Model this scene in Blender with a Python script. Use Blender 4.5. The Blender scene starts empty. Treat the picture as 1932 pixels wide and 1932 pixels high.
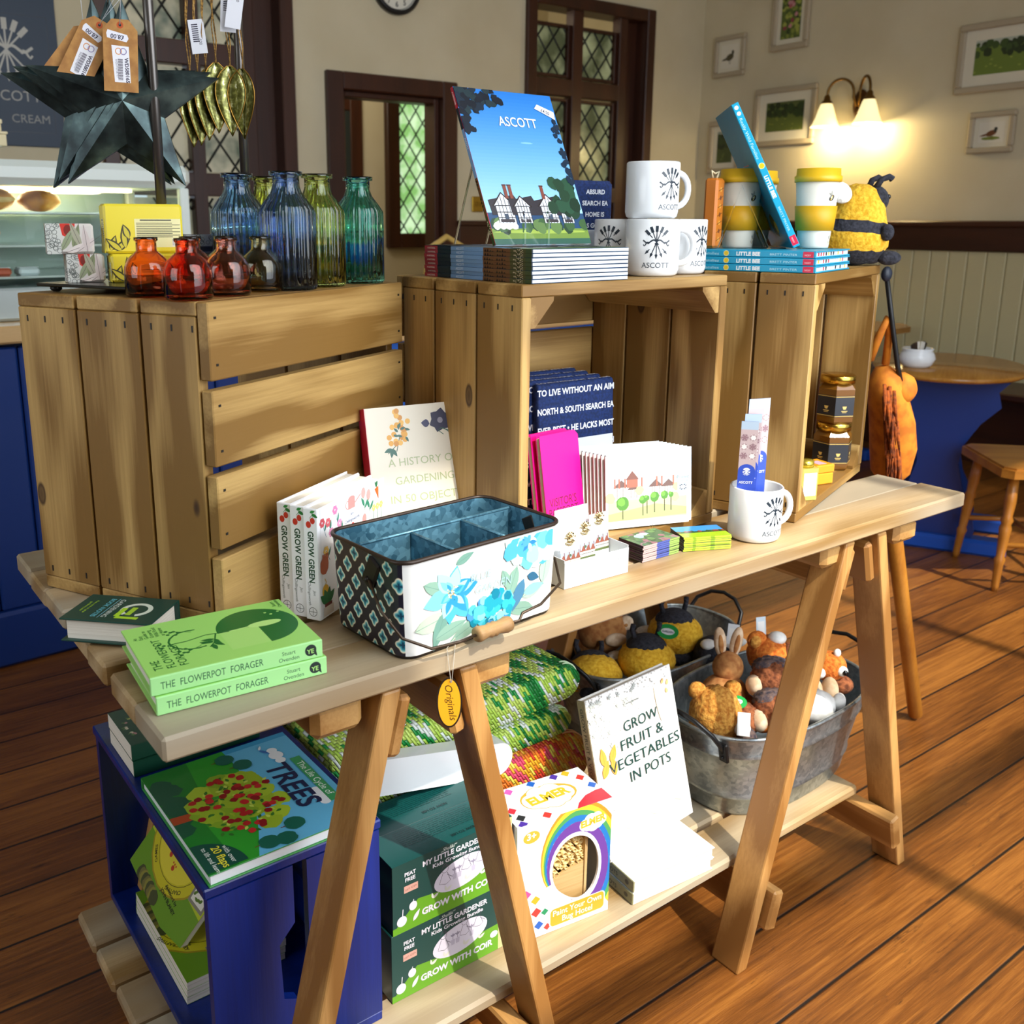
import bpy, math, random
from mathutils import Matrix, Vector

R = math.radians
sc = bpy.context.scene
COL = sc.collection

# ------------------------------------------------------------------ camera
cam_d = bpy.data.cameras.new('camera')
cam = bpy.data.objects.new('camera', cam_d)
COL.objects.link(cam)
CAM = Vector((-0.26018, -0.87026, 1.30))
PITCH, ROLL, YAW = 0.2329, 0.0025, -0.6238
_r = Vector((math.cos(YAW), math.sin(YAW), 0)); _f = Vector((-math.sin(YAW), math.cos(YAW), 0)); _u = Vector((0, 0, 1))
_fw = math.cos(PITCH) * _f - math.sin(PITCH) * _u
_up = math.sin(PITCH) * _f + math.cos(PITCH) * _u
_rt = math.cos(ROLL) * _r + math.sin(ROLL) * _up
_up = -math.sin(ROLL) * _r + math.cos(ROLL) * _up
cam.matrix_world = Matrix(((_rt.x, _up.x, -_fw.x, CAM.x), (_rt.y, _up.y, -_fw.y, CAM.y), (_rt.z, _up.z, -_fw.z, CAM.z), (0, 0, 0, 1)))
cam_d.sensor_width = 36.0
cam_d.lens = 1812.2 * 36.0 / 1932.0
cam_d.shift_x = (966 - 873.9) / 1932.0
cam_d.shift_y = (847.6 - 966) / 1932.0
cam_d.clip_start = 0.02
cam_d.dof.use_dof = True
cam_d.dof.focus_distance = 1.38
cam_d.dof.aperture_fstop = 8.0
sc.camera = cam

# ------------------------------------------------------------------ world, sun, window light, side fill, exposure
W = bpy.data.worlds.new('daylight'); sc.world = W
W.use_nodes = True
_bg = W.node_tree.nodes['Background']
_bg.inputs[0].default_value = (0.78, 0.88, 1.0, 1)
_bg.inputs[1].default_value = 1.0

def sun(direction, energy, angle, color):
    d = bpy.data.lights.new('sun', 'SUN'); d.energy = energy; d.angle = angle; d.color = color
    o = bpy.data.objects.new('sun', d); COL.objects.link(o)
    o.rotation_euler = Vector(direction).to_track_quat('-Z', 'Y').to_euler()
    return o

def area(name, loc, aim, sx, sy, energy, color):
    d = bpy.data.lights.new(name, 'AREA'); d.shape = 'RECTANGLE'; d.size = sx; d.size_y = sy; d.energy = energy; d.color = color
    d.spread = R(130)
    o = bpy.data.objects.new(name, d); COL.objects.link(o)
    o.location = loc; o.rotation_euler = (Vector(aim) - Vector(loc)).to_track_quat('-Z', 'Y').to_euler()
    return o

sun((-0.05, 0.78, -1.0), 4.6, R(0.8), (1.0, 0.93, 0.80))
area('window_daylight', (1.1, -1.57, 1.9), (0.9, 1.2, 0.8), 2.2, 2.6, 58, (0.90, 0.95, 1.0))
area('side_fill', (-2.3, 0.3, 1.8), (1.0, 0.9, 0.9), 1.6, 1.5, 15, (0.86, 0.94, 1.0))  # added fill from the left, where the wall has no window
sc.view_settings.view_transform = 'Standard'
sc.view_settings.look = 'None'
sc.view_settings.gamma = 1.0
sc.view_settings.use_curve_mapping = False
sc.view_settings.exposure = 0.0

# ------------------------------------------------------------------ materials
def lin(h):
    h = h.lstrip('#')
    c = [int(h[i:i + 2], 16) / 255 for i in (0, 2, 4)]
    return tuple((x / 12.92 if x <= .04045 else ((x + .055) / 1.055) ** 2.4) for x in c) + (1.0,)

_mats = {}
def new_mat(name):
    m = bpy.data.materials.new(name); m.use_nodes = True
    nt = m.node_tree
    return m, nt, nt.nodes['Principled BSDF']

def flat(h, rough=.5, metal=0.0, spec=.5, emit=0.0):
    k = (h, rough, metal, spec, emit)
    if k in _mats: return _mats[k]
    m, nt, b = new_mat('colour_' + h.strip('#'))
    b.inputs['Base Color'].default_value = lin(h)
    b.inputs['Roughness'].default_value = rough
    b.inputs['Metallic'].default_value = metal
    b.inputs['Specular IOR Level'].default_value = spec
    if emit:
        b.inputs['Emission Color'].default_value = lin(h); b.inputs['Emission Strength'].default_value = emit
    _mats[k] = m
    return m

def nd(nt, t, **kw):
    n = nt.nodes.new(t)
    for k, v in kw.items(): setattr(n, k, v)
    return n

def ramp(nt, stops):
    n = nt.nodes.new('ShaderNodeValToRGB'); e = n.color_ramp.elements
    while len(e) < len(stops): e.new(0.5)
    for x, (p, c) in zip(e, stops):
        x.position = p; x.color = lin(c) if isinstance(c, str) else (c, c, c, 1)
    return n

def wood(name, light, dark, axis='x', rough=.55, scale=1.0, knots=.5, ring=.6, grey=None, knot_col='#3a2210'):
    """pine with grain along one local axis, growth rings and sparse knots"""
    k = (name, axis)
    if k in _mats: return _mats[k]
    m, nt, b = new_mat(name + '_grain_' + axis)
    L = nt.links.new
    tc = nd(nt, 'ShaderNodeTexCoord'); oi = nd(nt, 'ShaderNodeObjectInfo')
    mul = nd(nt, 'ShaderNodeVectorMath', operation='SCALE'); mul.inputs[0].default_value = (7.3, 5.1, 9.7); L(oi.outputs['Random'], mul.inputs['Scale'])
    add = nd(nt, 'ShaderNodeVectorMath', operation='ADD'); L(tc.outputs['Object'], add.inputs[0]); L(mul.outputs[0], add.inputs[1])
    def mapped(along, across):
        mp = nd(nt, 'ShaderNodeMapping'); s = [across * scale] * 3; s['xyz'.index(axis)] = along * scale
        mp.inputs['Scale'].default_value = s; L(add.outputs[0], mp.inputs['Vector']); return mp
    warp = nd(nt, 'ShaderNodeTexNoise'); warp.inputs['Scale'].default_value = 1; warp.inputs['Detail'].default_value = 2
    L(mapped(2.0, 9).outputs[0], warp.inputs['Vector'])
    wv = nd(nt, 'ShaderNodeMath', operation='MULTIPLY_ADD'); L(warp.outputs['Fac'], wv.inputs[0]); wv.inputs[1].default_value = 14.0
    sep = nd(nt, 'ShaderNodeSeparateXYZ'); L(mapped(1.2, 46).outputs[0], sep.inputs[0])
    ax = [i for i in 'XYZ' if i.lower() != axis]
    su = nd(nt, 'ShaderNodeMath', operation='ADD'); L(sep.outputs[ax[0]], su.inputs[0]); L(sep.outputs[ax[1]], su.inputs[1])
    L(su.outputs[0], wv.inputs[2])
    sn = nd(nt, 'ShaderNodeMath', operation='SINE'); L(wv.outputs[0], sn.inputs[0])
    r0 = nd(nt, 'ShaderNodeMapRange'); L(sn.outputs[0], r0.inputs[0]); r0.inputs[1].default_value = -1; r0.inputs[2].default_value = 1
    fib = nd(nt, 'ShaderNodeTexNoise'); fib.inputs['Scale'].default_value = 1; fib.inputs['Detail'].default_value = 4; fib.inputs['Roughness'].default_value = .65
    L(mapped(6, 210).outputs[0], fib.inputs['Vector'])
    big = nd(nt, 'ShaderNodeTexNoise'); big.inputs['Scale'].default_value = 1; big.inputs['Detail'].default_value = 2
    L(mapped(1.6, 7).outputs[0], big.inputs['Vector'])
    m1 = nd(nt, 'ShaderNodeMath', operation='MULTIPLY'); L(r0.outputs[0], m1.inputs[0]); m1.inputs[1].default_value = .62 * ring
    m2 = nd(nt, 'ShaderNodeMath', operation='MULTIPLY_ADD'); L(fib.outputs['Fac'], m2.inputs[0]); m2.inputs[1].default_value = .55; L(m1.outputs[0], m2.inputs[2])
    m3 = nd(nt, 'ShaderNodeMath', operation='MULTIPLY_ADD'); L(big.outputs['Fac'], m3.inputs[0]); m3.inputs[1].default_value = .5; L(m2.outputs[0], m3.inputs[2])
    cr = ramp(nt, [(.30, light), (.95, dark)]); L(m3.outputs[0], cr.inputs[0])
    col = cr.outputs[0]
    if grey:
        gm = nd(nt, 'ShaderNodeMix', data_type='RGBA'); gr = ramp(nt, [(.38, 0.0), (.62, .85)]); L(big.outputs['Fac'], gr.inputs[0])
        L(gr.outputs[0], gm.inputs['Factor']); L(col, gm.inputs['A']); gm.inputs['B'].default_value = lin(grey); col = gm.outputs['Result']
    if knots:
        vo = nd(nt, 'ShaderNodeTexVoronoi'); vo.inputs['Scale'].default_value = 1; vo.inputs['Randomness'].default_value = 1
        L(mapped(3.6, 7.5).outputs[0], vo.inputs['Vector'])
        kr = ramp(nt, [(.0, 1.0), (.075 * knots, .75), (.10 * knots, .95), (.125 * knots, 0.0)]); L(vo.outputs['Distance'], kr.inputs[0])
        km = nd(nt, 'ShaderNodeMix', data_type='RGBA'); L(kr.outputs[0], km.inputs['Factor']); L(col, km.inputs['A']); km.inputs['B'].default_value = lin(knot_col); col = km.outputs['Result']
    L(col, b.inputs['Base Color'])
    b.inputs['Roughness'].default_value = rough
    bp = nd(nt, 'ShaderNodeBump'); bp.inputs['Strength'].default_value = .18; bp.inputs['Distance'].default_value = .002
    L(m2.outputs[0], bp.inputs['Height']); L(bp.outputs[0], b.inputs['Normal'])
    _mats[k] = m
    return m

def speckle(name, c0, c1, scale=60, rough=.5, metal=0.0, bump=0.0, lo=.4, hi=.6, detail=3, c2=None):
    if name in _mats: return _mats[name]
    m, nt, b = new_mat(name); L = nt.links.new
    tc = nd(nt, 'ShaderNodeTexCoord'); n = nd(nt, 'ShaderNodeTexNoise'); n.inputs['Scale'].default_value = scale; n.inputs['Detail'].default_value = detail
    L(tc.outputs['Object'], n.inputs['Vector'])
    st = [(lo, c0), (hi, c1)] + ([(min(.99, hi + .1), c2)] if c2 else [])
    r = ramp(nt, st); L(n.outputs['Fac'], r.inputs[0]); L(r.outputs[0], b.inputs['Base Color'])
    b.inputs['Roughness'].default_value = rough; b.inputs['Metallic'].default_value = metal
    if bump:
        bp = nd(nt, 'ShaderNodeBump'); bp.inputs['Strength'].default_value = bump; bp.inputs['Distance'].default_value = .004
        L(n.outputs['Fac'], bp.inputs['Height']); L(bp.outputs[0], b.inputs['Normal'])
    _mats[name] = m
    return m

def galvanised(name='galvanised_steel', c0='#6f7b80', c1='#a9b3b6', rough=.38, metal=.85, scale=70):
    if name in _mats: return _mats[name]
    m, nt, b = new_mat(name); L = nt.links.new
    tc = nd(nt, 'ShaderNodeTexCoord'); v = nd(nt, 'ShaderNodeTexVoronoi'); v.inputs['Scale'].default_value = scale
    L(tc.outputs['Object'], v.inputs['Vector'])
    n = nd(nt, 'ShaderNodeTexNoise'); n.inputs['Scale'].default_value = 9; L(tc.outputs['Object'], n.inputs['Vector'])
    sp = nd(nt, 'ShaderNodeSeparateColor'); L(v.outputs['Color'], sp.inputs[0])
    mx = nd(nt, 'ShaderNodeMath', operation='MULTIPLY_ADD'); L(sp.outputs[0], mx.inputs[0]); mx.inputs[1].default_value = .45; L(n.outputs['Fac'], mx.inputs[2])
    r = ramp(nt, [(.35, c0), (.95, c1)]); L(mx.outputs[0], r.inputs[0]); L(r.outputs[0], b.inputs['Base Color'])
    b.inputs['Roughness'].default_value = rough; b.inputs['Metallic'].default_value = metal
    _mats[name] = m
    return m

def glass(name, h, rough=.03, dens=60.0, thin=False):
    if name in _mats: return _mats[name]
    m, nt, b = new_mat(name)
    b.inputs['Base Color'].default_value = lin(h)
    b.inputs['Roughness'].default_value = rough
    b.inputs['IOR'].default_value = 1.45
    b.inputs['Transmission Weight'].default_value = 1.0
    if thin: b.inputs['IOR'].default_value = 1.12
    _mats[name] = m
    return m

# ------------------------------------------------------------------ mesh builder
class MB:
    def __init__(s, T=None):
        s.v = []; s.f = []; s.mi = []; s.sm = []; s.mats = []; s.T = T or Matrix.Identity(4)
    def mid(s, m):
        if m is None: return 0
        if m not in s.mats: s.mats.append(m)
        return s.mats.index(m)
    def add(s, vs, fs, m=None, smooth=False, T=None):
        M = s.T @ T if T is not None else s.T
        o = len(s.v); k = s.mid(m)
        s.v += [tuple(M @ Vector(p)) for p in vs]
        s.f += [[i + o for i in f] for f in fs]
        s.mi += [k] * len(fs); s.sm += [smooth] * len(fs)
        return s
    def box(s, x0, x1, y0, y1, z0, z1, b=0.0, m=None, T=None):
        if x0 > x1: x0, x1 = x1, x0
        if y0 > y1: y0, y1 = y1, y0
        if z0 > z1: z0, z1 = z1, z0
        if b <= 0:
            vs = [(x, y, z) for z in (z0, z1) for y in (y0, y1) for x in (x0, x1)]
            fs = [(0, 2, 3, 1), (4, 5, 7, 6), (0, 1, 5, 4), (2, 6, 7, 3), (0, 4, 6, 2), (1, 3, 7, 5)]
            return s.add(vs, fs, m, False, T)
        b = min(b, (x1 - x0) * .45, (y1 - y0) * .45, (z1 - z0) * .45)
        X, Y, Z = (x0, x1), (y0, y1), (z0, z1); vs = []; ix = {}
        for i in (0, 1):
            for j in (0, 1):
                for k in (0, 1):
                    dx, dy, dz = (b if i == 0 else -b), (b if j == 0 else -b), (b if k == 0 else -b)
                    ix[i, j, k, 'x'] = len(vs); vs.append((X[i], Y[j] + dy, Z[k] + dz))
                    ix[i, j, k, 'y'] = len(vs); vs.append((X[i] + dx, Y[j], Z[k] + dz))
                    ix[i, j, k, 'z'] = len(vs); vs.append((X[i] + dx, Y[j] + dy, Z[k]))
        fs = []
        for i in (0, 1):
            q = [ix[i, 0, 0, 'x'], ix[i, 1, 0, 'x'], ix[i, 1, 1, 'x'], ix[i, 0, 1, 'x']]; fs.append(q if i else q[::-1])
            q = [ix[0, i, 0, 'y'], ix[0, i, 1, 'y'], ix[1, i, 1, 'y'], ix[1, i, 0, 'y']]; fs.append(q if i else q[::-1])
            q = [ix[0, 0, i, 'z'], ix[1, 0, i, 'z'], ix[1, 1, i, 'z'], ix[0, 1, i, 'z']]; fs.append(q if i else q[::-1])
        for i in (0, 1):
            for j in (0, 1):
                q = [ix[i, j, 0, 'x'], ix[i, j, 0, 'y'], ix[i, j, 1, 'y'], ix[i, j, 1, 'x']]; fs.append(q[::-1] if (i + j) % 2 == 0 else q)
                q = [ix[i, 0, j, 'x'], ix[i, 0, j, 'z'], ix[i, 1, j, 'z'], ix[i, 1, j, 'x']]; fs.append(q if (i + j) % 2 == 0 else q[::-1])
                q = [ix[0, i, j, 'y'], ix[0, i, j, 'z'], ix[1, i, j, 'z'], ix[1, i, j, 'y']]; fs.append(q[::-1] if (i + j) % 2 == 0 else q)
                for k in (0, 1):
                    q = [ix[i, j, k, 'x'], ix[i, j, k, 'y'], ix[i, j, k, 'z']]; fs.append(q if (i + j + k) % 2 else q[::-1])
        return s.add(vs, fs, m, False, T)
    def prism(s, poly, z0, z1, m=None, T=None, smooth=False):
        n = len(poly); vs = [(x, y, z0) for x, y in poly] + [(x, y, z1) for x, y in poly]
        s.add(vs, [list(range(n))[::-1], list(range(n, 2 * n))], m, False, T)
        return s.add(vs, [(i, (i + 1) % n, (i + 1) % n + n, i + n) for i in range(n)], m, smooth, T)
    def lathe(s, prof, n=32, m=None, T=None, smooth=True, sx=1.0, sy=1.0, close=True, flute=0, fl=None):
        vs = []; fs = []
        for k, (r, z) in enumerate(prof):
            for i in range(n):
                a = 2 * math.pi * i / n
                q = r
                if flute and fl and fl[k]: q = r * (1 + fl[k] * math.cos(flute * a))
                vs.append((q * math.cos(a) * sx, q * math.sin(a) * sy, z))
        for k in range(len(prof) - 1):
            for i in range(n):
                j = (i + 1) % n
                fs.append((k * n + i, k * n + j, (k + 1) * n + j, (k + 1) * n + i))
        if close:
            if prof[0][0] > 1e-6: fs.append(list(range(n))[::-1])
            if prof[-1][0] > 1e-6: fs.append([(len(prof) - 1) * n + i for i in range(n)])
        return s.add(vs, fs, m, smooth, T)
    def tube(s, pts, r, n=8, m=None, T=None, closed=False, caps=True):
        pts = [Vector(p) for p in pts]; N = len(pts)
        rs = r if isinstance(r, (list, tuple)) else [r] * N
        vs = []; fs = []; ref = None
        for i, p in enumerate(pts):
            a = pts[(i - 1) % N] if (closed or i) else pts[0]; b = pts[(i + 1) % N] if (closed or i < N - 1) else pts[-1]
            t = (b - a).normalized() if (b - a).length > 1e-9 else Vector((0, 0, 1))
            if ref is None: ref = t.orthogonal().normalized()
            ref = (ref - t * ref.dot(t))
            ref = ref.normalized() if ref.length > 1e-6 else t.orthogonal().normalized()
            q = t.cross(ref)
            for k in range(n):
                g = 2 * math.pi * k / n
                vs.append(tuple(p + rs[i] * (math.cos(g) * ref + math.sin(g) * q)))
        for i in range(N if closed else N - 1):
            j = (i + 1) % N
            for k in range(n):
                l = (k + 1) % n
                fs.append((i * n + k, i * n + l, j * n + l, j * n + k))
        if caps and not closed:
            fs.append(list(range(n))[::-1]); fs.append([(N - 1) * n + k for k in range(n)])
        return s.add(vs, fs, m, True, T)
    def ball(s, c, r, n=20, h=12, m=None, T=None, rag=0.0, seed=1):
        if not isinstance(r, (tuple, list)): r = (r, r, r)
        rnd = random.Random(seed); vs = [(c[0], c[1], c[2] - r[2])]; fs = []
        for k in range(1, h):
            t = math.pi * k / h
            for i in range(n):
                a = 2 * math.pi * i / n; q = 1 + rag * (rnd.random() - .5)
                vs.append((c[0] + q * r[0] * math.sin(t) * math.cos(a), c[1] + q * r[1] * math.sin(t) * math.sin(a), c[2] - q * r[2] * math.cos(t)))
        vs.append((c[0], c[1], c[2] + r[2])); e = len(vs) - 1
        for i in range(n):
            j = (i + 1) % n
            fs.append((0, 1 + j, 1 + i)); fs.append((e, e - n + i, e - n + j))
            for k in range(h - 2):
                o = 1 + k * n
                fs.append((o + i, o + j, o + n + j, o + n + i))
        return s.add(vs, fs, m, True, T)
    def build(s, name, m=None, parent=None, loc=None):
        me = bpy.data.meshes.new(name)
        me.from_pydata(s.v, [], s.f)
        ms = s.mats if s.mats else []
        if m is not None and not ms: ms = [m]
        for x in ms: me.materials.append(x)
        if s.mats: me.polygons.foreach_set('material_index', s.mi)
        me.polygons.foreach_set('use_smooth', s.sm)
        me.update(); me.validate()
        o = bpy.data.objects.new(name, me); COL.objects.link(o)
        if parent is not None: o.parent = parent
        if loc is not None: o.location = loc
        return o

def tag(o, label=None, cat=None, group=None, kind=None):
    if label: o['label'] = label
    if cat: o['category'] = cat
    if group: o['group'] = group
    if kind: o['kind'] = kind
    return o

def thing(name, label, cat, loc=(0, 0, 0), rz=0.0, group=None, rot=None):
    o = bpy.data.objects.new(name, None); COL.objects.link(o)
    o.empty_display_size = .05
    o.location = loc; o.rotation_euler = rot if rot is not None else (0, 0, rz)
    return tag(o, label, cat, group)

def dup(o, parent=None):
    c = o.copy(); COL.objects.link(c)
    if parent is not None: c.parent = parent
    for ch in list(o.children): dup(ch, c)
    return c

def struct(o): return tag(o, kind='structure')

def axes(origin, ex, ey):
    ex = Vector(ex).normalized(); ey = Vector(ey); ey = (ey - ex * ey.dot(ex)).normalized(); ez = ex.cross(ey)
    return Matrix(((ex.x, ey.x, ez.x, origin[0]), (ex.y, ey.y, ez.y, origin[1]), (ex.z, ey.z, ez.z, origin[2]), (0, 0, 0, 1)))

# ------------------------------------------------------------------ flat printing
_font_cache = {}
def text_tris(txt, bold):
    k = (txt, bold)
    if k not in _font_cache:
        cu = bpy.data.curves.new('lettering', 'FONT'); cu.body = txt; cu.size = 1.0; cu.resolution_u = 3; cu.offset = bold
        o = bpy.data.objects.new('lettering', cu)
        me = bpy.data.meshes.new_from_object(o)
        vs = [tuple(v.co) for v in me.vertices]; fs = [list(p.vertices) for p in me.polygons]
        bpy.data.objects.remove(o); bpy.data.curves.remove(cu); bpy.data.meshes.remove(me)
        _font_cache[k] = (vs, fs)
    return _font_cache[k]

def clip_poly(p, x0, y0, x1, y1):
    for ax, lim, sg in ((0, x0, 1), (0, x1, -1), (1, y0, 1), (1, y1, -1)):
        out = []
        for i in range(len(p)):
            a, b = p[i - 1], p[i]
            ia, ib = sg * (a[ax] - lim) >= 0, sg * (b[ax] - lim) >= 0
            if ia != ib:
                t = (lim - a[ax]) / (b[ax] - a[ax]); out.append((a[0] + t * (b[0] - a[0]), a[1] + t * (b[1] - a[1])))
            if ib: out.append(b)
        p = out
        if len(p) < 3: return []
    return p

class Sheet:
    """ink laid on a surface: u to the right, v up, in metres; each layer a hair above the last"""
    def __init__(s, w, h, T=None, rough=.45, wrap=None, eps=.00004):
        s.w, s.h, s.mb, s.rough, s.wrap, s.k, s.eps, s.T = w, h, MB(), rough, wrap, 1, eps, T
    def _put(s, pts, faces, c, clip=True):
        z = s.k * s.eps
        if s.wrap: vs = [s.wrap(u, v, z) for u, v in pts]
        else: vs = [(u, v, z) for u, v in pts]
        s.mb.add(vs, faces, c if not isinstance(c, str) else flat(c, s.rough), False, s.T)
    def up(s): s.k += 1; return s
    def poly(s, pts, c, clip=True):
        if clip: pts = clip_poly(list(pts), 0, 0, s.w, s.h)
        if len(pts) < 3: return s
        a = sum(pts[i - 1][0] * pts[i][1] - pts[i][0] * pts[i - 1][1] for i in range(len(pts)))
        if a < 0: pts = pts[::-1]
        s.k += .12
        s._put(pts, [list(range(len(pts)))], c)
        return s
    def rect(s, x0, y0, x1, y1, c): return s.poly([(x0, y0), (x1, y0), (x1, y1), (x0, y1)], c)
    def disc(s, u, v, r, c, rv=None, rot=0.0, n=20, a0=0, a1=360):
        rv = rv or r; cr, sr = math.cos(rot), math.sin(rot); P = []
        full = abs(a1 - a0) >= 360
        for i in range(n if full else n + 1):
            a = R(a0 + (a1 - a0) * i / n); x, y = r * math.cos(a), rv * math.sin(a)
            P.append((u + x * cr - y * sr, v + x * sr + y * cr))
        if not full: P.append((u, v))
        return s.poly(P, c)
    def ring(s, u, v, r, w, c, n=28, rv=None, a0=0, a1=360):
        rv = rv or r; s.k += .12; P = []
        for i in range(n + 1):
            a = R(a0 + (a1 - a0) * i / n)
            P += [(u + r * math.cos(a), v + rv * math.sin(a)), (u + (r - w) * math.cos(a), v + (rv - w) * math.sin(a))]
        s._put(P, [(2 * i, 2 * i + 2, 2 * i + 3, 2 * i + 1) for i in range(n)], c)
        return s
    def line(s, pts, w, c):
        ws = w if isinstance(w, (list, tuple)) else [w] * len(pts); P = []; s.k += .12
        for i, p in enumerate(pts):
            a = pts[max(0, i - 1)]; b = pts[min(len(pts) - 1, i + 1)]
            dx, dy = b[0] - a[0], b[1] - a[1]; l = math.hypot(dx, dy) or 1; nx, ny = -dy / l, dx / l
            P += [(p[0] + nx * ws[i] / 2, p[1] + ny * ws[i] / 2), (p[0] - nx * ws[i] / 2, p[1] - ny * ws[i] / 2)]
        s._put(P, [(2 * i, 2 * i + 1, 2 * i + 3, 2 * i + 2) for i in range(len(pts) - 1)], c)
        return s
    def leaf(s, u, v, L, w, ang, c, n=7):
        P = []; ca, sa = math.cos(ang), math.sin(ang)
        for sg in (1, -1):
            for i in (range(n) if sg > 0 else range(n)[::-1]):
                t = i / (n - 1); x = L * t; y = sg * w * math.sin(math.pi * t ** .8) / 2
                P.append((u + x * ca - y * sa, v + x * sa + y * ca))
        Q = []
        for p in P:
            if not Q or math.hypot(p[0] - Q[-1][0], p[1] - Q[-1][1]) > 1e-7: Q.append(p)
        if math.hypot(Q[0][0] - Q[-1][0], Q[0][1] - Q[-1][1]) < 1e-7: Q.pop()
        return s.poly(Q, c)
    def blob(s, u, v, r, c, seed=0, n=14, rag=.3, rv=None):
        rnd = random.Random(seed); rv = rv or r
        return s.poly([(u + r * (1 - rag / 2 + rag * rnd.random()) * math.cos(2 * math.pi * i / n), v + rv * (1 - rag / 2 + rag * rnd.random()) * math.sin(2 * math.pi * i / n)) for i in range(n)], c)
    def text(s, u, v, txt, size, c, align='c', rot=0.0, sx=1.0, bold=0.0, shear=0.0, curve=None, width=None):
        vs, fs = text_tris(txt, bold)
        if not vs: return s
        xs = [p[0] for p in vs]; x0, x1 = min(xs), max(xs)
        if width: sx = width / ((x1 - x0) * size)
        off = {'l': x0, 'c': (x0 + x1) / 2, 'r': x1}[align]
        cr, sr = math.cos(rot), math.sin(rot); P = []
        for p in vs:
            x, y = (p[0] - off) * size * sx, p[1] * size
            x += shear * y
            if curve:
                cv, r, a0 = curve
                a = a0 - x / r * cv; rr = r + y * cv
                P.append((u + rr * math.cos(a), v + rr * math.sin(a))); continue
            P.append((u + x * cr - y * sr, v + x * sr + y * cr))
        s.k += .25
        s._put(P, fs, c)
        return s
    def build(s, name, parent=None): return s.mb.build(name, None, parent)

def emblem(S, u, v, r, c, w=None):
    """fan of feathered arrows over a fan of points, tied by a ribbon"""
    w = w or r * .055
    for a in (90, 68, 112, 46, 134):
        ca, sa = math.cos(R(a)), math.sin(R(a))
        S.line([(u, v), (u + ca * r * .62, v + sa * r * .62)], w, c)
        S.line([(u + ca * r * .60, v + sa * r * .60), (u + ca * r * .95, v + sa * r * .95)], w * 3.0, c)
        S.line([(u, v), (u + ca * r * .70, v - sa * r * .70)], w, c)
        S.poly([(u + ca * r * .98, v - sa * r * .98), (u + ca * r * .74 - sa * r * .085, v - sa * r * .74 - ca * r * .085), (u + ca * r * .66, v - sa * r * .66), (u + ca * r * .74 + sa * r * .085, v - sa * r * .74 + ca * r * .085)], c, clip=False)
    for sg in (1, -1):
        S.line([(u + sg * r * t, v + r * (.04 + .09 * math.sin(t * 9))) for t in [i * .08 for i in range(1, 11)]], w * 1.6, c)
        S.line([(u + sg * r * (.45 + .33 * t), v + r * (-.10 + .12 * math.sin(t * 6))) for t in [i * .2 for i in range(6)]], w * 1.2, c)
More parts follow.
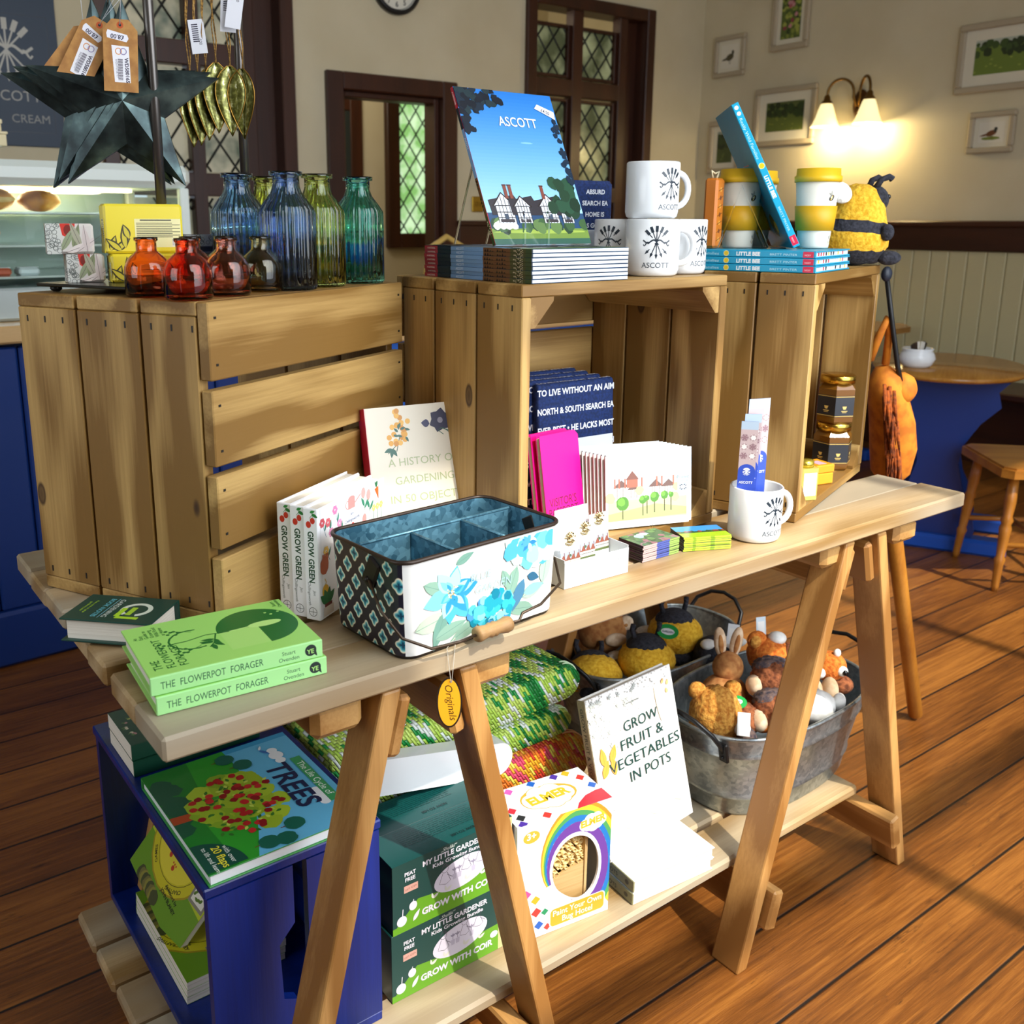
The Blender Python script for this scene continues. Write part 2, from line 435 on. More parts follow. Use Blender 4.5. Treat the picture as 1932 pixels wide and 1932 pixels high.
# ================================================================== the room
YB, XR, XL, YF, ZC = 3.90, 5.20, -2.6, -1.62, 3.7
def floor_mat():
    m, nt, b = new_mat('worn_floorboards'); L = nt.links.new
    tc = nd(nt, 'ShaderNodeTexCoord')
    sx = nd(nt, 'ShaderNodeSeparateXYZ'); L(tc.outputs['Object'], sx.inputs[0])
    bw = .1555
    q = nd(nt, 'ShaderNodeMath', operation='MULTIPLY_ADD'); L(sx.outputs[1], q.inputs[0]); q.inputs[1].default_value = 1 / bw; q.inputs[2].default_value = 100 - .063 / bw
    fl = nd(nt, 'ShaderNodeMath', operation='FLOOR'); L(q.outputs[0], fl.inputs[0])
    fr = nd(nt, 'ShaderNodeMath', operation='FRACT'); L(q.outputs[0], fr.inputs[0])
    wn = nd(nt, 'ShaderNodeTexWhiteNoise', noise_dimensions='1D'); L(fl.outputs[0], wn.inputs['W'])
    cmb = nd(nt, 'ShaderNodeCombineXYZ'); L(sx.outputs[0], cmb.inputs[0]); L(sx.outputs[1], cmb.inputs[1]); L(fl.outputs[0], cmb.inputs[2])
    def nz(sx_, sy_, det, rough=.6):
        mp = nd(nt, 'ShaderNodeMapping'); mp.inputs['Scale'].default_value = (sx_, sy_, 3.7); L(cmb.outputs[0], mp.inputs['Vector'])
        n = nd(nt, 'ShaderNodeTexNoise'); n.inputs['Scale'].default_value = 1; n.inputs['Detail'].default_value = det; n.inputs['Roughness'].default_value = rough
        L(mp.outputs[0], n.inputs['Vector']); return n
    grain = nz(5, 130, 5, .7); big = nz(1.6, 9, 3); wear = nz(9, 42, 6, .75)
    a = nd(nt, 'ShaderNodeMath', operation='MULTIPLY_ADD'); L(grain.outputs['Fac'], a.inputs[0]); a.inputs[1].default_value = .8
    a2 = nd(nt, 'ShaderNodeMath', operation='MULTIPLY_ADD'); L(big.outputs['Fac'], a2.inputs[0]); a2.inputs[1].default_value = .6; a2.inputs[2].default_value = -.2
    L(a2.outputs[0], a.inputs[2])
    a3 = nd(nt, 'ShaderNodeMath', operation='MULTIPLY_ADD'); L(wn.outputs['Value'], a3.inputs[0]); a3.inputs[1].default_value = .22; L(a.outputs[0], a3.inputs[2])
    cr = ramp(nt, [(.30, '#47270d'), (.55, '#7a4718'), (.82, '#a5692a')]); L(a3.outputs[0], cr.inputs[0])
    wr = ramp(nt, [(.60, 0.0), (.70, .8)]); L(wear.outputs['Fac'], wr.inputs[0])
    mx = nd(nt, 'ShaderNodeMix', data_type='RGBA'); L(wr.outputs[0], mx.inputs['Factor']); L(cr.outputs[0], mx.inputs['A']); mx.inputs['B'].default_value = lin('#43250e')
    # seams between boards
    d = nd(nt, 'ShaderNodeMath', operation='SUBTRACT'); d.inputs[1].default_value = .5; L(fr.outputs[0], d.inputs[0])
    ab = nd(nt, 'ShaderNodeMath', operation='ABSOLUTE'); L(d.outputs[0], ab.inputs[0])
    sr = ramp(nt, [(.474, 0.0), (.490, 1.0)]); L(ab.outputs[0], sr.inputs[0])
    ms = nd(nt, 'ShaderNodeMix', data_type='RGBA'); L(sr.outputs[0], ms.inputs['Factor']); L(mx.outputs['Result'], ms.inputs['A']); ms.inputs['B'].default_value = lin('#1d130b')
    # knots
    vo = nd(nt, 'ShaderNodeTexVoronoi'); mp = nd(nt, 'ShaderNodeMapping'); mp.inputs['Scale'].default_value = (2.6, 5.5, 1); L(cmb.outputs[0], mp.inputs['Vector']); L(mp.outputs[0], vo.inputs['Vector']); vo.inputs['Scale'].default_value = 1
    kr = ramp(nt, [(.03, .85), (.06, 0.0)]); L(vo.outputs['Distance'], kr.inputs[0])
    mk = nd(nt, 'ShaderNodeMix', data_type='RGBA'); L(kr.outputs[0], mk.inputs['Factor']); L(ms.outputs['Result'], mk.inputs['A']); mk.inputs['B'].default_value = lin('#22130a')
    L(mk.outputs['Result'], b.inputs['Base Color'])
    b.inputs['Roughness'].default_value = .42
    iv = nd(nt, 'ShaderNodeMath', operation='SUBTRACT'); L(grain.outputs['Fac'], iv.inputs[0]); L(sr.outputs[0], iv.inputs[1])
    bp = nd(nt, 'ShaderNodeBump'); bp.inputs['Strength'].default_value = .35; bp.inputs['Distance'].default_value = .004; L(iv.outputs[0], bp.inputs['Height']); L(bp.outputs[0], b.inputs['Normal'])
    return m

M_wall = speckle('cream_plaster', '#cfc3a4', '#d8cdb0', 3, .9, lo=.3, hi=.7)
M_trim = wood('mahogany_stain', '#4a2412', '#2c1409', 'z', .38, .6, 0, .3)
M_trimx = wood('mahogany_stain', '#4a2412', '#2c1409', 'x', .38, .6, 0, .3)
M_trimy = wood('mahogany_stain', '#4a2412', '#2c1409', 'y', .38, .6, 0, .3)
M_lead = flat('#1d1f1c', .5)
struct(MB().box(XL, XR + .2, YF - .1, 7.2, -.1, 0).build('floor', floor_mat()))
struct(MB().box(XL, XR + .2, YF - .1, 7.2, ZC, ZC + .1).build('ceiling', flat('#e6e0d0', .9)))
# back wall with its openings
bw = MB()
def wall_y(mb, y0, y1, x0, x1, holes, zt=ZC):
    xs = x0
    for a, b_, z0, z1 in sorted(holes):
        mb.box(xs, a, y0, y1, 0, zt)
        if z0 > 0: mb.box(a, b_, y0, y1, 0, z0)
        mb.box(a, b_, y0, y1, z1, zt)
        xs = b_
    mb.box(xs, x1, y0, y1, 0, zt)
wall_y(bw, YB, YB + .14, XL, XR + .14, [(1.16, 2.03, .62, 2.95), (2.36, 3.02, 0, 1.99), (3.66, 4.66, .9, 2.58)])
struct(bw.build('wall_back', M_wall))
struct(MB().box(XR, XR + .14, YF, YB, 0, ZC).build('wall_right', M_wall))
struct(MB().box(XL - .1, XL, -1.4, YB, 0, ZC).build('wall_left', M_wall))
# unseen window wall behind the camera; opening and bars set to shape the sunlight
fw = MB(); wall_y(fw, YF - .12, YF, XL, XR, [(.36, 4.2, .35, 3.55)])
struct(fw.build('wall_front', M_wall))
wm = MB()
for x in (.36, 1.60, 2.85, 4.15): wm.box(x, x + .05, YF - .09, YF - .03, .35, 3.55)
for z in (.35, 2.25, 3.50): wm.box(.36, 4.2, YF - .09, YF - .03, z, z + .05)
struct(wm.build('window_4', flat('#d9d4c5', .5)))

def leaded(parent, x0, x1, z0, z1, y, px, pz, gm, axis='y', lw=.006):
    """diamond leaded light: one pane with its lead cames"""
    p = MB()
    if axis == 'y': p.box(x0, x1, y, y + .004, z0, z1)
    else: p.box(y, y + .004, x0, x1, z0, z1)
    g = p.build('pane', gm, parent)
    c = MB(); n = int((x1 - x0) / px + (z1 - z0) / pz) + 3
    w, h = x1 - x0, z1 - z0
    for k in range(-n, n + 1):
        for sg in (1, -1):
            a = (k * px, 0 if sg > 0 else h); pts = []
            sl = sg * pz / px
            for (X, Zv) in ((0, None), (w, None), (None, 0), (None, h)):
                if X is not None: Zv = a[1] + sl * (X - a[0])
                else: X = a[0] + (Zv - a[1]) / sl
                if -1e-6 <= X <= w + 1e-6 and -1e-6 <= Zv <= h + 1e-6: pts.append((X, Zv))
            if len(pts) < 2: continue
            pts.sort(); A, B = pts[0], pts[-1]
            if math.hypot(A[0] - B[0], A[1] - B[1]) < .01: continue
            q = (lambda t: (x0 + t[0], y - .002, z0 + t[1])) if axis == 'y' else (lambda t: (y - .002, x0 + t[0], z0 + t[1]))
            c.tube([q(A), q(B)], lw, 5)
    c.build('lead', M_lead, g)
    return g
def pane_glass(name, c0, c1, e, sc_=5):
    """textured church glass whose daylight is a glow put into the pane"""
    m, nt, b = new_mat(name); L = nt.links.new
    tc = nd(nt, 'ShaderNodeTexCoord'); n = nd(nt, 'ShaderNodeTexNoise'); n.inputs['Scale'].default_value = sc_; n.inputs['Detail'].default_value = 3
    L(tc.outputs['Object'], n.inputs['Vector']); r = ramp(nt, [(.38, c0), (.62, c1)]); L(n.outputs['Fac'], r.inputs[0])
    L(r.outputs[0], b.inputs['Base Color']); L(r.outputs[0], b.inputs['Emission Color']); b.inputs['Emission Strength'].default_value = e  # emission in the pane's own colours stands in for daylight
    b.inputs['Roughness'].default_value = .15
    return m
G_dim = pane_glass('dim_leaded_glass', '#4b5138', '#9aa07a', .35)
G_grn = pane_glass('glowing_green_glass', '#7fb56a', '#c9ecc0', 1.0, 9)
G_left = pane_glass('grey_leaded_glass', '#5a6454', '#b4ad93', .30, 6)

def frame_rect(mb, x0, x1, z0, z1, w, y0, y1, b=.006):
    mb.box(x0, x0 + w, y0, y1, z0, z1, b); mb.box(x1 - w, x1, y0, y1, z0, z1, b)
    mb.box(x0 + w, x1 - w, y0, y1, z1 - w, z1, b); mb.box(x0 + w, x1 - w, y0, y1, z0, z0 + w, b)
# window 1: tall internal window above the dado, right of the doorway
wf = MB(); frame_rect(wf, 3.62, 4.70, .86, 2.64, .075, YB - .03, YB + .13)
w1 = struct(wf.build('window_1', M_trim))
q = MB()
for x in (4.00,): q.box(x, x + .085, YB - .005, YB + .07, .93, 2.58, .004)
for z in (2.06, 1.42): q.box(3.70, 4.42, YB - .004, YB + .071, z, z + .10, .004)
q.box(4.40, 4.47, YB - .005, YB + .07, .93, 2.58, .004)
q.box(4.47, 4.63, YB + .075, YB + .12, .93, 2.58)
q.build('window_frame', M_trim, w1)
for x0, x1 in ((3.70, 4.00), (4.085, 4.40)):
    for z0, z1 in ((2.17, 2.48), (1.53, 2.05), (.98, 1.41)):
        leaded(w1, x0, x1, z0, z1, YB + .05, .125, .16, G_dim)
        s_ = MB(); frame_rect(s_, x0, x1, z0, z1, .02, YB + .02, YB + .055, .003); s_.build('sash', M_trim, w1)
# window 2: tall leaded door-window behind the hanging decorations
wf = MB(); frame_rect(wf, 1.10, 2.09, .56, 3.02, .075, YB - .03, YB + .13)
w2 = struct(wf.build('window_2', M_trim))
q = MB(); q.box(1.53, 1.60, YB - .005, YB + .07, .6, 2.95, .004); q.box(1.80, 1.88, YB - .005, YB + .07, .6, 2.95, .004)
for z in (2.03, 1.42): q.box(1.18, 1.88, YB - .004, YB + .071, z, z + .11, .004)
q.box(1.88, 2.02, YB + .075, YB + .12, .6, 2.95)
q.build('window_frame', M_trim, w2)
for x0, x1 in ((1.19, 1.53), (1.60, 1.80)):
    for z0, z1 in ((2.15, 2.86), (1.54, 2.02), (.72, 1.41)): leaded(w2, x0, x1, z0, z1, YB + .05, .15, .21, G_left)
# doorway to the next room
df = MB()
for a, b_, z0, z1 in ((2.27, 2.37, 0, 2.07), (3.01, 3.11, 0, 2.07)): df.box(a, b_, YB - .03, YB + .15, z0, z1, .006)
df.box(2.37, 3.01, YB - .03, YB + .15, 1.98, 2.07, .006)
for a, b_ in ((2.37, 2.40), (2.98, 3.01)): df.box(a, b_, YB + .02, YB + .13, 0, 1.98, .004)
df.box(2.40, 2.98, YB + .02, YB + .13, 1.95, 1.98, .004)
d1 = struct(df.build('door_1', M_trim))
# the next room seen through it
Y2 = 5.6
nr = MB(); nr.box(1.9, 5.34, Y2, Y2 + .1, 0, ZC); nr.box(1.85, 1.95, YB + .14, Y2, 0, ZC); nr.box(5.24, 5.34, YB + .14, Y2, 0, ZC)
struct(nr.build('wall_far', M_wall))
df = MB(); df.box(2.98, 3.08, Y2 - .03, Y2 + .01, 0, 2.19, .005); df.box(3.36, 3.46, Y2 - .03, Y2 + .01, 0, 2.19, .005); df.box(3.08, 3.36, Y2 - .03, Y2 + .01, 2.08, 2.19, .005)
d2 = struct(df.build('door_2', M_trim)); MB().box(3.08, 3.36, Y2 - .02, Y2 - .005, 0, 2.08).build('door_leaf', flat('#2a3130', .4), d2)
wf = MB(); frame_rect(wf, 3.66, 4.24, 1.10, 2.62, .11, Y2 - .05, Y2 + .02)
w3 = struct(wf.build('window_3', M_trim)); MB().box(3.77, 4.13, Y2 - .045, Y2 - .005, 2.17, 2.30).build('window_frame', M_trimx, w3)
leaded(w3, 3.77, 4.13, 1.21, 2.17, Y2 - .02, .12, .17, G_grn); leaded(w3, 3.77, 4.13, 2.30, 2.51, Y2 - .02, .12, .17, G_grn)
hl = bpy.data.lights.new('next_room_fill', 'POINT'); hl.energy = 26; hl.color = (1, .93, .8); hl.shadow_soft_size = .25  # added point light, standing in for the next room's daylight
ho = bpy.data.objects.new('next_room_fill', hl); COL.objects.link(ho); ho.location = (2.6, 4.7, 2.6)
# dado rail and tongue-and-groove panelling
struct(MB().box(XR - .045, XR, YF, YB, 1.145, 1.30, .008).box(XR - .065, XR, YF, YB, 1.275, 1.31, .008).build('trim_1', M_trimy))
struct(MB().box(3.11, 3.62, YB - .04, YB, 1.16, 1.30, .008).box(3.11, 3.62, YB - .055, YB, 1.275, 1.305, .006).box(4.70, XR, YB - .04, YB, 1.16, 1.30, .008).box(2.09, 2.27, YB - .04, YB, 1.16, 1.30, .008).build('trim_2', M_trimx))
tg = MB()
for i in range(62):
    y = YB - .105 * i
    if y - .105 < YF: break
    tg.box(XR - .022, XR, y - .102, y, .1, 1.15, .006)
struct(tg.build('trim_3', flat('#cfc69c', .5)))
tb = MB()
for i in range(7): tb.box(3.11 + .08 * i, 3.187 + .08 * i, YB - .018, YB, 0, 1.165, .005)
for i in range(5): tb.box(4.70 + .1 * i, 4.797 + .1 * i, YB - .018, YB, 0, 1.165, .005)
struct(tb.build('trim_4', flat('#cfc69c', .5)))
# fixed bench along the right wall
bn = thing('wall_bench', 'brown wooden bench seat fixed along the cream panelled wall', 'bench', (XR - .22, 1.0, 0))
MB().box(-.22, .195, -1.6, 2.6, .42, .46, .008).build('seat', M_trimy, bn)
MB().box(.1, .19, -1.6, 2.6, 0, .42).build('front_board', M_trimy, bn)
# light switch, clock, lamp
s = thing('light_switch', 'brass light switch plate on the cream wall right of the doorway', 'switch', (3.27, YB, 1.40))
MB().box(-.042, .042, -.012, -.0005, -.045, .045, .004).build('plate', flat('#b8963c', .3, .9), s)
MB().box(-.02, -.006, -.018, -.011, -.012, .012, .002).box(.006, .02, -.018, -.011, -.012, .012, .002).build('rocker', flat('#8a6a20', .3, .8), s)
s = thing('wall_socket', 'white plastic switch box on the cream wall behind the leaning guide book', 'switch', (3.285, YB, 1.56))
MB().box(-.025, .025, -.03, -.0005, -.06, .06, .006).build('housing', flat('#e8e4d8', .4), s)
MB().box(-.01, .01, -.036, -.029, -.02, .02, .003).build('toggle', flat('#d2cec2', .4), s)
ck = thing('wall_clock', 'round wall clock with black rim and black numerals on white face', 'clock', (2.71, YB, 2.535))
Tc = axes((0, -.001, 0), (1, 0, 0), (0, 0, 1))
MB().lathe([(.128, .0), (.15, .002), (.152, .03), (.14, .042), (.128, .036)], 48, T=Tc, close=False).build('rim', flat('#17181a', .35), ck)
MB().lathe([(0, .020), (.131, .020), (.131, .012)], 40, T=Tc, smooth=False, close=False).build('dial', flat('#e9e6da', .5), ck)
Sh = Sheet(.3, .3, axes((-.15, -.0215, -.15), (1, 0, 0), (0, 0, 1)))
for i in range(12):
    a = R(90 - 30 * (i + 1)); Sh.text(.15 + .098 * math.cos(a), .15 + .098 * math.sin(a) - .012, str(i + 1), .038, '#1b1b1b', bold=.02)
Sh.ring(.15, .15, .125, .003, '#1b1b1b', 40)
Sh.build('numerals', ck)
MB().box(-.004, .004, -.027, -.025, -.01, .085).build('hour_hand', flat('#111111', .4), ck)
MB(Matrix.Rotation(R(-100), 4, 'Y')).box(-.003, .003, -.030, -.028, -.01, .11).build('minute_hand', flat('#111111', .4), ck)

M_brass = flat('#7a5a2c', .3, .9)
lamp = thing('wall_lamp', 'brass double wall lamp with two lit frosted bell shades', 'lamp', (XR, 2.655, 1.985))
MB().ball((-.012, 0, 0), (.02, .05, .085), 20, 12).ball((-.03, 0, -.04), (.03, .022, .03), 14, 10).build('back_plate', flat('#5f4021', .35, .8), lamp)
M_shade = new_mat('frosted_shade'); 
M_shade[2].inputs['Base Color'].default_value = lin('#fff3cf'); M_shade[2].inputs['Emission Color'].default_value = lin('#ffe9a8'); M_shade[2].inputs['Emission Strength'].default_value = 1.1; M_shade[2].inputs['Roughness'].default_value = .5
M_shade = M_shade[0]
M_bulb = flat('#fff3cc', .4, 0, .5, 14.0)
for dy in (.155, -.125):
    sg = 1 if dy > 0 else -1
    pts = [(-.03, 0, -.05), (-.06, sg * .02, .04)] + [(-.06 - .035 * (1 - math.cos(R(180) * t)) * .9, sg * .02 + (dy - sg * .02) * (1 - math.cos(R(180) * t)) / 2, .06 + .085 * math.sin(R(180) * t)) for t in [i / 12 for i in range(13)]] + [(-.123, dy, .03)]
    arm = MB().tube(pts, .0085, 8).build('arm', M_brass, lamp)
    MB().lathe([(.004, .065), (.017, .05), (.020, .03), (.032, .018), (.033, .008)], 20, T=Matrix.Translation((-.123, dy, 0)), close=False).build('shade_holder', M_brass, arm)
    T = Matrix.Translation((-.123, dy, 0))
    sd = MB().lathe([(.030, .012), (.038, -.005), (.048, -.035), (.060, -.075), (.078, -.118), (.086, -.126), (.076, -.116), (.057, -.073), (.045, -.034), (.034, -.005)], 28, T=T, close=False).build('shade', M_shade, lamp)
    MB().ball((-.123, dy, -.09), (.024, .024, .036), 14, 10).build('bulb', M_bulb, sd)
    pl = bpy.data.lights.new('bulb_light', 'POINT'); pl.energy = 7; pl.color = (1, .78, .40); pl.shadow_soft_size = .03
    po = bpy.data.objects.new('bulb_light', pl); COL.objects.link(po); po.location = (XR - .123, 2.655 + dy, 1.985 - .14)

# framed pictures on the right wall
def picture(y1, y0, z0, z1, fwid, mw, label, art, mount='#e4ddc8'):
    p = thing('framed_picture', label, 'picture', (XR, (y0 + y1) / 2, z0))
    hw = (y1 - y0) / 2; h = z1 - z0
    f = MB(); F_ = flat('#b5a78e', .5)
    for a in ((-hw, hw, 0, fwid), (-hw, hw, h - fwid, h), (-hw, -hw + fwid, fwid, h - fwid), (hw - fwid, hw, fwid, h - fwid)):
        f.box(-.028, -.001, a[0], a[1], a[2], a[3], .006)
    f.build('frame', F_, p)
    MB().box(-.012, -.002, -hw + fwid, hw - fwid, fwid, h - fwid).build('mount', flat(mount, .7), p)
    w, hh = 2 * (hw - fwid - mw), h - 2 * (fwid + mw)
    S = Sheet(w, hh, axes((-.0125, hw - fwid - mw, fwid + mw), (0, -1, 0), (0, 0, 1)), .5)
    art(S, w, hh); S.build('painting', p)
    return p
def art_field(seed, sky='#b9c0b0', cols=('#3f5526', '#6f8434', '#8fa044', '#2c3a1c')):
    def f(S, w, h):
        S.rect(0, 0, w, h, cols[1]); S.rect(0, h * .82, w, h, sky); rnd = random.Random(seed)
        for i in range(40): S.blob(rnd.random() * w, h * (.55 + .35 * rnd.random()), h * (.06 + .08 * rnd.random()), rnd.choice((cols[0], cols[3])), seed * 50 + i)
        for i in range(26): S.blob(rnd.random() * w, h * .45 * rnd.random(), h * .05, rnd.choice(cols[1:3]), seed * 70 + i, rv=h * .025)
    return f
def art_bird(body, head, grass):
    def f(S, w, h):
        S.rect(0, 0, w, h, '#e8e2d2')
        if grass: S.blob(w * .5, h * .2, w * .36, '#7d8a34', 3, rv=h * .09)
        S.disc(w * .5, h * .45, w * .22, body, h * .14, R(18)); S.leaf(w * .42, h * .42, w * .40, h * .10, R(192), body)
        S.disc(w * .66, h * .64, w * .07, head, h * .10); S.line([(w * .62, h * .5), (w * .66, h * .62)], w * .09, head)
        for x in (.48, .54): S.line([(w * x, h * .33), (w * x, h * .17)], w * .02, '#3a3128')
    return f
def art_flowers(S, w, h):
    S.rect(0, 0, w, h, '#5b6b2c'); rnd = random.Random(5)
    for i in range(60): S.blob(rnd.random() * w, rnd.random() * h, w * (.05 + .07 * rnd.random()), rnd.choice(('#3c5121', '#83903a', '#a3aa4c', '#2c3d1a')), i)
    for i in range(9): S.blob(w * (.2 + .6 * rnd.random()), h * (.2 + .7 * rnd.random()), w * .09, rnd.choice(('#b05a63', '#c48a8e', '#8d3f4a')), 90 + i)
picture(2.09, 1.52, 1.98, 2.335, .035, .055, 'large framed painting of a green field at the upper right of the wall', art_field(1))
picture(3.33, 3.055, 2.36, 2.73, .035, .03, 'tall framed painting of pink flowers above the wall lamp', art_flowers)
picture(3.785, 3.53, 2.25, 2.51, .03, .025, 'small framed picture of a standing grey bird, upper left of the wall', art_bird('#5a5238', '#454434', False))
picture(3.42, 2.955, 1.78, 2.14, .035, .055, 'framed painting of a hedgerow garden just left of the wall lamp', art_field(2, '#5d6636', ('#33451f', '#5d6b2f', '#7b8538', '#2a3619')))
picture(3.79, 3.52, 1.625, 1.97, .035, .035, 'small framed picture of a wood behind the leaning blue picture book', art_field(3, '#8f9a8c', ('#3b4b28', '#4d5a30', '#66713a', '#2a361f')))
picture(1.985, 1.74, 1.665, 1.88, .03, .025, 'small framed picture of a pheasant under the large field painting', art_bird('#6e4020', '#2c2f2c', True))
# ================================================================== counter, display case, cafe furniture
M_blue = flat('#0e337a', .38); M_blued = flat('#0b2962', .42)
ct = thing('shop_counter', 'long blue panelled serving counter with pale wooden worktop', 'counter', (0.0, 2.066, 0), R(3.3))
cb = MB(); cb.box(-1.6, 1.25, .03, .75, 0, .955)
cb.build('body', M_blued, ct)
pn = MB()
for i in range(24):
    x = -1.6 + .119 * i
    pn.box(x + .002, min(x + .117, 1.25), .006, .034, .17, .95, .006)
pn.build('panelling', M_blue, ct)
MB().box(-1.6, 1.255, -.012, .03, 0, .17, .01).build('plinth', M_blue, ct)
MB().box(-1.62, 1.27, -.03, .78, .962, 1.012, .006).build('worktop', wood('beech_worktop', '#d9b784', '#c39a62', 'x', .4, 1, 0, .3), ct)
lc = thing('till_counter', 'lower blue counter with wooden top seen between the crates', 'counter', (1.33, 2.13, 0), R(3.3))
MB().box(0, 1.5, .02, .6, 0, .865).build('body', flat('#1d5fc0', .4), lc)
MB().box(0, 1.52, -.01, .62, .868, .915, .005).build('worktop', wood('beech_worktop', '#d9b784', '#c39a62', 'x', .4, 1, 0, .3), lc)
MB().box(0, 1.52, .3, .33, .916, .975, .004).build('upstand', flat('#a5763a', .5), lc)

dc = thing('display_case', 'glass pastry display case with white top on the blue counter', 'display case', (0.02, 2.16, 1.014), R(3.3))
M_white = flat('#dfe9e4', .35)
X0, X1 = -.5, .86
MB().box(X0, X1, 0, .5, 0, .095, .008).build('base', flat('#c9d6d6', .25, .4), dc)
MB().box(X0 - .01, X1 + .01, -.005, .51, .385, .455, .02).build('top', M_white, dc)
MB().box(X1 - .03, X1, .0, .03, .095, .386, .004).box(X1 - .03, X1, .46, .49, .095, .386, .004).box(X0, X0 + .03, .0, .03, .095, .386, .004).build('corner_post', M_white, dc)
MB().box(X0, X1, .49, .5, .095, .386).build('back_panel', flat('#9fb0a6', .2, .3), dc)
M_clear = glass('clear_case_glass', '#f4fbf8', .0, thin=True)
MB().box(X0 + .03, X1 - .03, .004, .008, .095, .386).build('front_glass', M_clear, dc)
MB().box(X1 - .012, X1 - .008, .03, .46, .095, .386).build('side_glass', M_clear, dc)
M_shelf = flat('#dfe8e6', .15, .3)
for z in (.125, .215, .31): MB().box(X0 + .02, X1 - .035, .03, .46, z - .006, z, .002).build('shelf', M_shelf, dc)
MB().box(X0 + .1, .75, .2, .26, .375, .384).build('light_strip', flat('#ffe9b0', .4, 0, .5, 5.0), dc)
Pm = bpy.data.lights.new('case_light', 'AREA'); Pm.shape = 'RECTANGLE'; Pm.size = 1.0; Pm.size_y = .1; Pm.energy = 7.0; Pm.color = (1, .86, .6)
Po = bpy.data.objects.new('case_light', Pm); COL.objects.link(Po); Po.location = (.15, 2.40, 1.014 + .37); Po.rotation_euler = (0, 0, R(3.3))

M_bun = speckle('baked_crust', '#8a4f18', '#c98a3c', 14, .5, bump=.3, c2='#e0b060')
M_cream = speckle('baked_dough', '#c9a05a', '#e6cb8e', 18, .6)
def bun(x, z, rx, rz, label, fill=None):
    o = thing('pastry', label, 'pastry', Vector((0.02, 2.16, 1.014)) + Matrix.Rotation(R(3.3), 3, 'Z') @ Vector((x, .16, z + .0005)), R(3.3), 'pastries in the display case')
    MB().ball((0, 0, rz), (rx, .055, rz), 20, 12, rag=.04, seed=int(x * 100) + 77).build('crust', M_bun, o)
    if fill: MB().ball((rx * .1, -.012, rz * .95), (rx * .85, .052, rz * .35), 16, 8, rag=.25).build('filling', fill, o)
M_salad = speckle('salad_leaf', '#3f7a22', '#8abf3a', 40, .5)
W_ = {1: 'top', 2: 'middle'}
bun(-.0, .311, .05, .030, 'brown roll at the far left of the top shelf in the display case')
bun(.125, .311, .085, .034, 'long filled roll with green salad on the top shelf of the display case', M_salad)
bun(.30, .311, .075, .036, 'large pale pastry on the top shelf of the display case, second from right', M_cream)
bun(.445, .311, .062, .032, 'rightmost golden pastry on the top shelf of the display case')
bun(-.02, .216, .062, .036, 'round golden bun at the left of the middle shelf in the display case', M_cream)
bun(.115, .216, .075, .036, 'large crusty bun in the middle of the lower shelf in the display case')
bun(.265, .216, .060, .034, 'rightmost brown bun on the lower shelf of the display case')
for i, (x, c) in enumerate(((0, '#d9a23a'), (.08, '#b9c4c9'), (.15, '#c98a3c'), (.22, '#d9d9d0'), (.30, '#c25a3a'), (.38, '#d8e2e4'))):
    o = thing('wrapped_cake', ('small wrapped slice on the bottom shelf of the display case, ' + ('leftmost', 'second from left', 'third from left', 'third from right', 'second from right', 'rightmost')[i]), 'cake', Vector((0.02, 2.16, 1.014)) + Matrix.Rotation(R(3.3), 3, 'Z') @ Vector((x, .12, .1255)), R(3.3), 'wrapped slices in the display case')
    MB().box(-.03, .03, -.03, .03, 0, .022, .006).build('slice', flat(c, .4), o); MB().box(-.031, .031, -.012, .012, .0222, .0235).build('wrapper_band', flat('#eef4f4', .2), o)

# cups and boxes on top of the case, menu board on the wall
zc = 1.014 + .4556
cx = thing('takeaway_box', 'upper cream cardboard box stacked at the left on the display case', 'box', (.265, 2.36, zc + .083), R(3), 'boxes on the display case')
MB().box(-.13, .095, -.06, .06, 0, .021, .002).build('base', flat('#e4d6ae', .7), cx); MB().box(-.133, .098, -.063, .063, .0212, .034, .002).build('lid', flat('#eadcb6', .7), cx)
cx = thing('takeaway_box', 'lower wide cream cardboard box stacked at the left on the display case', 'box', (.265, 2.36, zc + .042), R(3), 'boxes on the display case')
MB().box(-.13, .105, -.065, .065, 0, .033, .002).build('base', flat('#e4d6ae', .7), cx); MB().box(-.133, .109, -.068, .068, .0332, .0405, .002).build('lid', flat('#eadcb6', .7), cx)
cx = thing('plastic_tub', 'white ribbed plastic tub under the cream boxes on the display case', 'tub', (.25, 2.36, zc), R(3))
MB().lathe([(.075, 0), (.097, .036), (.10, .036), (.10, .040), (.0, .040)], 60, m=flat('#e9ece6', .4), sx=1, sy=.6, flute=20, fl=[.02, .02, 0, 0, 0]).build('tub', None, cx)
MB().box(-.105, .105, -.062, .062, .0404, .0417).build('tub_lid', flat('#dfe3dc', .4), cx)

mb_ = thing('menu_board', 'tall dark blue menu board with white emblem and black price tiles', 'sign', (.62, 2.9, 1.60))
TB = axes((-.42, -.012, 0), (1, 0, 0), (0, 0, 1))
mb_.location = (.62, YB, 1.62)
MB().box(-.42, .32, -.012, -.001, 0, 1.3, .002).build('panel', flat('#1c3148', .5), mb_)
S = Sheet(.74, 1.3, TB)
emblem(S, .525, .40, .135, '#b9b7ae'); S.text(.53, .19, 'ASCOTT', .062, '#9b9a94'); S.text(.60, .10, 'CREAM', .05, '#8a8a86')
for a, b_ in (((.36, .06), (.70, .06)), ((.70, .06), (.70, .545)), ((.36, .545), (.70, .545))): S.line([a, b_], .004, '#15263a')
for x, y, w in ((.36, 1.02, .17), (.57, 1.05, .13), (.36, .835, .17), (.58, .86, .13), (.36, .63, .20)): S.rect(x, y, x + w, y + .135, '#0d0f10')
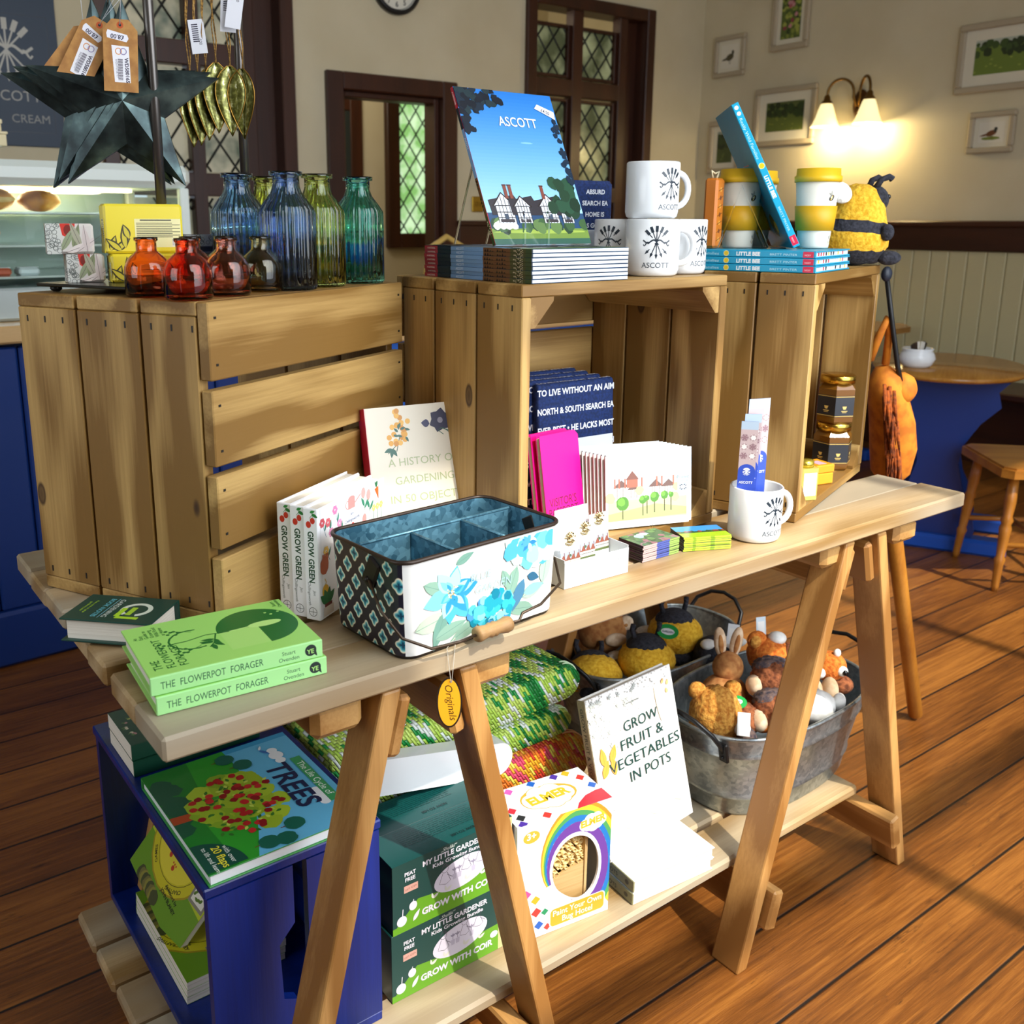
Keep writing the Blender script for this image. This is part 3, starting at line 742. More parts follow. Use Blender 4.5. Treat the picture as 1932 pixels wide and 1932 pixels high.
S.text(.44, 1.07, 'tion', .075, '#d8d6cf'); S.text(.635, 1.085, '4.75', .075, '#d8d6cf', bold=.02)
S.build('lettering', mb_)

# cafe tables and chairs at the right
M_oak = wood('varnished_oak', '#c18a3c', '#8f5d22', 'x', .18, .7, 0, .35)
tb1 = thing('cafe_table', 'oval oak cafe table on blue scrolled trestle legs beside the panelled wall', 'table', (3.62, 1.13, 0), R(27))
prof = [(.0, .715), (.37, .715), (.385, .722), (.388, .73), (.382, .738), (.0, .738)]
MB().lathe(prof, 64, sx=1.03, sy=.75).build('tabletop', M_oak, tb1)
def leg_outline():
    pts = [(.20, .0)]
    ctrl = [(.22, .70), (.185, .66), (.20, .60), (.135, .53), (.085, .44), (.075, .36), (.10, .26), (.14, .18), (.16, .09), (.15, .06)]
    return [(-x, z) for x, z in ctrl] + [(x, z) for x, z in ctrl[::-1]]
for i, x in enumerate((-.14, .20)):
    lg = MB(); T = Matrix.Translation((x, 0, 0)) @ Matrix.Rotation(R(90), 4, 'X') @ Matrix.Identity(4)
    T = axes((x, 0, 0), (0, 1, 0), (0, 0, 1))
    lg.prism(leg_outline(), -.016, .016, T=T)
    lg.build('leg', flat('#12357c', .3), tb1)
    MB().box(x - .045, x + .045, -.28, .28, 0, .065, .012).build('foot', flat('#1650b4', .35), tb1)
MB().box(-.14, .20, -.02, .02, .25, .30).build('stretcher', flat('#0f2f70', .4), tb1)
bowl = thing('sugar_bowl', 'white china sugar bowl with packets on the oval oak table', 'bowl', (3.44, 1.17, .7385))
MB().lathe([(.045, 0), (.058, .012), (.068, .035), (.062, .055), (.054, .066), (.060, .074), (.056, .076), (.048, .066), (.056, .05), (.058, .03), (.04, .012), (0, .01)], 28).build('bowl', flat('#e9ecef', .15), bowl)
for i, c in enumerate(('#2a1a12', '#3a2416', '#e9e2d6', '#d9d2c6', '#241610')):
    MB(Matrix.Translation((-.028 + .014 * i, .004 * (i % 3 - 1), .045)) @ Matrix.Rotation(R(-24 + 12 * i), 4, 'Y')).box(-.012, .012, -.003, .003, 0, .055, .001).build('sugar_packet', flat(c, .5), bowl)
tb2 = thing('cafe_table', 'farther angular oak table top beyond the oval table, against the panelling', 'table', (4.62, 2.30, 0), R(-8))
MB().prism([(-.55, -.30), (-.42, -.42), (.22, -.30), (.34, -.16), (.30, .30), (-.45, .34)], .715, .745).build('tabletop', M_oak, tb2)
for x in (-.25, .05): MB().box(x - .02, x + .02, -.16, .16, .06, .714, .005).build('leg', flat('#1650b4', .4), tb2); MB().box(x - .04, x + .04, -.26, .26, 0, .06, .01).build('foot', flat('#1650b4', .4), tb2)

M_pine = wood('honey_pine', '#c98a35', '#96591b', 'z', .3, 1, 0, .4); M_piney = wood('honey_pine', '#c98a35', '#96591b', 'y', .3, 1, 0, .4)
ch = thing('wooden_chair', 'honey coloured wooden chair with turned legs, cut by the right edge', 'chair', (3.475, .675, 0), R(-132))
seat = [(-.20, -.17), (-.17, -.20), (.17, -.20), (.20, -.17), (.17, .17), (.14, .20), (-.14, .20), (-.17, .17)]
MB().prism([(x * 1.05, y * 1.05) for x, y in seat], .425, .455).prism([(x, y) for x, y in seat], .455, .462).build('seat', M_piney, ch)
lp = [(.010, 0), (.013, .02), (.015, .10), (.019, .12), (.014, .13), (.018, .20), (.021, .235), (.016, .25), (.022, .265), (.016, .28), (.020, .33), (.016, .43)]
for x in (-.15, .15):
    for y in (-.15, .15):
        T = Matrix.Translation((x * 1.22, y * 1.22, 0)) @ Matrix.Rotation(R(-4.2 * (1 if x > 0 else -1)), 4, 'Y') @ Matrix.Rotation(R(4.2 * (1 if y > 0 else -1)), 4, 'X')
        MB().lathe(lp, 16, T=T).build('leg', M_pine, ch)
for x in (-.168, .168): MB().tube([(x, -.165, .17), (x, .165, .17)], .010, 8).build('stretcher', M_piney, ch)
MB().tube([(-.168, 0, .17), (.168, 0, .17)], .010, 8).build('stretcher', M_piney, ch)
MB().tube([(-.165, .165, .17 + .05), (.165, .165, .22)], .010, 8).build('stretcher', M_piney, ch)
for x in (-.15, -.075, 0, .075, .15): MB().tube([(x, .17, .455), (x * 1.1, .23, .85)], .009, 8).build('back_spindle', M_pine, ch)
MB().box(-.20, .20, .215, .245, .83, .90, .01).build('backrest', M_piney, ch)
# chair partly seen behind the crates (its back rail shows above the dado)
ch2 = thing('wooden_chair', 'pale wooden chair back showing just behind the leaning guide book', 'chair', (2.78, 3.25, 0), R(10))
MB().prism([(x * 1.05, y * 1.05) for x, y in seat], .425, .46).build('seat', M_piney, ch2)
for x in (-.16, .16):
    for y in (-.16, .16): MB().tube([(x, y, 0), (x * .9, y * .9, .426)], .015, 8).build('leg', M_pine, ch2)
bk = MB().tube([(-.16, .17, .46), (-.17, .20, 1.02), (-.11, .21, 1.17), (0, .215, 1.22), (.11, .21, 1.17), (.17, .20, 1.02), (.16, .17, .46)], .016, 8)
bk.build('back_hoop', flat('#d8b766', .4), ch2)
for x in (-.08, 0, .08): MB().tube([(x, .18, .46), (x, .21, 1.17)], .008, 8).build('back_spindle', M_pine, ch2)

# ================================================================== trestle table
M_top = wood('weathered_table_top', '#c9ae84', '#93713f', 'x', .55, 1, .45, .8, grey='#aaa08c')
M_crz = wood('pine_crate', '#cfa968', '#84602b', 'z', .5, 1, .6, 1.0)
M_crx = wood('pine_crate', '#cfa968', '#84602b', 'x', .5, 1, .6, 1.0)
M_cry = wood('pine_crate', '#cfa968', '#84602b', 'y', .5, 1, .6, 1.0)
M_end = speckle('end_grain', '#6b4a22', '#9a7338', 45, .7)
M_legw = wood('trestle_pine', '#cf9d5c', '#976730', 'z', .5, 1, .35, .9)
M_legy = wood('trestle_pine', '#cf9d5c', '#976730', 'y', .5, 1, .35, .9)
tt = thing('trestle_tabletop', 'weathered plank table top spanning the two wooden trestles', 'table top', (0, 0, .772))
bnd = [(0, .091, 1.546), (.0965, .187, 1.553), (.2005, .273, 1.47), (.279, .392, 1.50), (.3955, .491, 1.535), (.494, .581, 1.53), (.584, .671, 1.54)]
for i, (a, b_, L) in enumerate(bnd):
    dz = (0, -.0045, .003, -.006, .001, -.002, 0)[i]
    MB().box((0, .002, -.001, .004, .001, 0, 0)[i], L, a, b_, 0 + min(dz, 0), .0279 + min(dz, 0), .0035).build('board', M_top, tt)
M_bat = wood('batten_pine', '#c79c5e', '#9a6c34', 'y', .55, 1, .3, .6)
for x0, x1 in ((.176, .243), (.396, .465), (1.139, 1.206), (1.362, 1.432)):
    MB().box(x0, x1, .024, .645, -.050, -.0068, .009).build('batten', M_bat, tt)

def strut(mb, A, B, w, d, b=.004):
    """rectangular leg from A to B: w across x, d along y, foot and top cut level"""
    (ax, az), (bx, bz) = A, B
    y0, y1 = d
    mb.box(0, 1, 0, 1, 0, 1, 0)
    n = len(mb.v) - 8
    vs = [(x, y, z) for z in (0, 1) for y in (y0, y1) for x in (-.5, .5)]
    for k, (x, y, z) in enumerate(vs):
        t = z; mb.v[n + k] = tuple(mb.T @ Vector((ax + (bx - ax) * t + x * w, y, az + (bz - az) * t)))
    return mb
def trestle(cx, foot, top, label):
    t = thing('trestle', label, 'trestle', (cx, 0, 0), 0, 'trestles under the plank table')
    for sg in (-1, 1):
        for y in ((.014, .074), (.60, .66)):
            o = strut(MB(), (sg * foot, 0.0), (sg * top, .7645), .027, y).build('leg', M_legw, t)
            bv = o.modifiers.new('edge', 'BEVEL'); bv.width = .0035; bv.segments = 2
        lean = math.atan2(foot - top, .765)
        T = Matrix.Translation((sg * (top - .0), 0, .765)) @ Matrix.Rotation(-sg * lean, 4, 'Y')
        MB(T).box(-sg * .0165, -sg * .0385, .022, .652, -.092, -.012, .006).build('rail', M_legy, t)
        xs = foot - (foot - top) * .13 / .765
        T = Matrix.Translation((sg * xs, 0, .115)) @ Matrix.Rotation(-sg * lean, 4, 'Y')
        MB(T).box(-sg * .0150, -sg * .043, .0, .67, -.038, .036, .004).build('stretcher', M_legy, t)
    return t
trestle(.330, .238, .055, 'wooden trestle at the near left end under the plank table')
trestle(1.247, .257, .048, 'wooden trestle at the far right end under the plank table')
sh = thing('lower_shelf', 'low slatted plank shelf resting across both trestles', 'shelf', (0, 0, .152))
for i, (a, b_) in enumerate(((.085, .175), (.185, .268), (.278, .338), (.344, .430), (.437, .526), (.536, .630))):
    MB().box((.03, .03, .028, .03, .027, .026)[i], (1.43, 1.46, 1.45, 1.44, 1.46, 1.45)[i], a, b_, 0, .0225, .005).build('board', M_top, sh)

# ================================================================== crates
def crate(loc, rz, W, H, D, label, mirror=False, th=.017):
    """open crate on end: side planks, top and bottom boards, slatted back, corner battens. Slats at y=0 when mirrored, else at y=D"""
    c = thing('wooden_crate', label, 'crate', loc, rz, 'pine display crates on the table')
    pw = D / 3
    for sx in (0, 1):
        x0 = 0 if sx == 0 else W - th
        for i in range(3):
            g = .004
            MB().box(x0, x0 + th, pw * i + g / 2 + (th if mirror else 0) * (i == 0), pw * (i + 1) - g / 2 - (0 if mirror else th) * (i == 2), th + .0005, H - th - .0005, .0015).build('side_plank', M_crz, c)
    for i in range(3):
        for z0, z1 in ((0, th), (H - th, H)):
            a = pw * i + .003; b_ = pw * (i + 1) - .003
            if mirror and i == 0: a = th
            if not mirror and i == 2: b_ = D - th
            MB().box(0, W, a, b_, z0, z1, .0015).build('end_board', M_crx, c)
    yb = (-.0005, th - .0005) if mirror else (D - th + .0005, D + .0005)
    n = 4; gap = .012; sh_ = (H - gap * (n - 1)) / n
    for i in range(n):
        z = i * (sh_ + gap)
        MB().box(0.0005, W - .0005, yb[0], yb[1], z, z + sh_, .0015).build('slat', M_crx, c)
    for x in (0, 1):
        for z in (0, 1):
            xx = th if x == 0 else W - th; zz = th if z == 0 else H - th; sx = 1 if x == 0 else -1; sz = 1 if z == 0 else -1
            a, b_ = (th + .001, D - .003) if mirror else (.004, D - th - .001)
            T = axes((xx + sx * .0005, a, zz + sz * .0005), (sx, 0, 0), (0, 0, sz))
            if T.to_3x3().col[2].y < 0: T = T @ Matrix.Translation((0, 0, -(b_ - a)))
            MB(T).prism([(0, 0), (.042, 0), (.042, .006), (.008, .042), (0, .042)], 0, b_ - a).build('corner_batten', M_cry, c)
    nl = MB(); kk = flat('#1c1712', .5)
    for i in range(3):
        for t in (.22, .52, .82):
            for zz in (H - .032, .03): nl.box(-.0006, .0001, pw * (i + t) - .0011, pw * (i + t) + .0011, zz - .004, zz + .004)
    for i in range(n):
        z = i * (sh_ + gap)
        for x in (.012, W - .012):
            for t in (.2, .8):
                y = -.0011 if mirror else D + .0003
                nl.box(x - .002, x + .002, y, y + .0008, z + sh_ * t - .0015, z + sh_ * t + .0015)
    nl.build('nail', kk, c)
    return c
LY = R(27.0); LC = Vector((.1525, .2125, .8005)); LW, LH, LD = .440, .4075, .325
crate(LC, LY, LW, LH, LD, 'pine crate at the left turned with its slatted back to the front', True)
MC = Vector((.565, .139, .8005)); MYW = R(2.0); MW, MH, MD = .440, .4165, .305
crate(MC, MYW, MW, MH, MD, 'middle pine crate with open front holding cards and tea towels')
RC = Vector((1.114, .066, .8005)); RY = R(18.7); RW, RH, RD = .432, .4185, .292
crate(RC, RY, RW, RH, RD, 'right pine crate with open front holding honey jars')
def Lp(x, y, z=0.0): return LC + Matrix.Rotation(LY, 3, 'Z') @ Vector((x, y, LH + .0006 + z))
def Mp(x, y, z=0.0): return MC + Matrix.Rotation(MYW, 3, 'Z') @ Vector((x, y, MH + .0006 + z))
def Rp(x, y, z=0.0): return RC + Matrix.Rotation(RY, 3, 'Z') @ Vector((x, y, RH + .0006 + z))
# blue crate standing on the low shelf
M_cb = wood('blue_painted_wood', '#0a2a84', '#071c5c', 'z', .35, 1, 0, .5)
bc = thing('blue_crate', 'dark blue painted crate holding green books on the low shelf', 'crate', (.082, .142, .1752))
w, d, h, t = .245, .49, .325, .014
MB().box(0, w, 0, d, 0, t, .001).build('base', M_cb, bc)
MB().box(-.004, w + .004, 0, d, h - t, h, .002).build('top_board', M_cb, bc)
for y in (0, d - t):
    for a, b_ in ((0, .115), (.135, w)):
        m = MB()
        pts = [(a, t + .0005), (b_, t + .0005), (b_, h - t - .0005), (a, h - t - .0005)]
        if a == 0: pts = [(0, t + .0005), (.09, t + .0005), (.115, .10), (.115, .105), (.095, .115), (.092, .2), (.115, .225), (.115, h - t - .0005), (0, h - t - .0005)]
        m.prism(pts, 0, t, T=axes((0, y + t, 0), (1, 0, 0), (0, 0, 1)))
        m.build('side_panel', M_cb, bc)
for z in (.02, .12, .22): MB().box(w - t - .001, w - .001, t + .001, d - t - .001, z, z + .08, .001).build('back_slat', M_cb, bc)
# ================================================================== books
M_page = flat('#efe9dc', .8)
def page_mat():
    m, nt, b = new_mat('page_edges'); L = nt.links.new
    tc = nd(nt, 'ShaderNodeTexCoord'); mp = nd(nt, 'ShaderNodeMapping'); mp.inputs['Scale'].default_value = (1, 1, 900); L(tc.outputs['Object'], mp.inputs[0])
    n = nd(nt, 'ShaderNodeTexNoise'); n.inputs['Scale'].default_value = 1; n.inputs['Detail'].default_value = 1; L(mp.outputs[0], n.inputs['Vector'])
    r = ramp(nt, [(.3, '#d9d2c3'), (.7, '#f4efe4')]); L(n.outputs['Fac'], r.inputs[0]); L(r.outputs[0], b.inputs['Base Color']); b.inputs['Roughness'].default_value = .8
    return m
M_pages = page_mat()
def book(name, label, cat, M, w, h, t, cover, front=None, spine=None, back=None, hard=True, spine_col=None, group=None, lip=.003, rough=.4, pages=None, top_lean=0, edge=None):
    """local frame: x from spine to fore edge, y from foot to head, z from back cover to front cover"""
    b = thing(name, label, cat, (0, 0, 0), 0, group); b.matrix_world = M
    ct = .0022 if hard else .0007
    lip = lip if hard else .0
    c = MB(); cm = flat(cover, rough); sm = flat(spine_col, rough) if spine_col else cm
    c.box(.0008, w, 0, h, t - ct, t, ct * .3, m=cm); c.box(.0008, w, 0, h, 0, ct, ct * .3, m=cm)
    c.box(-.0006, ct + .0006, 0, h, .0002, t - .0002, ct * .4, m=sm)
    c.build('cover', None, b)
    MB().box(ct + .0012, w - lip, lip, h - lip, ct + .0001, t - ct - .0001).build('page_block', pages or M_pages, b)
    if front:
        S = Sheet(w, h, axes((0, 0, t), (1, 0, 0), (0, 1, 0)), rough); front(S, w, h); S.build('cover_print', b)
    if spine:
        S = Sheet(h, t, axes((-.0006, h, 0), (0, -1, 0), (0, 0, 1)), rough); spine(S, h, t); S.build('spine_print', b)
    if back:
        S = Sheet(w, h, axes((w, 0, 0), (-1, 0, 0), (0, 1, 0)), rough); back(S, w, h); S.build('back_print', b)
    return b
def lying(x, y, z, ang):
    """spine line starts at (x,y) at the head end; spine runs along ang, cover face up"""
    a = R(ang); ey = Vector((-math.cos(a), -math.sin(a), 0)); ex = Vector((-math.sin(a), math.cos(a), 0))
    return axes((0, 0, 0), ex, ey)
def place(ex, ey, p): 
    T = axes((0, 0, 0), ex, ey); T.translation = Vector(p); return T
def upright(p, yaw, lean=0.0):
    """foot of the spine edge at p, cover facing front; leans back by lean degrees"""
    a, l = R(yaw), R(lean); ex = Vector((math.cos(a), math.sin(a), 0)); nb = Vector((-math.sin(a), math.cos(a), 0))
    ey = Vector((0, 0, 1)) * math.cos(l) + nb * math.sin(l)
    return place(ex, ey, p)

# --- two green foragers' books at the near corner
def fl_front(S, w, h):
    G = '#0f6a2c'; ci = w * .53
    # big dark half circle and quarter at the foot, spoon and sprig growing to the head
    S.disc(ci, h * .265, w * .36, G, h * .245, 0, 40, -90, 90)
    S.disc(ci, h * .265, w * .36, G, h * .245, 0, 24, 180, 270)
    for a0 in (): pass
    S.disc(ci, h * .265, w * .36, G, h * .245, 0, 24, 90, 90)
    S.rect(ci - w * .36, h * .265, ci, h * .50, '#a9e078')
    S.disc(ci + .002, h * .215, .0075, '#b9e887', .020)
    S.line([(ci + .002, h * .29), (ci, h * .44)], .0022, '#b9e887')
    for dx, dy in ((.028, .07), (.034, .075), (.031, .055), (.024, .06)): S.disc(ci + dx, h * .265 - dy + .035, .0018, '#a9e078')
    S.line([(ci, h * .44), (ci + .004, h * .58), (ci - .002, h * .70), (ci - .002, h * .80)], .0018, G)
    for a0, a1, cx, cy, r in ((150, 30, 0, .62, .026),): S.line([(ci + r * math.cos(R(a)), h * .66 + r * math.sin(R(a)) * 1.0 - .0) for a in range(-20, 201, 20)], .0024, G)
    for bx, by in ((-.026, .69), (.026, .69), (-.002, .81), (-.03, .73), (.03, .73)):
        S.line([(ci + bx * .8, h * (by - .05)), (ci + bx, h * by)], .0012, G)
        for k in range(3): S.disc(ci + bx + .005 * (k - 1), h * by + .004 * ((k + 1) % 2) + .004, .0022, G)
    S.line([(ci + .002, h * .52), (ci - .020, h * .56), (ci - .030, h * .60)], .0016, G)
    for k in range(7): S.leaf(ci - .012 - .004 * (k % 4), h * (.545 + .011 * (k % 4)), .016, .006, R(200 if k < 4 else 80) + .3 * (k % 3 - 1), G)
    S.text(w * .10, h * .905, 'THE', .0135, G, 'l'); S.text(w * .10, h * .835, 'FLOWERPOT', .0135, G, 'l'); S.text(w * .10, h * .765, 'FORAGER', .0135, G, 'l')
    for i, t in enumerate(('An', 'Easy', 'Guide to', 'Growing', 'Wild Food', 'at Home')): S.text(w * .72, h * (.945 - .032 * i), t, .0065, G, 'l')
    S.text(w * .90, h * .06, 'Stuart', .0065, G, 'c'); S.text(w * .90, h * .028, 'Ovenden', .0065, G, 'c')
def fl_spine(S, h, t):
    G = '#1d5c3a'
    S.text(h * .055, t * .30, 'THE  FLOWERPOT  FORAGER', .0115, G, 'l', width=h * .58)
    S.text(h * .79, t * .56, 'Stuart', .0065, G, 'c'); S.text(h * .79, t * .22, 'Ovenden', .0065, G, 'c')
    S.disc(h * .925, t * .52, .0068, '#1d2b2a'); S.poly([(h * .935, t * .35), (h * .965, t * .12), (h * .958, t * .5)], '#1d2b2a'); S.text(h * .923, t * .34, 'YE', .0075, '#a9e078', bold=.02)
kx = Vector((-.02, 1, 0)).normalized()
P0 = Vector((.2005, .0335, .8005))
for k, (dx, dy, an, lb) in enumerate(((0, 0, -4.3, 'lower of two light green gardening hardbacks lying at the table corner'), (-.004, .0015, -4.9, 'upper of two light green gardening hardbacks, dark green emblem on its cover'))):
    a = R(an); sd = Vector((math.cos(a), math.sin(a), 0)); ex = Vector((-math.sin(a), math.cos(a), 0))
    book('hardback_book', lb, 'book', place(ex, -sd, P0 + Vector((dx, dy, .0213 * k))), .138, .190, .0209, '#9fdc6e', fl_front, fl_spine, spine_col='#a6e394', group='green foraging books', lip=.004)

# --- small dark green notebook tucked against the crate
def nb_front(S, w, h):
    S.ring(w * .5, h * .68, .020, .006, '#cfd8c6', 30, a0=20, a1=330); S.rect(w * .5 - .003, h * .52, w * .5 + .022, h * .58, '#a5d02c'); S.rect(w * .42, h * .62, w * .72, h * .68, '#9cc52f'); S.rect(w * .78, h * .55, w * .86, h * .80, '#a5d02c')
    S.text(w * .5, h * .40, 'GARDENING', .0095, '#cfd8cf'); S.line([(w * .12, h * .375), (w * .88, h * .375)], .0008, '#7fb8c9'); S.text(w * .5, h * .285, 'BOOK NOTES', .009, '#5fb4c4', bold=.01)
    S.text(w * .5, h * .15, 'Keep time on your', .005, '#a5d02c'); S.text(w * .5, h * .10, 'gardening year', .005, '#a5d02c')
a = R(-45); e1 = Vector((math.cos(a), math.sin(a), 0)); e2 = Vector((-math.sin(a), math.cos(a), 0))
book('notebook', 'small dark green gardening notebook half hidden behind the light green books', 'book', place(-e2, e1, Vector((.030, .346, .8035))), .078, .118, .030, '#0e3d33', nb_front, hard=True, lip=.006)

# --- three upright white books with cherries on the spines
def gg_spine(S, h, t):
    S.leaf(h * .045, t * .62, .010, .0045, R(65), '#1d7a34'); S.leaf(h * .035, t * .50, .008, .004, R(110), '#2b8a3c')
    S.line([(h * .05, t * .66), (h * .085, t * .48)], .0006, '#2d6b2a'); S.line([(h * .05, t * .66), (h * .13, t * .68)], .0006, '#2d6b2a')
    S.disc(h * .105, t * .66, .0042, '#c8321e', .0036); S.disc(h * .142, t * .38, .0045, '#c8321e', .0038)
    S.text(h * .43, t * .32, 'GROW GREEN', .0118, '#14452d', 'c', bold=.03, width=h * .46)
    S.text(h * .75, t * .58, 'Jen', .0055, '#33473d', 'c', shear=.2); S.text(h * .76, t * .22, 'Chillingsworth', .0055, '#33473d', 'c', shear=.2)
    S.ring(h * .925, t * .5, .0062, .0007, '#2c3a36'); S.line([(h * .925, t * .25), (h * .925, t * .75)], .0006, '#2c3a36'); S.line([(h * .895, t * .5), (h * .955, t * .5)], .0006, '#2c3a36')
def gg_front(S, w, h):
    S.line([(.006, 0), (.006, h)], .0008, '#cfd3d8')
    rnd = random.Random(3)
    def flower(x, y, r, c, n=6):
        for i in range(n): S.disc(x + r * .6 * math.cos(i * 6.283 / n), y + r * .6 * math.sin(i * 6.283 / n), r * .42, c, n=8)
    for x, y, c, L in ((.06, .86, '#c9505a', .14), (.14, .84, '#d0606a', .12), (.24, .92, '#cf7aa8', .2), (.18, .74, '#d98bb4', .14), (.30, .78, '#d98bb4', .12), (.10, .60, '#e8c25a', .1)):
        S.line([(w * x, h * y), (w * (x + .05), h * (y - L))], .0008, '#2d6a8a' if c != '#d98bb4' else '#2f8a5a'); flower(w * x, h * y, .0065, c)
        S.leaf(w * (x + .03), h * (y - L * .6), .014, .004, R(60 + 40 * rnd.random()), '#2a7a66')
    S.rect(w * .43, h * .86, w * .53, h * .95, '#d88a88'); S.disc(w * .48, h * .95, w * .05, '#d88a88', .004); S.line([(w * .53, h * .90), (w * .62, h * .955)], .002, '#d88a88'); S.ring(w * .425, h * .905, .006, .0014, '#d88a88')
    S.text(w * .48, h * .80, 'Jen', .0065, '#3a5a8a', shear=.15); S.text(w * .48, h * .745, 'Chillingsworth', .0065, '#3a5a8a', shear=.15)
    for dx in (-.03, 0, .03): S.disc(w * (.46 + dx), h * (.67 + abs(dx)), .0042, '#cf2f22', n=12)
    for x, y in ((.66, .95), (.74, .91), (.67, .70)):
        S.disc(w * x, h * y, .0055, '#ea9a98', .0075); S.line([(w * x, h * (y - .04)), (w * (x + .02), h * (y - .17))], .0008, '#2f8a5a'); S.leaf(w * (x + .015), h * (y - .13), .016, .005, R(120), '#2f7f63'); S.leaf(w * (x + .02), h * (y - .15), .016, .005, R(50), '#2f7f63')
    S.poly([(w * .84, h * .93), (w * .90, h * .95), (w * .90, h * .82)], '#e2622a')
    for a in (70, 90, 115): S.leaf(w * .87, h * .94, .011, .003, R(a), '#2c6e4a')
    for x in (.82, .88, .94): S.line([(w * x, h * .75), (w * x, h * .60)], .0007, '#2f8a5a'); flower(w * x, h * .76, .005, '#f0cf7a')
    S.blob(w * .07, h * .48, .010, '#a8502c', 7, rag=.2, rv=.013)
    for i in range(4): S.line([(w * (.05 + .02 * i), h * .50), (w * (.055 + .022 * i), h * .58)], .003, '#a8502c')
    S.line([(w * .07, h * .36), (w * .09, h * .32), (w * .06, h * .29)], .0012, '#d3a429'); S.disc(w * .075, h * .25, .0075, '#d8a92c', .0085)
    for a in (40, 75, 110, 140): S.leaf(w * .10, h * .13, .022, .011, R(a), '#1d6b3d')
    S.rect(w * .04, h * .02, w * .18, h * .10, '#d9cfc4'); S.rect(w * .06, h * .10, w * .16, h * .13, '#6a2a2a')
for k in range(3):
    d = Vector((math.cos(R(30)), math.sin(R(30)), 0)); nrm = Vector((-math.sin(R(30)), math.cos(R(30)), 0))
    p = Vector((.2625, .1675, .8005)) + nrm * (.0222 * k) + d * (.0035 * k)
    # local z (front cover) faces the front, so the back cover sits behind it
    M = place(d, (0, 0, 1), p + nrm * .0215)
    book('hardback_book', ('front one of three upright white cherry-spined gardening books, its flowered cover showing', 'middle one of three upright white gardening books with cherry spines', 'rearmost of three upright white gardening books with cherry spines, against the slats')[k], 'book', M, .172, .1495, .0215, '#eef0f4', gg_front, gg_spine, group='white cherry books')

# --- pale gardening history leaning between the crates
def hg_front(S, w, h):
    S.rect(0, 0, .002, h, '#d7cfbd')
    rnd = random.Random(11); gx, gy = w * .30, h * .80
    S.line([(w * .18, h * .70), (gx - .004, gy - .01)], .0012, '#2d5a4a'); S.line([(w * .26, h * .71), (gx, gy)], .0012, '#2d5a4a')
    for a in (200, 260, 300): S.leaf(w * .22, h * .73, .014, .006, R(a), '#1f5a4c')
    for i in range(24):
        x, y = gx + .022 * (rnd.random() - .5) * 1.5, gy + .05 * rnd.random() - .01; S.disc(x, y, .0042, rnd.choice(('#d89a2a', '#c8851f', '#e2ab45')), n=10)
    for i in range(8): S.leaf(gx + .02 * (rnd.random() - .5), gy + .02 * rnd.random(), .009, .004, rnd.random() * 6, '#1f5a4c')
    fx, fy = w * .70, h * .885
    for a in (20, 80, 140, 200, 250, 320): S.leaf(fx, fy, .019, .018, R(a), '#2b2b48')
    S.leaf(fx - .018, fy - .004, .014, .012, R(170), '#35355a'); S.disc(fx, fy, .0045, '#8a8796')
    for k, (x1, y1) in enumerate(((.78, .80), (.84, .78), (.72, .79))): S.line([(fx, fy - .012), (w * (x1 - .05), h * (y1 + .03)), (w * x1, h * y1)], .0012, '#2d5a4a')
    for i, t in enumerate(('A HISTORY OF', 'GARDENING', 'IN 50 OBJECTS')): S.text(w * .50, h * (.615 - .118 * i), t, .0165, '#a9b487', 'c', width=w * (.66, .56, .68)[i])
    for a in range(0, 360, 24): S.leaf(w * .20, h * .20, .012, .004, R(a), '#38507c')
    S.line([(w * .2, h * .17), (w * .26, h * .05)], .0014, '#2f5a58'); S.leaf(w * .9, h * .2, .016, .007, R(60), '#1f4a44'); S.leaf(w * .93, h * .17, .016, .006, R(120), '#1f4a44')
book('paperback_book', 'pale gardening history book with pink spine leaning between left and middle crates', 'book', upright((.425, .308, .8005), -9, 14), .172, .232, .026, '#e0d8c6', hg_front, None, hard=False, spine_col='#d3174f')

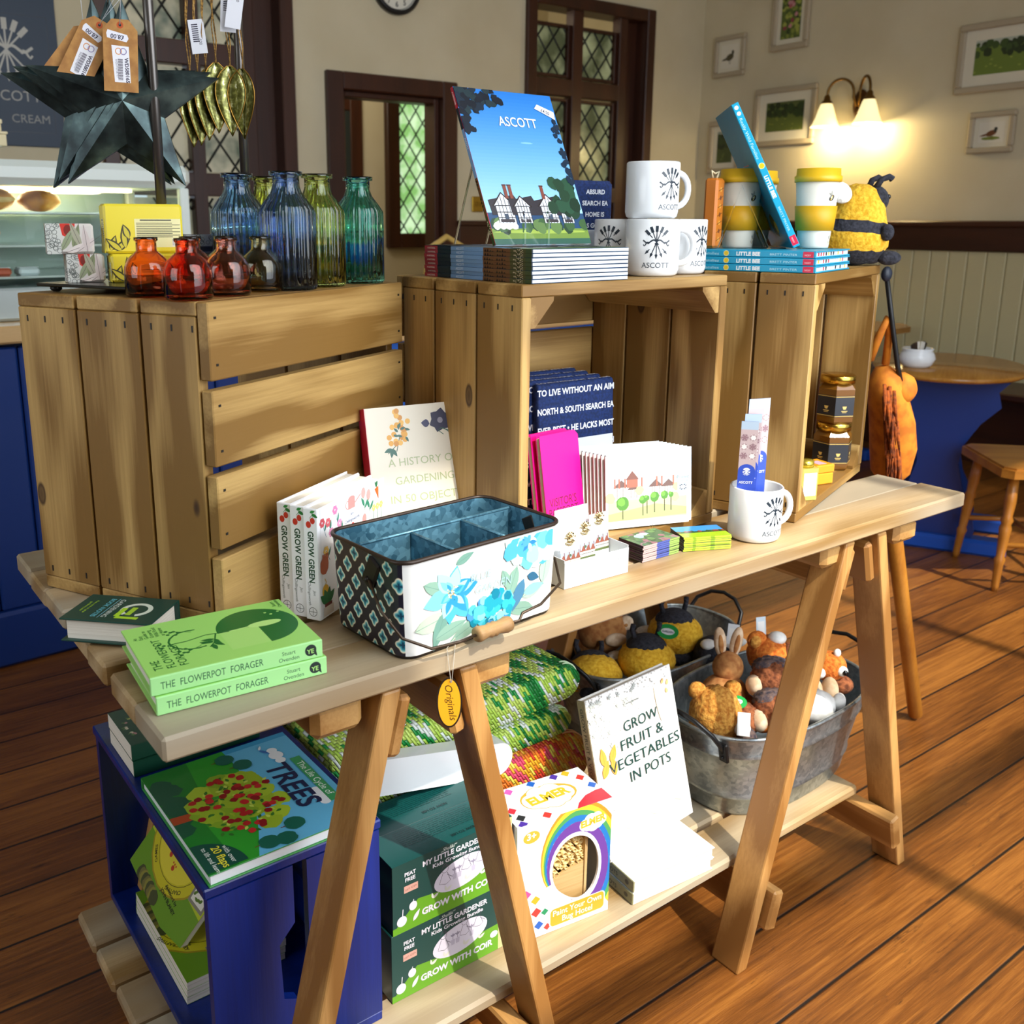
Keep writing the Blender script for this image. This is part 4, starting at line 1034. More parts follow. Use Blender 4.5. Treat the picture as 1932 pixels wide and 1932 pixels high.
# --- white book leaning under the table, standing on two lying copies
def fv_front(S, w, h):
    rnd = random.Random(21); c1, c2 = '#a3a8a4', '#b5b3ab'
    for i in range(420):
        x = w * rnd.random() ** 1.6; y = h * (1 - rnd.random() ** 1.5 * .45) if rnd.random() < .6 else h * rnd.random(); 
        if y < h * .62 and x > w * .14: continue
        if x > w * .62 and y < h * .9: continue
        S.disc(x, y, .0009 + .0007 * rnd.random(), rnd.choice((c1, c2)), n=5)
    for i in range(26):
        x, y = w * rnd.random() * .55, h * (.98 - .35 * rnd.random() * rnd.random())
        for a in range(5): S.leaf(x, y, .0055, .0024, a * 1.257, '#aeb4b0', 5)
    for x, y, a in ((.10, .60, 95), (.17, .60, 62), (.07, .53, 60), (.20, .52, 95)): S.leaf(w * x, h * (y - .03), .034, .016, R(a), '#e0a445'); S.line([(w * x, h * (y - .03)), (w * x + .03 * math.cos(R(a)), h * (y - .03) + .03 * math.sin(R(a)))], .0008, '#c98a30')
    S.leaf(w * .80, h * .66, .075, .008, R(97), '#ead9be'); S.line([(w * .90, h * .68), (w * .885, h * .80), (w * .87, h * .89)], .001, '#cfc7ba')
    for x, y, a in ((.86, .90, 60), (.92, .88, 70), (.91, .83, 100)): S.leaf(w * x, h * y, .011, .007, R(a), '#e5b878')
    S.text(w * .50, h * .875, 'Aaron Bertelsen', .0055, '#3c4a48', bold=.02)
    for i, t in enumerate(('GROW', 'FRUIT &', 'VEGETABLES', 'IN POTS')): S.text(w * (.56, .55, .555, .59)[i], h * (.715 - .105 * i), t, .0265, '#123f3a', 'c', width=w * (.40, .50, .83, .48)[i])
    for i in range(5): S.line([(w * (.2 + .15 * i), h * .16), (w * (.28 + .15 * i), h * (.13 + .02 * (i % 2)))], [.001, .0025], '#d9c9ae')
def fv_spine(S, h, t):
    rnd = random.Random(4)
    for i in range(70): S.disc(h * rnd.random(), t * rnd.random(), .0009, rnd.choice(('#6d6452', '#a59c86')), n=5)
    S.text(h * .05, t * .30, 'GROW FRUIT & VEGETABLES IN POTS', .0105, '#20302c', 'l', width=h * .78); S.disc(h * .93, t * .5, .005, '#4a4c40', .004)
for k, (x, y, an) in enumerate(((.793, .100, -5), (.795, .101, -5.6))):
    a = R(an); ex = Vector((math.cos(a), math.sin(a), 0)); ey = Vector((-math.sin(a), math.cos(a), 0))
    book('hardback_book', ('bottom white book with speckled spine lying on the low shelf beside the toy kit box', 'second white book with speckled spine, lying under the leaning copy on the low shelf')[k], 'book', place(ex, ey, Vector((x, y, .1752 + .0222 * k))), .185, .245, .0218, '#e9e7e2', None, fv_spine, spine_col='#8f8c66', group='copies of the white pots book')
book('hardback_book', 'white hardback about growing vegetables leaning upright under the table', 'book', upright((.790, .172, .2202), 4, 15), .230, .284, .019, '#ecebe8', fv_front, fv_spine, spine_col='#8c8165', group='copies of the white pots book')

# --- children's picture book and green books on and in the blue crate
def tr_front(S, w, h):
    # head of the book points to the right in the photograph's view of the crate top
    S.rect(0, 0, w, h, '#63b6dd'); S.rect(0, 0, .012, h, '#3c9ac9')
    S.poly([(0, 0), (w, 0), (w, h * .30), (w * .8, h * .40), (w * .5, h * .52), (w * .2, h * .56), (0, h * .55)], '#2f9a2b')
    S.poly([(0, 0), (w, 0), (w, h * .18), (w * .6, h * .16), (w * .3, h * .26), (0, h * .30)], '#1c7a27')
    rnd = random.Random(9)
    for i in range(14): S.blob(w * (.15 + .5 * rnd.random()), h * (.02 + .10 * rnd.random()), .016, '#145238', i)
    S.poly([(w * .46, 0), (w * .53, 0), (w * .54, h * .16), (w * .64, h * .26), (w * .58, h * .26), (w * .51, h * .20), (w * .44, h * .28), (w * .40, h * .27), (w * .475, h * .15)], '#a8431f')
    for i in range(40):
        a, q = rnd.random() * 6.28, rnd.random() ** .5; S.blob(w * .53 + .068 * q * math.cos(a), h * .41 + .058 * q * math.sin(a), .017, rnd.choice(('#9ab52a', '#a9c431', '#86a827')), 60 + i)
    for i in range(60):
        a, q = rnd.random() * 6.28, rnd.random() ** .5; S.leaf(w * .53 + .075 * q * math.cos(a), h * .41 + .065 * q * math.sin(a), .009, .005, rnd.random() * 6, rnd.choice(('#3a7a26', '#2f6a24', '#c7d85a')))
    for i in range(60):
        a, q = rnd.random() * 6.28, rnd.random() ** .55; S.blob(w * .53 + .072 * q * math.cos(a), h * .41 + .062 * q * math.sin(a), .0055, rnd.choice(('#b01e22', '#c3282a', '#8f171c')), 160 + i, 9)
    for x, y in ((.10, .52), (.20, .60), (.86, .60), (.95, .50), (.93, .40)): S.line([(w * x, h * (y - .09)), (w * x, h * y)], .0014, '#7a3a22'); S.blob(w * x, h * y, .014, '#14604d', int(x * 99), 20, .12)
    for x, y in ((.22, .83), (.72, .86)):
        for dx in (-.015, 0, .016): S.disc(w * x + dx, h * y, .011 - abs(dx) * .2, '#e9edf0')
    S.leaf(w * .12, h * .76, .020, .006, R(30), '#3a6fb0'); S.leaf(w * .12, h * .76, .013, .004, R(150), '#e9edf0')
    S.text(w * .53, h * .70, 'TREES', .046, '#1c2348', 'c', shear=.12, bold=.025)
    S.rect(w * .30, h * .885, w * .80, h * .955, '#3c9a5c'); S.text(w * .55, h * .90, 'The Life Cycle of', .0145, '#eef5ee')
    S.disc(w * .99, h * .0, w * .24, '#12493a', h * .24, 0, 24, 90, 180)
    S.text(w * .90, h * .155, 'with over', .0098, '#e9efe6'); S.text(w * .90, h * .095, '20 flaps', .0155, '#e8e03a', bold=.01); S.text(w * .90, h * .045, 'to lift and learn', .0092, '#e9efe6')
ex = Vector((0.0, -1, 0)); ey = Vector((1, -.02, 0))
book('picture_book', 'large green and blue tree picture book lying on top of the blue crate', 'book', place(ex, ey, Vector((.086, .404, .5006))), .262, .222, .018, '#2f8f3a', tr_front, None, hard=True, pages=flat('#e7ebee', .6), lip=.003)
def gb_front(S, w, h):
    rnd = random.Random(2)
    for i in range(30):
        a = rnd.random() * 6.28; x, y = w * .45 + .034 * math.cos(a), h * .82 + .026 * math.sin(a)
        S.disc(x, y, .003, rnd.choice(('#d9b3b0', '#e6dcc8', '#b9bf6a', '#c58f97')), n=7); S.leaf(x, y, .007, .003, a, '#5c8a4a')
for k in range(2):
    book('paperback_book', ('lower dark green paperback at the back of the blue crate top', 'upper dark green paperback with a flower wreath, under the table edge')[k], 'book', place((0, 1, 0), (-1, .03 * k, 0), Vector((.285, .440 + .004 * k, .5006 + .0252 * k))), .118, .198, .0248, '#0f4a35', gb_front if k else None, None, hard=False, group='dark green paperbacks', pages=M_pages)
def jb_front(S, w, h):
    Y, G = '#cfc423', '#6d8f1f'
    S.rect(0, 0, w, h * .30, '#6d9a22')
    S.disc(w * .42, h * .50, w * .42, '#a8931c'); S.disc(w * .42, h * .50, w * .405, Y); S.ring(w * .42, h * .50, w * .33, .0012, '#6a5c12'); S.disc(w * .42, h * .50, w * .315, '#e2d33a')
    for a0, t in ((140, 'PLAYGROUND'), (235, 'GAMES'), (300, 'CRAFTING')):
        S.text(w * .42, h * .50, t, .0085, '#3a3a14', curve=(1, w * .35, R(a0)), bold=.02)
    S.text(w * .42, h * .58, 'THE WILD', .016, '#23351a', bold=.02); S.line([(w * .2, h * .565), (w * .66, h * .565)], .0012, '#23351a')
    for i, t in enumerate(('OVER 100', 'ACTIVITIES')): S.text(w * .42, h * (.50 - .05 * i), t, .0085, '#b5431f')
    for x, y in ((.36, .34), (.46, .30)):
        S.disc(w * x, h * y, .0042, '#c0411f')
        for k in range(3): S.disc(w * x - .005 + .005 * k, h * y + .0065, .0018, '#c0411f', n=8)
    S.poly([(w * .78, h * .30), (w * .99, h * .33), (w * .97, h * .52), (w * .76, h * .49)], '#8a8578'); S.poly([(w * .80, h * .325), (w * .965, h * .35), (w * .95, h * .50), (w * .785, h * .475)], '#e9e6d8')
    for i in range(7): S.leaf(w * (.80 + .02 * i), h * (.36 + .02 * (i % 4)), .010, .005, R(60 + 30 * i), '#5a7a2a')
    S.disc(w * .86, h * .75, .008, '#a5673a'); S.line([(w * .84, h * .60), (w * .88, h * .80)], .002, '#6a4a24'); S.rect(w * .82, h * .57, w * .89, h * .61, '#6a3a1a')
    S.text(w * .62, h * .18, 'Foreword by', .008, '#1d2b12', bold=.02); S.text(w * .62, h * .13, 'JOHN BLANEY', .0085, '#1d2b12', bold=.03)
    for i in range(10): S.blob(w * (.2 + .03 * i), h * .05, .012, ('#4a4f2a', '#77713a', '#8f8a3a')[i % 3], i)
# lying copies inside the crate on a hidden riser of their own thickness, one more standing behind
for k in range(3):
    book('activity_book', ('bottom lime green activity book lying inside the blue crate', 'middle lime green activity book lying inside the blue crate', 'top lime green activity book of the pile lying inside the blue crate')[k], 'book', place((0, -1, 0), (1, 0, 0), Vector((.101, .55 - .003 * k, .1898 + .0142 * k))), .235, .155, .0139, '#7fae2c', jb_front if k == 2 else None, None, hard=False, group='lime green activity books')
book('activity_book', 'lime green activity book standing on a wire stand inside the blue crate', 'book', place((0, -.97, -.24), (.55, -.20, .80), Vector((.115, .585, .262))), .205, .225, .010, '#b9c92a', jb_front, None, hard=False, group='lime green activity books')
st = thing('wire_stand', 'thin black wire book stand on the lime green books in the blue crate', 'stand', (.16, .46, .2326))
MB().tube([(-.035, -.05, .0015), (-.04, .07, .0015), (.02, .09, .0015), (.05, .10, .10), (.05, -.02, .09), (.02, -.04, .0015), (-.035, -.05, .0015)], .0013, 6).build('wire', flat('#111111', .4, .6), st)
# ================================================================== things on the table top
def rrect(hx, hy, r, n=6):
    P = []
    for cx, cy, a0 in ((hx - r, hy - r, 0), (-hx + r, hy - r, 90), (-hx + r, -hy + r, 180), (hx - r, -hy + r, 270)):
        for i in range(n + 1):
            a = R(a0 + 90 * i / n); P.append((cx + r * math.cos(a), cy + r * math.sin(a)))
    return P
def loft(mb, loops, m=None, smooth=True, T=None, cap0=False, cap1=False):
    n = len(loops[0]); vs = [p for l in loops for p in l]; fs = []
    for k in range(len(loops) - 1):
        for i in range(n): j = (i + 1) % n; fs.append((k * n + i, k * n + j, (k + 1) * n + j, (k + 1) * n + i))
    if cap0: fs.append(list(range(n))[::-1])
    if cap1: fs.append([(len(loops) - 1) * n + i for i in range(n)])
    return mb.add(vs, fs, m, smooth, T)

# --- flowered garden tin with wire handle
M_zinc = galvanised('blue_zinc', '#2f5a70', '#6fa3ba', .42, .55, 130)
M_iron = flat('#2a2521', .45, .6)
tin = thing('garden_caddy', 'flowered metal caddy with compartments and wooden-grip handle at the front of the table', 'caddy', (.404, .088, .8005), R(4.0))
TH = .121
def tin_loop(s, z, r=.022): return [(x, y, z) for x, y in rrect(.124 * s + .006 * z / TH, .076 * s + .003 * z / TH, r)]
def M_tile():
    m, nt, b = new_mat('quatrefoil_tiles'); L = nt.links.new
    tc = nd(nt, 'ShaderNodeTexCoord'); sp = nd(nt, 'ShaderNodeSeparateXYZ'); L(tc.outputs['Object'], sp.inputs[0])
    def mth(op, a, b_=None, c=None):
        n = nd(nt, 'ShaderNodeMath', operation=op)
        for i, v in enumerate((a, b_, c)):
            if v is None: continue
            if isinstance(v, (int, float)): n.inputs[i].default_value = v
            else: L(v, n.inputs[i])
        return n.outputs[0]
    s = 1 / .034
    u = mth('MULTIPLY', sp.outputs[1], s); v = mth('MULTIPLY', sp.outputs[2], s * .92)
    p = mth('ADD', u, v); q = mth('SUBTRACT', u, v)
    fp = mth('SUBTRACT', mth('FRACT', mth('ADD', p, 20)), .5); fq = mth('SUBTRACT', mth('FRACT', mth('ADD', q, 20)), .5)
    # lobed radius in the turned cell
    r = mth('SQRT', mth('ADD', mth('MULTIPLY', fp, fp), mth('MULTIPLY', fq, fq)))
    an = mth('ARCTAN2', fq, fp); lob = mth('MULTIPLY', mth('COSINE', mth('MULTIPLY', an, 4)), .055)
    rr = mth('ADD', r, lob)
    cr = ramp(nt, [(.06, '#08324f'), (.17, '#2a8da0'), (.25, '#8fd0cf'), (.30, '#efe8d2'), (.335, '#d9cfb4'), (.36, '#1b1a2a')]); cr.color_ramp.interpolation = 'LINEAR'
    L(rr, cr.inputs[0]); L(cr.outputs[0], b.inputs['Base Color']); b.inputs['Roughness'].default_value = .35
    return m
M_tiles = M_tile(); M_tinw = speckle('white_enamel', '#e4e5e2', '#f2f1ec', 12, .3)
wl = MB(); L0, L1 = tin_loop(1, .004), tin_loop(1, TH); n = len(L0)
wl.add([(x * .985, y * .985, 0) for x, y, z in L0] + L0, [(i, (i + 1) % n, (i + 1) % n + n, i + n) for i in range(n)], M_iron, True)
end = [i for i in range(n) if (L0[i][0] + L0[(i + 1) % n][0]) < -2 * .104 or (L0[i][0] + L0[(i + 1) % n][0]) > 2 * .104]
endf = lambda i: abs(L0[i][0] + L0[(i + 1) % n][0]) > 2 * .1185
wl.add(L0 + L1, [(i, (i + 1) % n, (i + 1) % n + n, i + n) for i in range(n) if not endf(i)], M_tinw, True)
wl.add(L0 + L1, [(i, (i + 1) % n, (i + 1) % n + n, i + n) for i in range(n) if endf(i)], M_tiles, False)
wl.build('body', None, tin)
il = MB(); I0 = [(x * .985, y * .975, .006) for x, y, z in L0]; I1 = [(x * .985, y * .975, z) for x, y, z in L1]
loft(il, [I1, I0], M_zinc); il.add(I0, [list(range(n))], M_zinc); il.build('lining', None, tin)
MB().tube(tin_loop(1.003, TH + .001), .0027, 8, closed=True).build('rim', flat('#3a2f28', .4, .5), tin)
dv = MB(); dv.box(-.124, .124, .0205, .0225, .007, TH - .003); dv.tube([(-.126, .0215, TH - .003), (.126, .0215, TH - .003)], .002, 6)
dv.build('divider', M_zinc, tin)
for x in (-.041, .041):
    MB().box(x - .001, x + .001, -.070, .0205, .007, TH - .004).tube([(x, -.070, TH - .004), (x, .0205, TH - .004)], .002, 6).build('divider', M_zinc, tin)
for sx in (-1, 1):
    T = Matrix.Translation((sx * .1295, -.02, .098)) @ Matrix.Rotation(R(-28 * sx), 4, 'X')
    MB(T).box(-.003, .003, -.012, .012, -.022, .018, .0025).ball((sx * .003, 0, -.012), .004, 10, 8).build('handle_bracket', M_iron, tin)
hp = [(sx, y, z) for sx, y, z in ((-.1335, -.02, .088), (-.138, -.05, .060), (-.130, -.080, .034), (-.10, -.096, .0185), (-.06, -.099, .0165), (-.036, -.099, .018))]
hq = [(.020, -.099, .018), (.036, -.099, .017), (.042, -.098, .025), (.075, -.097, .028), (.120, -.086, .042), (.139, -.057, .062), (.1355, -.02, .088)]
hn = MB().tube(hp, .0019, 7).tube(hq, .0019, 7).tube([(-.036, -.099, .018), (.02, -.099, .018)], .0016, 6).build('handle_wire', flat('#4a3c30', .4, .7), tin)
MB().lathe([(0.004, 0), (.0088, .0004), (.0100, .004), (.0088, .011), (.0078, .018), (.0095, .0225), (.0078, .025), (.0096, .029), (.0078, .033), (.0088, .041), (.0104, .048), (.0092, .054), (.004, .0545)], 20, T=axes((-.035, -.0992, .018), (0, 1, 0), (0, 0, 1)) ).build('wooden_grip', wood('turned_handle', '#b08a5a', '#6e4e2c', 'x', .6, 1.5, 0, .6), tin)
Sh = Sheet(.22, .112, axes((-.11, -.0772, .005), (1, 0, 0), (0, -.0245, 1)), .32)
def big_flower(S, x, y, r, cols, seed, n=7):
    rnd = random.Random(seed)
    for ring_, k in ((1.0, n), (.72, n), (.45, n - 2)):
        for i in range(k):
            a = 6.283 * i / k + rnd.random() * .5; L_ = r * ring_ * (.85 + .3 * rnd.random())
            S.leaf(x + .1 * L_ * math.cos(a), y + .1 * L_ * math.sin(a), L_, L_ * .62, a, rnd.choice(cols))
            S.leaf(x + .2 * L_ * math.cos(a), y + .2 * L_ * math.sin(a), L_ * .72, L_ * .30, a + .1, rnd.choice(cols))
LF = ('#a9c4b0', '#86ab9a', '#b9cdb4', '#6f9a8d')
rnd = random.Random(8)
for x, y, L_, a in ((.012, .085, .045, -25), (.0, .03, .06, 10), (.045, .045, .05, -110), (.03, .012, .05, 15), (.10, .02, .05, 200), (.17, .030, .04, 15), (.205, .04, .05, 80), (.135, .075, .035, -65), (.16, .075, .05, -110), (.19, .012, .05, 170), (.06, .1, .03, 20)):
    Sh.leaf(x, y, L_, L_ * .38, R(a), rnd.choice(LF)); Sh.line([(x, y), (x + L_ * math.cos(R(a)), y + L_ * math.sin(R(a)))], .0006, '#5f8a80')
Sh.leaf(.172, .055, .045, .018, R(-115), '#4a7f9f'); Sh.leaf(.178, .058, .022, .012, R(-20), '#2f6484'); Sh.leaf(.172, .035, .036, .015, R(10), '#8cc4bb')
big_flower(Sh, .055, .065, .036, ('#4fb0d6', '#79c6e2', '#2f93c4', '#a5d8ea'), 3, 6)
for i in range(26): a, q = rnd.random() * 6.28, .011 * rnd.random(); Sh.disc(.055 + q * math.cos(a), .065 + q * math.sin(a), .0011, rnd.choice(('#e9e3c0', '#c9a84e', '#2f7c93')), n=6)
for i in range(40):
    a, q = R(-175 + 170 * rnd.random()), .042 * (.25 + .75 * rnd.random()); Sh.blob(.186 + q * math.cos(a), .110 + q * math.sin(a) * .95, .012, rnd.choice(('#9fdbe6', '#bfe6e4', '#6cc3dd', '#d9ecdf', '#4fa9d0')), i, 9)
for i in range(14): a = rnd.random() * 6.28; Sh.leaf(.178, .102, .014, .006, a, rnd.choice(('#4f9fd0', '#2f7fb8', '#a8d4ea')))
for i in range(70):
    a, q = rnd.random() * 6.28, rnd.random() ** .5; Sh.blob(.118 + .034 * q * math.cos(a), .028 + .024 * q * math.sin(a), .0068, rnd.choice(('#1f9fb4', '#35b6c9', '#0f7f9a', '#54c0dc', '#4a8fd0', '#86d0e0')), 300 + i, 7)
Sh.text(.083, .072, 'BLUE', .0150, '#9fc3c6', 'l', shear=.1); Sh.text(.090, .055, 'GARDEN', .0150, '#9fc3c6', 'l', shear=.1)
Sh.build('flower_print', tin)
tg_ = thing('swing_tag', 'oval yellow tag with dark rim hanging on a thread over the table front edge', 'tag', (.338, -.012, .741))
TT = axes((0, 0, 0), (.86, -.5, 0), (.10, .10, 1))
MB(TT).prism([(.0155 * math.cos(a), .031 * math.sin(a)) for a in [6.283 * i / 36 for i in range(36)]], -.0006, 0).build('card', flat('#20140c', .4), tg_)
S = Sheet(.05, .08, TT @ Matrix.Translation((-.025, -.04, 0)), .4)
S.disc(.025, .04, .0135, '#dd9a1c', .0288, 0, 36); S.text(.0225, .040, 'Originals', .0125, '#1d130a', 'c', rot=R(-82), shear=.25); S.disc(.027, .0655, .0016, '#6a4a1a'); S.build('tag_print', tg_)
MB().tube([(.001, -.002, .026), (.006, .0135, .0635), (.012, .005, .0785), (.018, .0135, .0635), (.003, -.001, .026)], .0004, 4).build('thread', flat('#e9e4d6', .5), tg_)

# --- white box of enamel pins on cards
M_wc = flat('#e9eef2', .4)
pb = thing('card_display_box', 'white cardboard tray holding pin badges on picture cards beside the flowered caddy', 'box', (.590, .069, .8005), R(-1))
bb = MB(); bb.box(0, .122, 0, .001, 0, .038).box(0, .122, .054, .055, 0, .055).box(0, .001, .001, .054, 0, .042).box(.121, .122, .001, .054, 0, .042).box(.001, .121, .001, .054, .0001, .0011)
bb.build('tray', M_wc, pb)
S = Sheet(.122, .038, axes((0, 0, 0), (1, 0, 0), (0, 0, 1))); S.poly([(.098, .022), (.102, .018), (.118, .018), (.118, .032), (.102, .032), (.098, .028)], '#f6f6f2'); S.text(.109, .022, '£3.70', .0068, '#3a4450'); S.build('price_label', pb)
M_gilt = flat('#d9c79a', .18, 1.0)
def tiny_house(S, w, h):
    S.rect(0, 0, w, h, '#9fb4c6'); S.rect(0, 0, w, h * .22, '#5d6b3c')
    for k, x in enumerate((.02, .27, .52, .77)):
        S.rect(w * x, h * .15, w * (x + .24), h * .5, '#e6e1d6'); S.poly([(w * (x - .02), h * .48), (w * (x + .12), h * .86), (w * (x + .26), h * .48)], '#8a4a35'); S.rect(w * (x + .16), h * .6, w * (x + .20), h * .98, '#7a3b2b')
        for t in (.03, .09, .15, .21): S.rect(w * (x + t), h * .15, w * (x + t + .012), h * .5, '#2a2420')
        S.rect(w * x, h * .32, w * (x + .24), h * .35, '#2a2420')
    S.blob(w * .5, h * .75, w * .06, '#4a5b3a', 2)
for i, (x, z) in enumerate(((.004, .010), (.044, .016), (.083, .022))):
    c = thing('pin_badge_card', ('leftmost of three gilt badge cards in the white tray', 'middle of three gilt badge cards in the white tray', 'rightmost of three gilt badge cards in the white tray')[i], 'badge', (0, 0, 0), 0, 'gilt badges on picture cards')
    c.matrix_world = Matrix.Translation((.590, .069, .8005)) @ Matrix.Rotation(R(-1), 4, 'Z') @ axes((x, .009 + .013 * i, .0015), (1, .03, 0), (0, .12, 1))
    MB().box(0, .037, 0, .062 + z * .9, -.0004, 0).build('card', flat('#f4f3ef', .5), c)
    S = Sheet(.037, .030, axes((0, .022, 0), (1, 0, 0), (0, 1, 0))); S.T = axes((0, .020 + z * .25, 0), (1, 0, 0), (0, 1, 0)); tiny_house(S, .037, .024); S.build('picture', c)
    bm_ = MB(); cy = .058 + z * .8
    for a in (90, 65, 115, 40, 140): bm_.tube([(.0185, cy, .0015), (.0185 + .0085 * math.cos(R(a)), cy + .0085 * math.sin(R(a)), .0022)], [.0008, .0016], 6); bm_.tube([(.0185, cy, .0015), (.0185 + .0080 * math.cos(R(a)), cy - .0080 * math.sin(R(a)), .0022)], [.0008, .0012], 6)
    bm_.tube([(.0185 + .0095 * math.cos(R(t)), cy + .0022 * math.sin(R(t * 3)), .002) for t in range(0, 181, 20)], .0010, 6)
    bm_.tube([(.0185 + .0088 * math.cos(R(t)), cy - .003 + .0075 * math.sin(R(t)), .0016) for t in range(200, 341, 20)], .0012, 6)
    bm_.build('badge', M_gilt, c)
for i in range(3):
    c = thing('envelope', ('nearest spare white card slip behind the badges in the tray', 'middle spare white card slip behind the badges in the tray', 'rearmost spare white card slip in the tray')[i], 'card', (0, 0, 0), 0, 'white slips in the badge tray')
    c.matrix_world = Matrix.Translation((.590, .069, .8005)) @ Matrix.Rotation(R(-1), 4, 'Z') @ axes((.004 + .012 * i, .040 + .004 * i, .0015), (1, .05, 0), (0, .10, 1))
    MB().box(0, .085 - .01 * i, 0, .082 + .006 * i, -.0006, 0).build('slip', M_wc, c); MB().box(.003, .08 - .01 * i, .070 + .006 * i, .0705 + .006 * i, .0001, .0003).build('fold_line', flat('#c3d0da', .5), c)

# --- two piles of fridge magnets
def mag_print(kind):
    def f(S, w, h):
        if kind == 0:
            S.rect(0, 0, w, h, '#2f4a3a'); S.rect(0, 0, w, h * .25, '#8a5a70'); rnd = random.Random(4)
            for i in range(40): S.blob(w * rnd.random(), h * rnd.random(), .006, rnd.choice(('#24402c', '#3f5f40', '#587a4a', '#1c3022', '#8f4f6a')), i, 8)
            S.blob(w * .5, h * .78, .012, '#b9d2e6', 3, rv=.006); S.blob(w * .35, h * .7, .008, '#9fbcd6', 9)
        else:
            S.rect(0, 0, w, h, '#3f8fd8'); S.rect(0, 0, w, h * .42, '#9fbf2a'); S.rect(0, h * .38, w, h * .52, '#2f5030'); rnd = random.Random(6)
            for i in range(14): S.blob(w * rnd.random(), h * .5, .004, rnd.choice(('#2a4a2a', '#6a4a3a', '#8a4a34', '#3f5f34')), i, 7)
    return f
for kind, n, pos, an, cols in ((0, 8, (.7575, .082), 0, ('#8a5a6a', '#3a4a8a', '#7a9a5a')), (1, 7, (.846, .0805), -24, ('#9fc02a', '#b4cf3a', '#86a824'))):
    for k in range(n):
        o = thing('fridge_magnet', '%s magnet in the %s pile on the table' % (('lowest', 'second lowest', 'third lowest', 'fourth from the bottom', 'fifth from the bottom', 'sixth from the bottom', 'seventh from the bottom', 'topmost')[k if k < n - 1 else 7], ('dark woodland', 'bright green lawn')[kind]), 'magnet', (pos[0] + .0008 * (k % 3), pos[1] - .0006 * (k % 2), .8005 + .0033 * k), R(an + .6 * (k % 3)), ('pile of dark woodland magnets', 'pile of bright lawn magnets')[kind])
        MB().box(0, .080, 0, .052, 0, .0031, .0006, m=flat('#26242a', .4)).build('magnet', None, o)
        S = Sheet(.080, .0028, axes((0, 0, .0002), (1, 0, 0), (0, 0, 1)), .3)
        if kind == 0: S.rect(0, 0, .03, .0028, '#c9a3a0'); S.rect(.03, 0, .058, .0028, '#4a58a0'); S.rect(.058, 0, .08, .0028, '#8fae5a')
        else: S.rect(0, 0, .08, .0028, cols[1]); S.rect(.015, 0, .02, .0028, cols[2]); S.rect(.045, 0, .052, .0028, cols[2])
        S.build('printed_edge', o)
        if k == n - 1: S = Sheet(.080, .052, axes((0, 0, .0031), (1, 0, 0), (0, 1, 0)), .25); mag_print(kind)(S, .080, .052); S.build('picture', o)

# --- greeting cards in the middle crate
def card_front(S, w, h):
    S.rect(.004, .006, w - .004, h - .006, '#dfe9e6'); S.rect(.004, h * .50, w - .03, h - .006, '#b5dbe8'); S.blob(w * .45, h * .72, w * .22, '#e6eef0', 3, rv=h * .12); S.blob(w * .75, h * .84, w * .15, '#d6e8ee', 5, rv=h * .06)
    S.rect(.004, .006, w - .004, h * .38, '#c9d99a'); S.poly([(.004, h * .2), (w * .6, h * .30), (w - .004, h * .22), (w - .004, h * .12), (.004, h * .10)], '#aac878'); S.rect(.004, .006, w - .004, h * .10, '#e6ead0')
    for x0, ww, hh in ((.10, .17, .16), (.27, .12, .12), (.52, .15, .14), (.67, .16, .13)):
        S.rect(w * x0, h * .40, w * (x0 + ww), h * (.40 + hh), '#e9e2d8'); S.poly([(w * (x0 - .015), h * (.40 + hh)), (w * (x0 + ww / 2), h * (.50 + hh)), (w * (x0 + ww + .015), h * (.40 + hh))], '#6d5048')
        for t in (.2, .4, .6, .8): S.rect(w * (x0 + ww * t), h * .40, w * (x0 + ww * t) + .0008, h * (.40 + hh), '#4a3c38')
    S.rect(w * .25, h * .55, w * .38, h * .66, '#a8634c'); S.poly([(w * .235, h * .66), (w * .315, h * .78), (w * .395, h * .66)], '#7a4a3c')
    for x in (.10, .15, .22, .42, .60, .66, .80): S.rect(w * x, h * .55, w * (x + .018), h * .68, '#b5634a')
    for x, y, r_ in ((.40, .50, .05), (.05, .42, .06), (.85, .52, .05), (.83, .38, .05)): S.blob(w * x, h * y, w * r_, '#c3cf8a', int(x * 50))
    for x, y, r_ in ((.20, .34, .075), (.58, .40, .055), (.70, .41, .045), (.44, .37, .045), (.49, .39, .03), (.78, .41, .03)):
        S.rect(w * x - .0008, h * (y - .22), w * x + .0008, h * y, '#5a4a34'); S.blob(w * x, h * y, w * r_, '#4f8a2a', int(x * 90), 16, .16); S.blob(w * (x - .015), h * (y + .02), w * r_ * .6, '#6fa83a', int(x * 91), 12, .2)
    S.poly([(w * .86, h * .42), (w * .99, h * .42), (w * .99, h * .68), (w * .86, h * .68)], '#c3dbe6'); S.text(w * .925, h * .62, 'Printed', .0075, '#4a5a66'); S.text(w * .925, h * .57, 'in the UK', .005, '#6a7a84')
    S.rect(w * .885, h * .46, w * .968, h * .54, '#1f2f4a')
    for a, b_ in (((.885, .46), (.968, .54)), ((.885, .54), (.968, .46))): S.line([(w * a[0], h * a[1]), (w * b_[0], h * b_[1])], .0012, '#dfe6ea')
    S.rect(w * .885, h * .49, w * .968, h * .51, '#dfe6ea'); S.rect(w * .92, h * .46, w * .933, h * .54, '#dfe6ea')
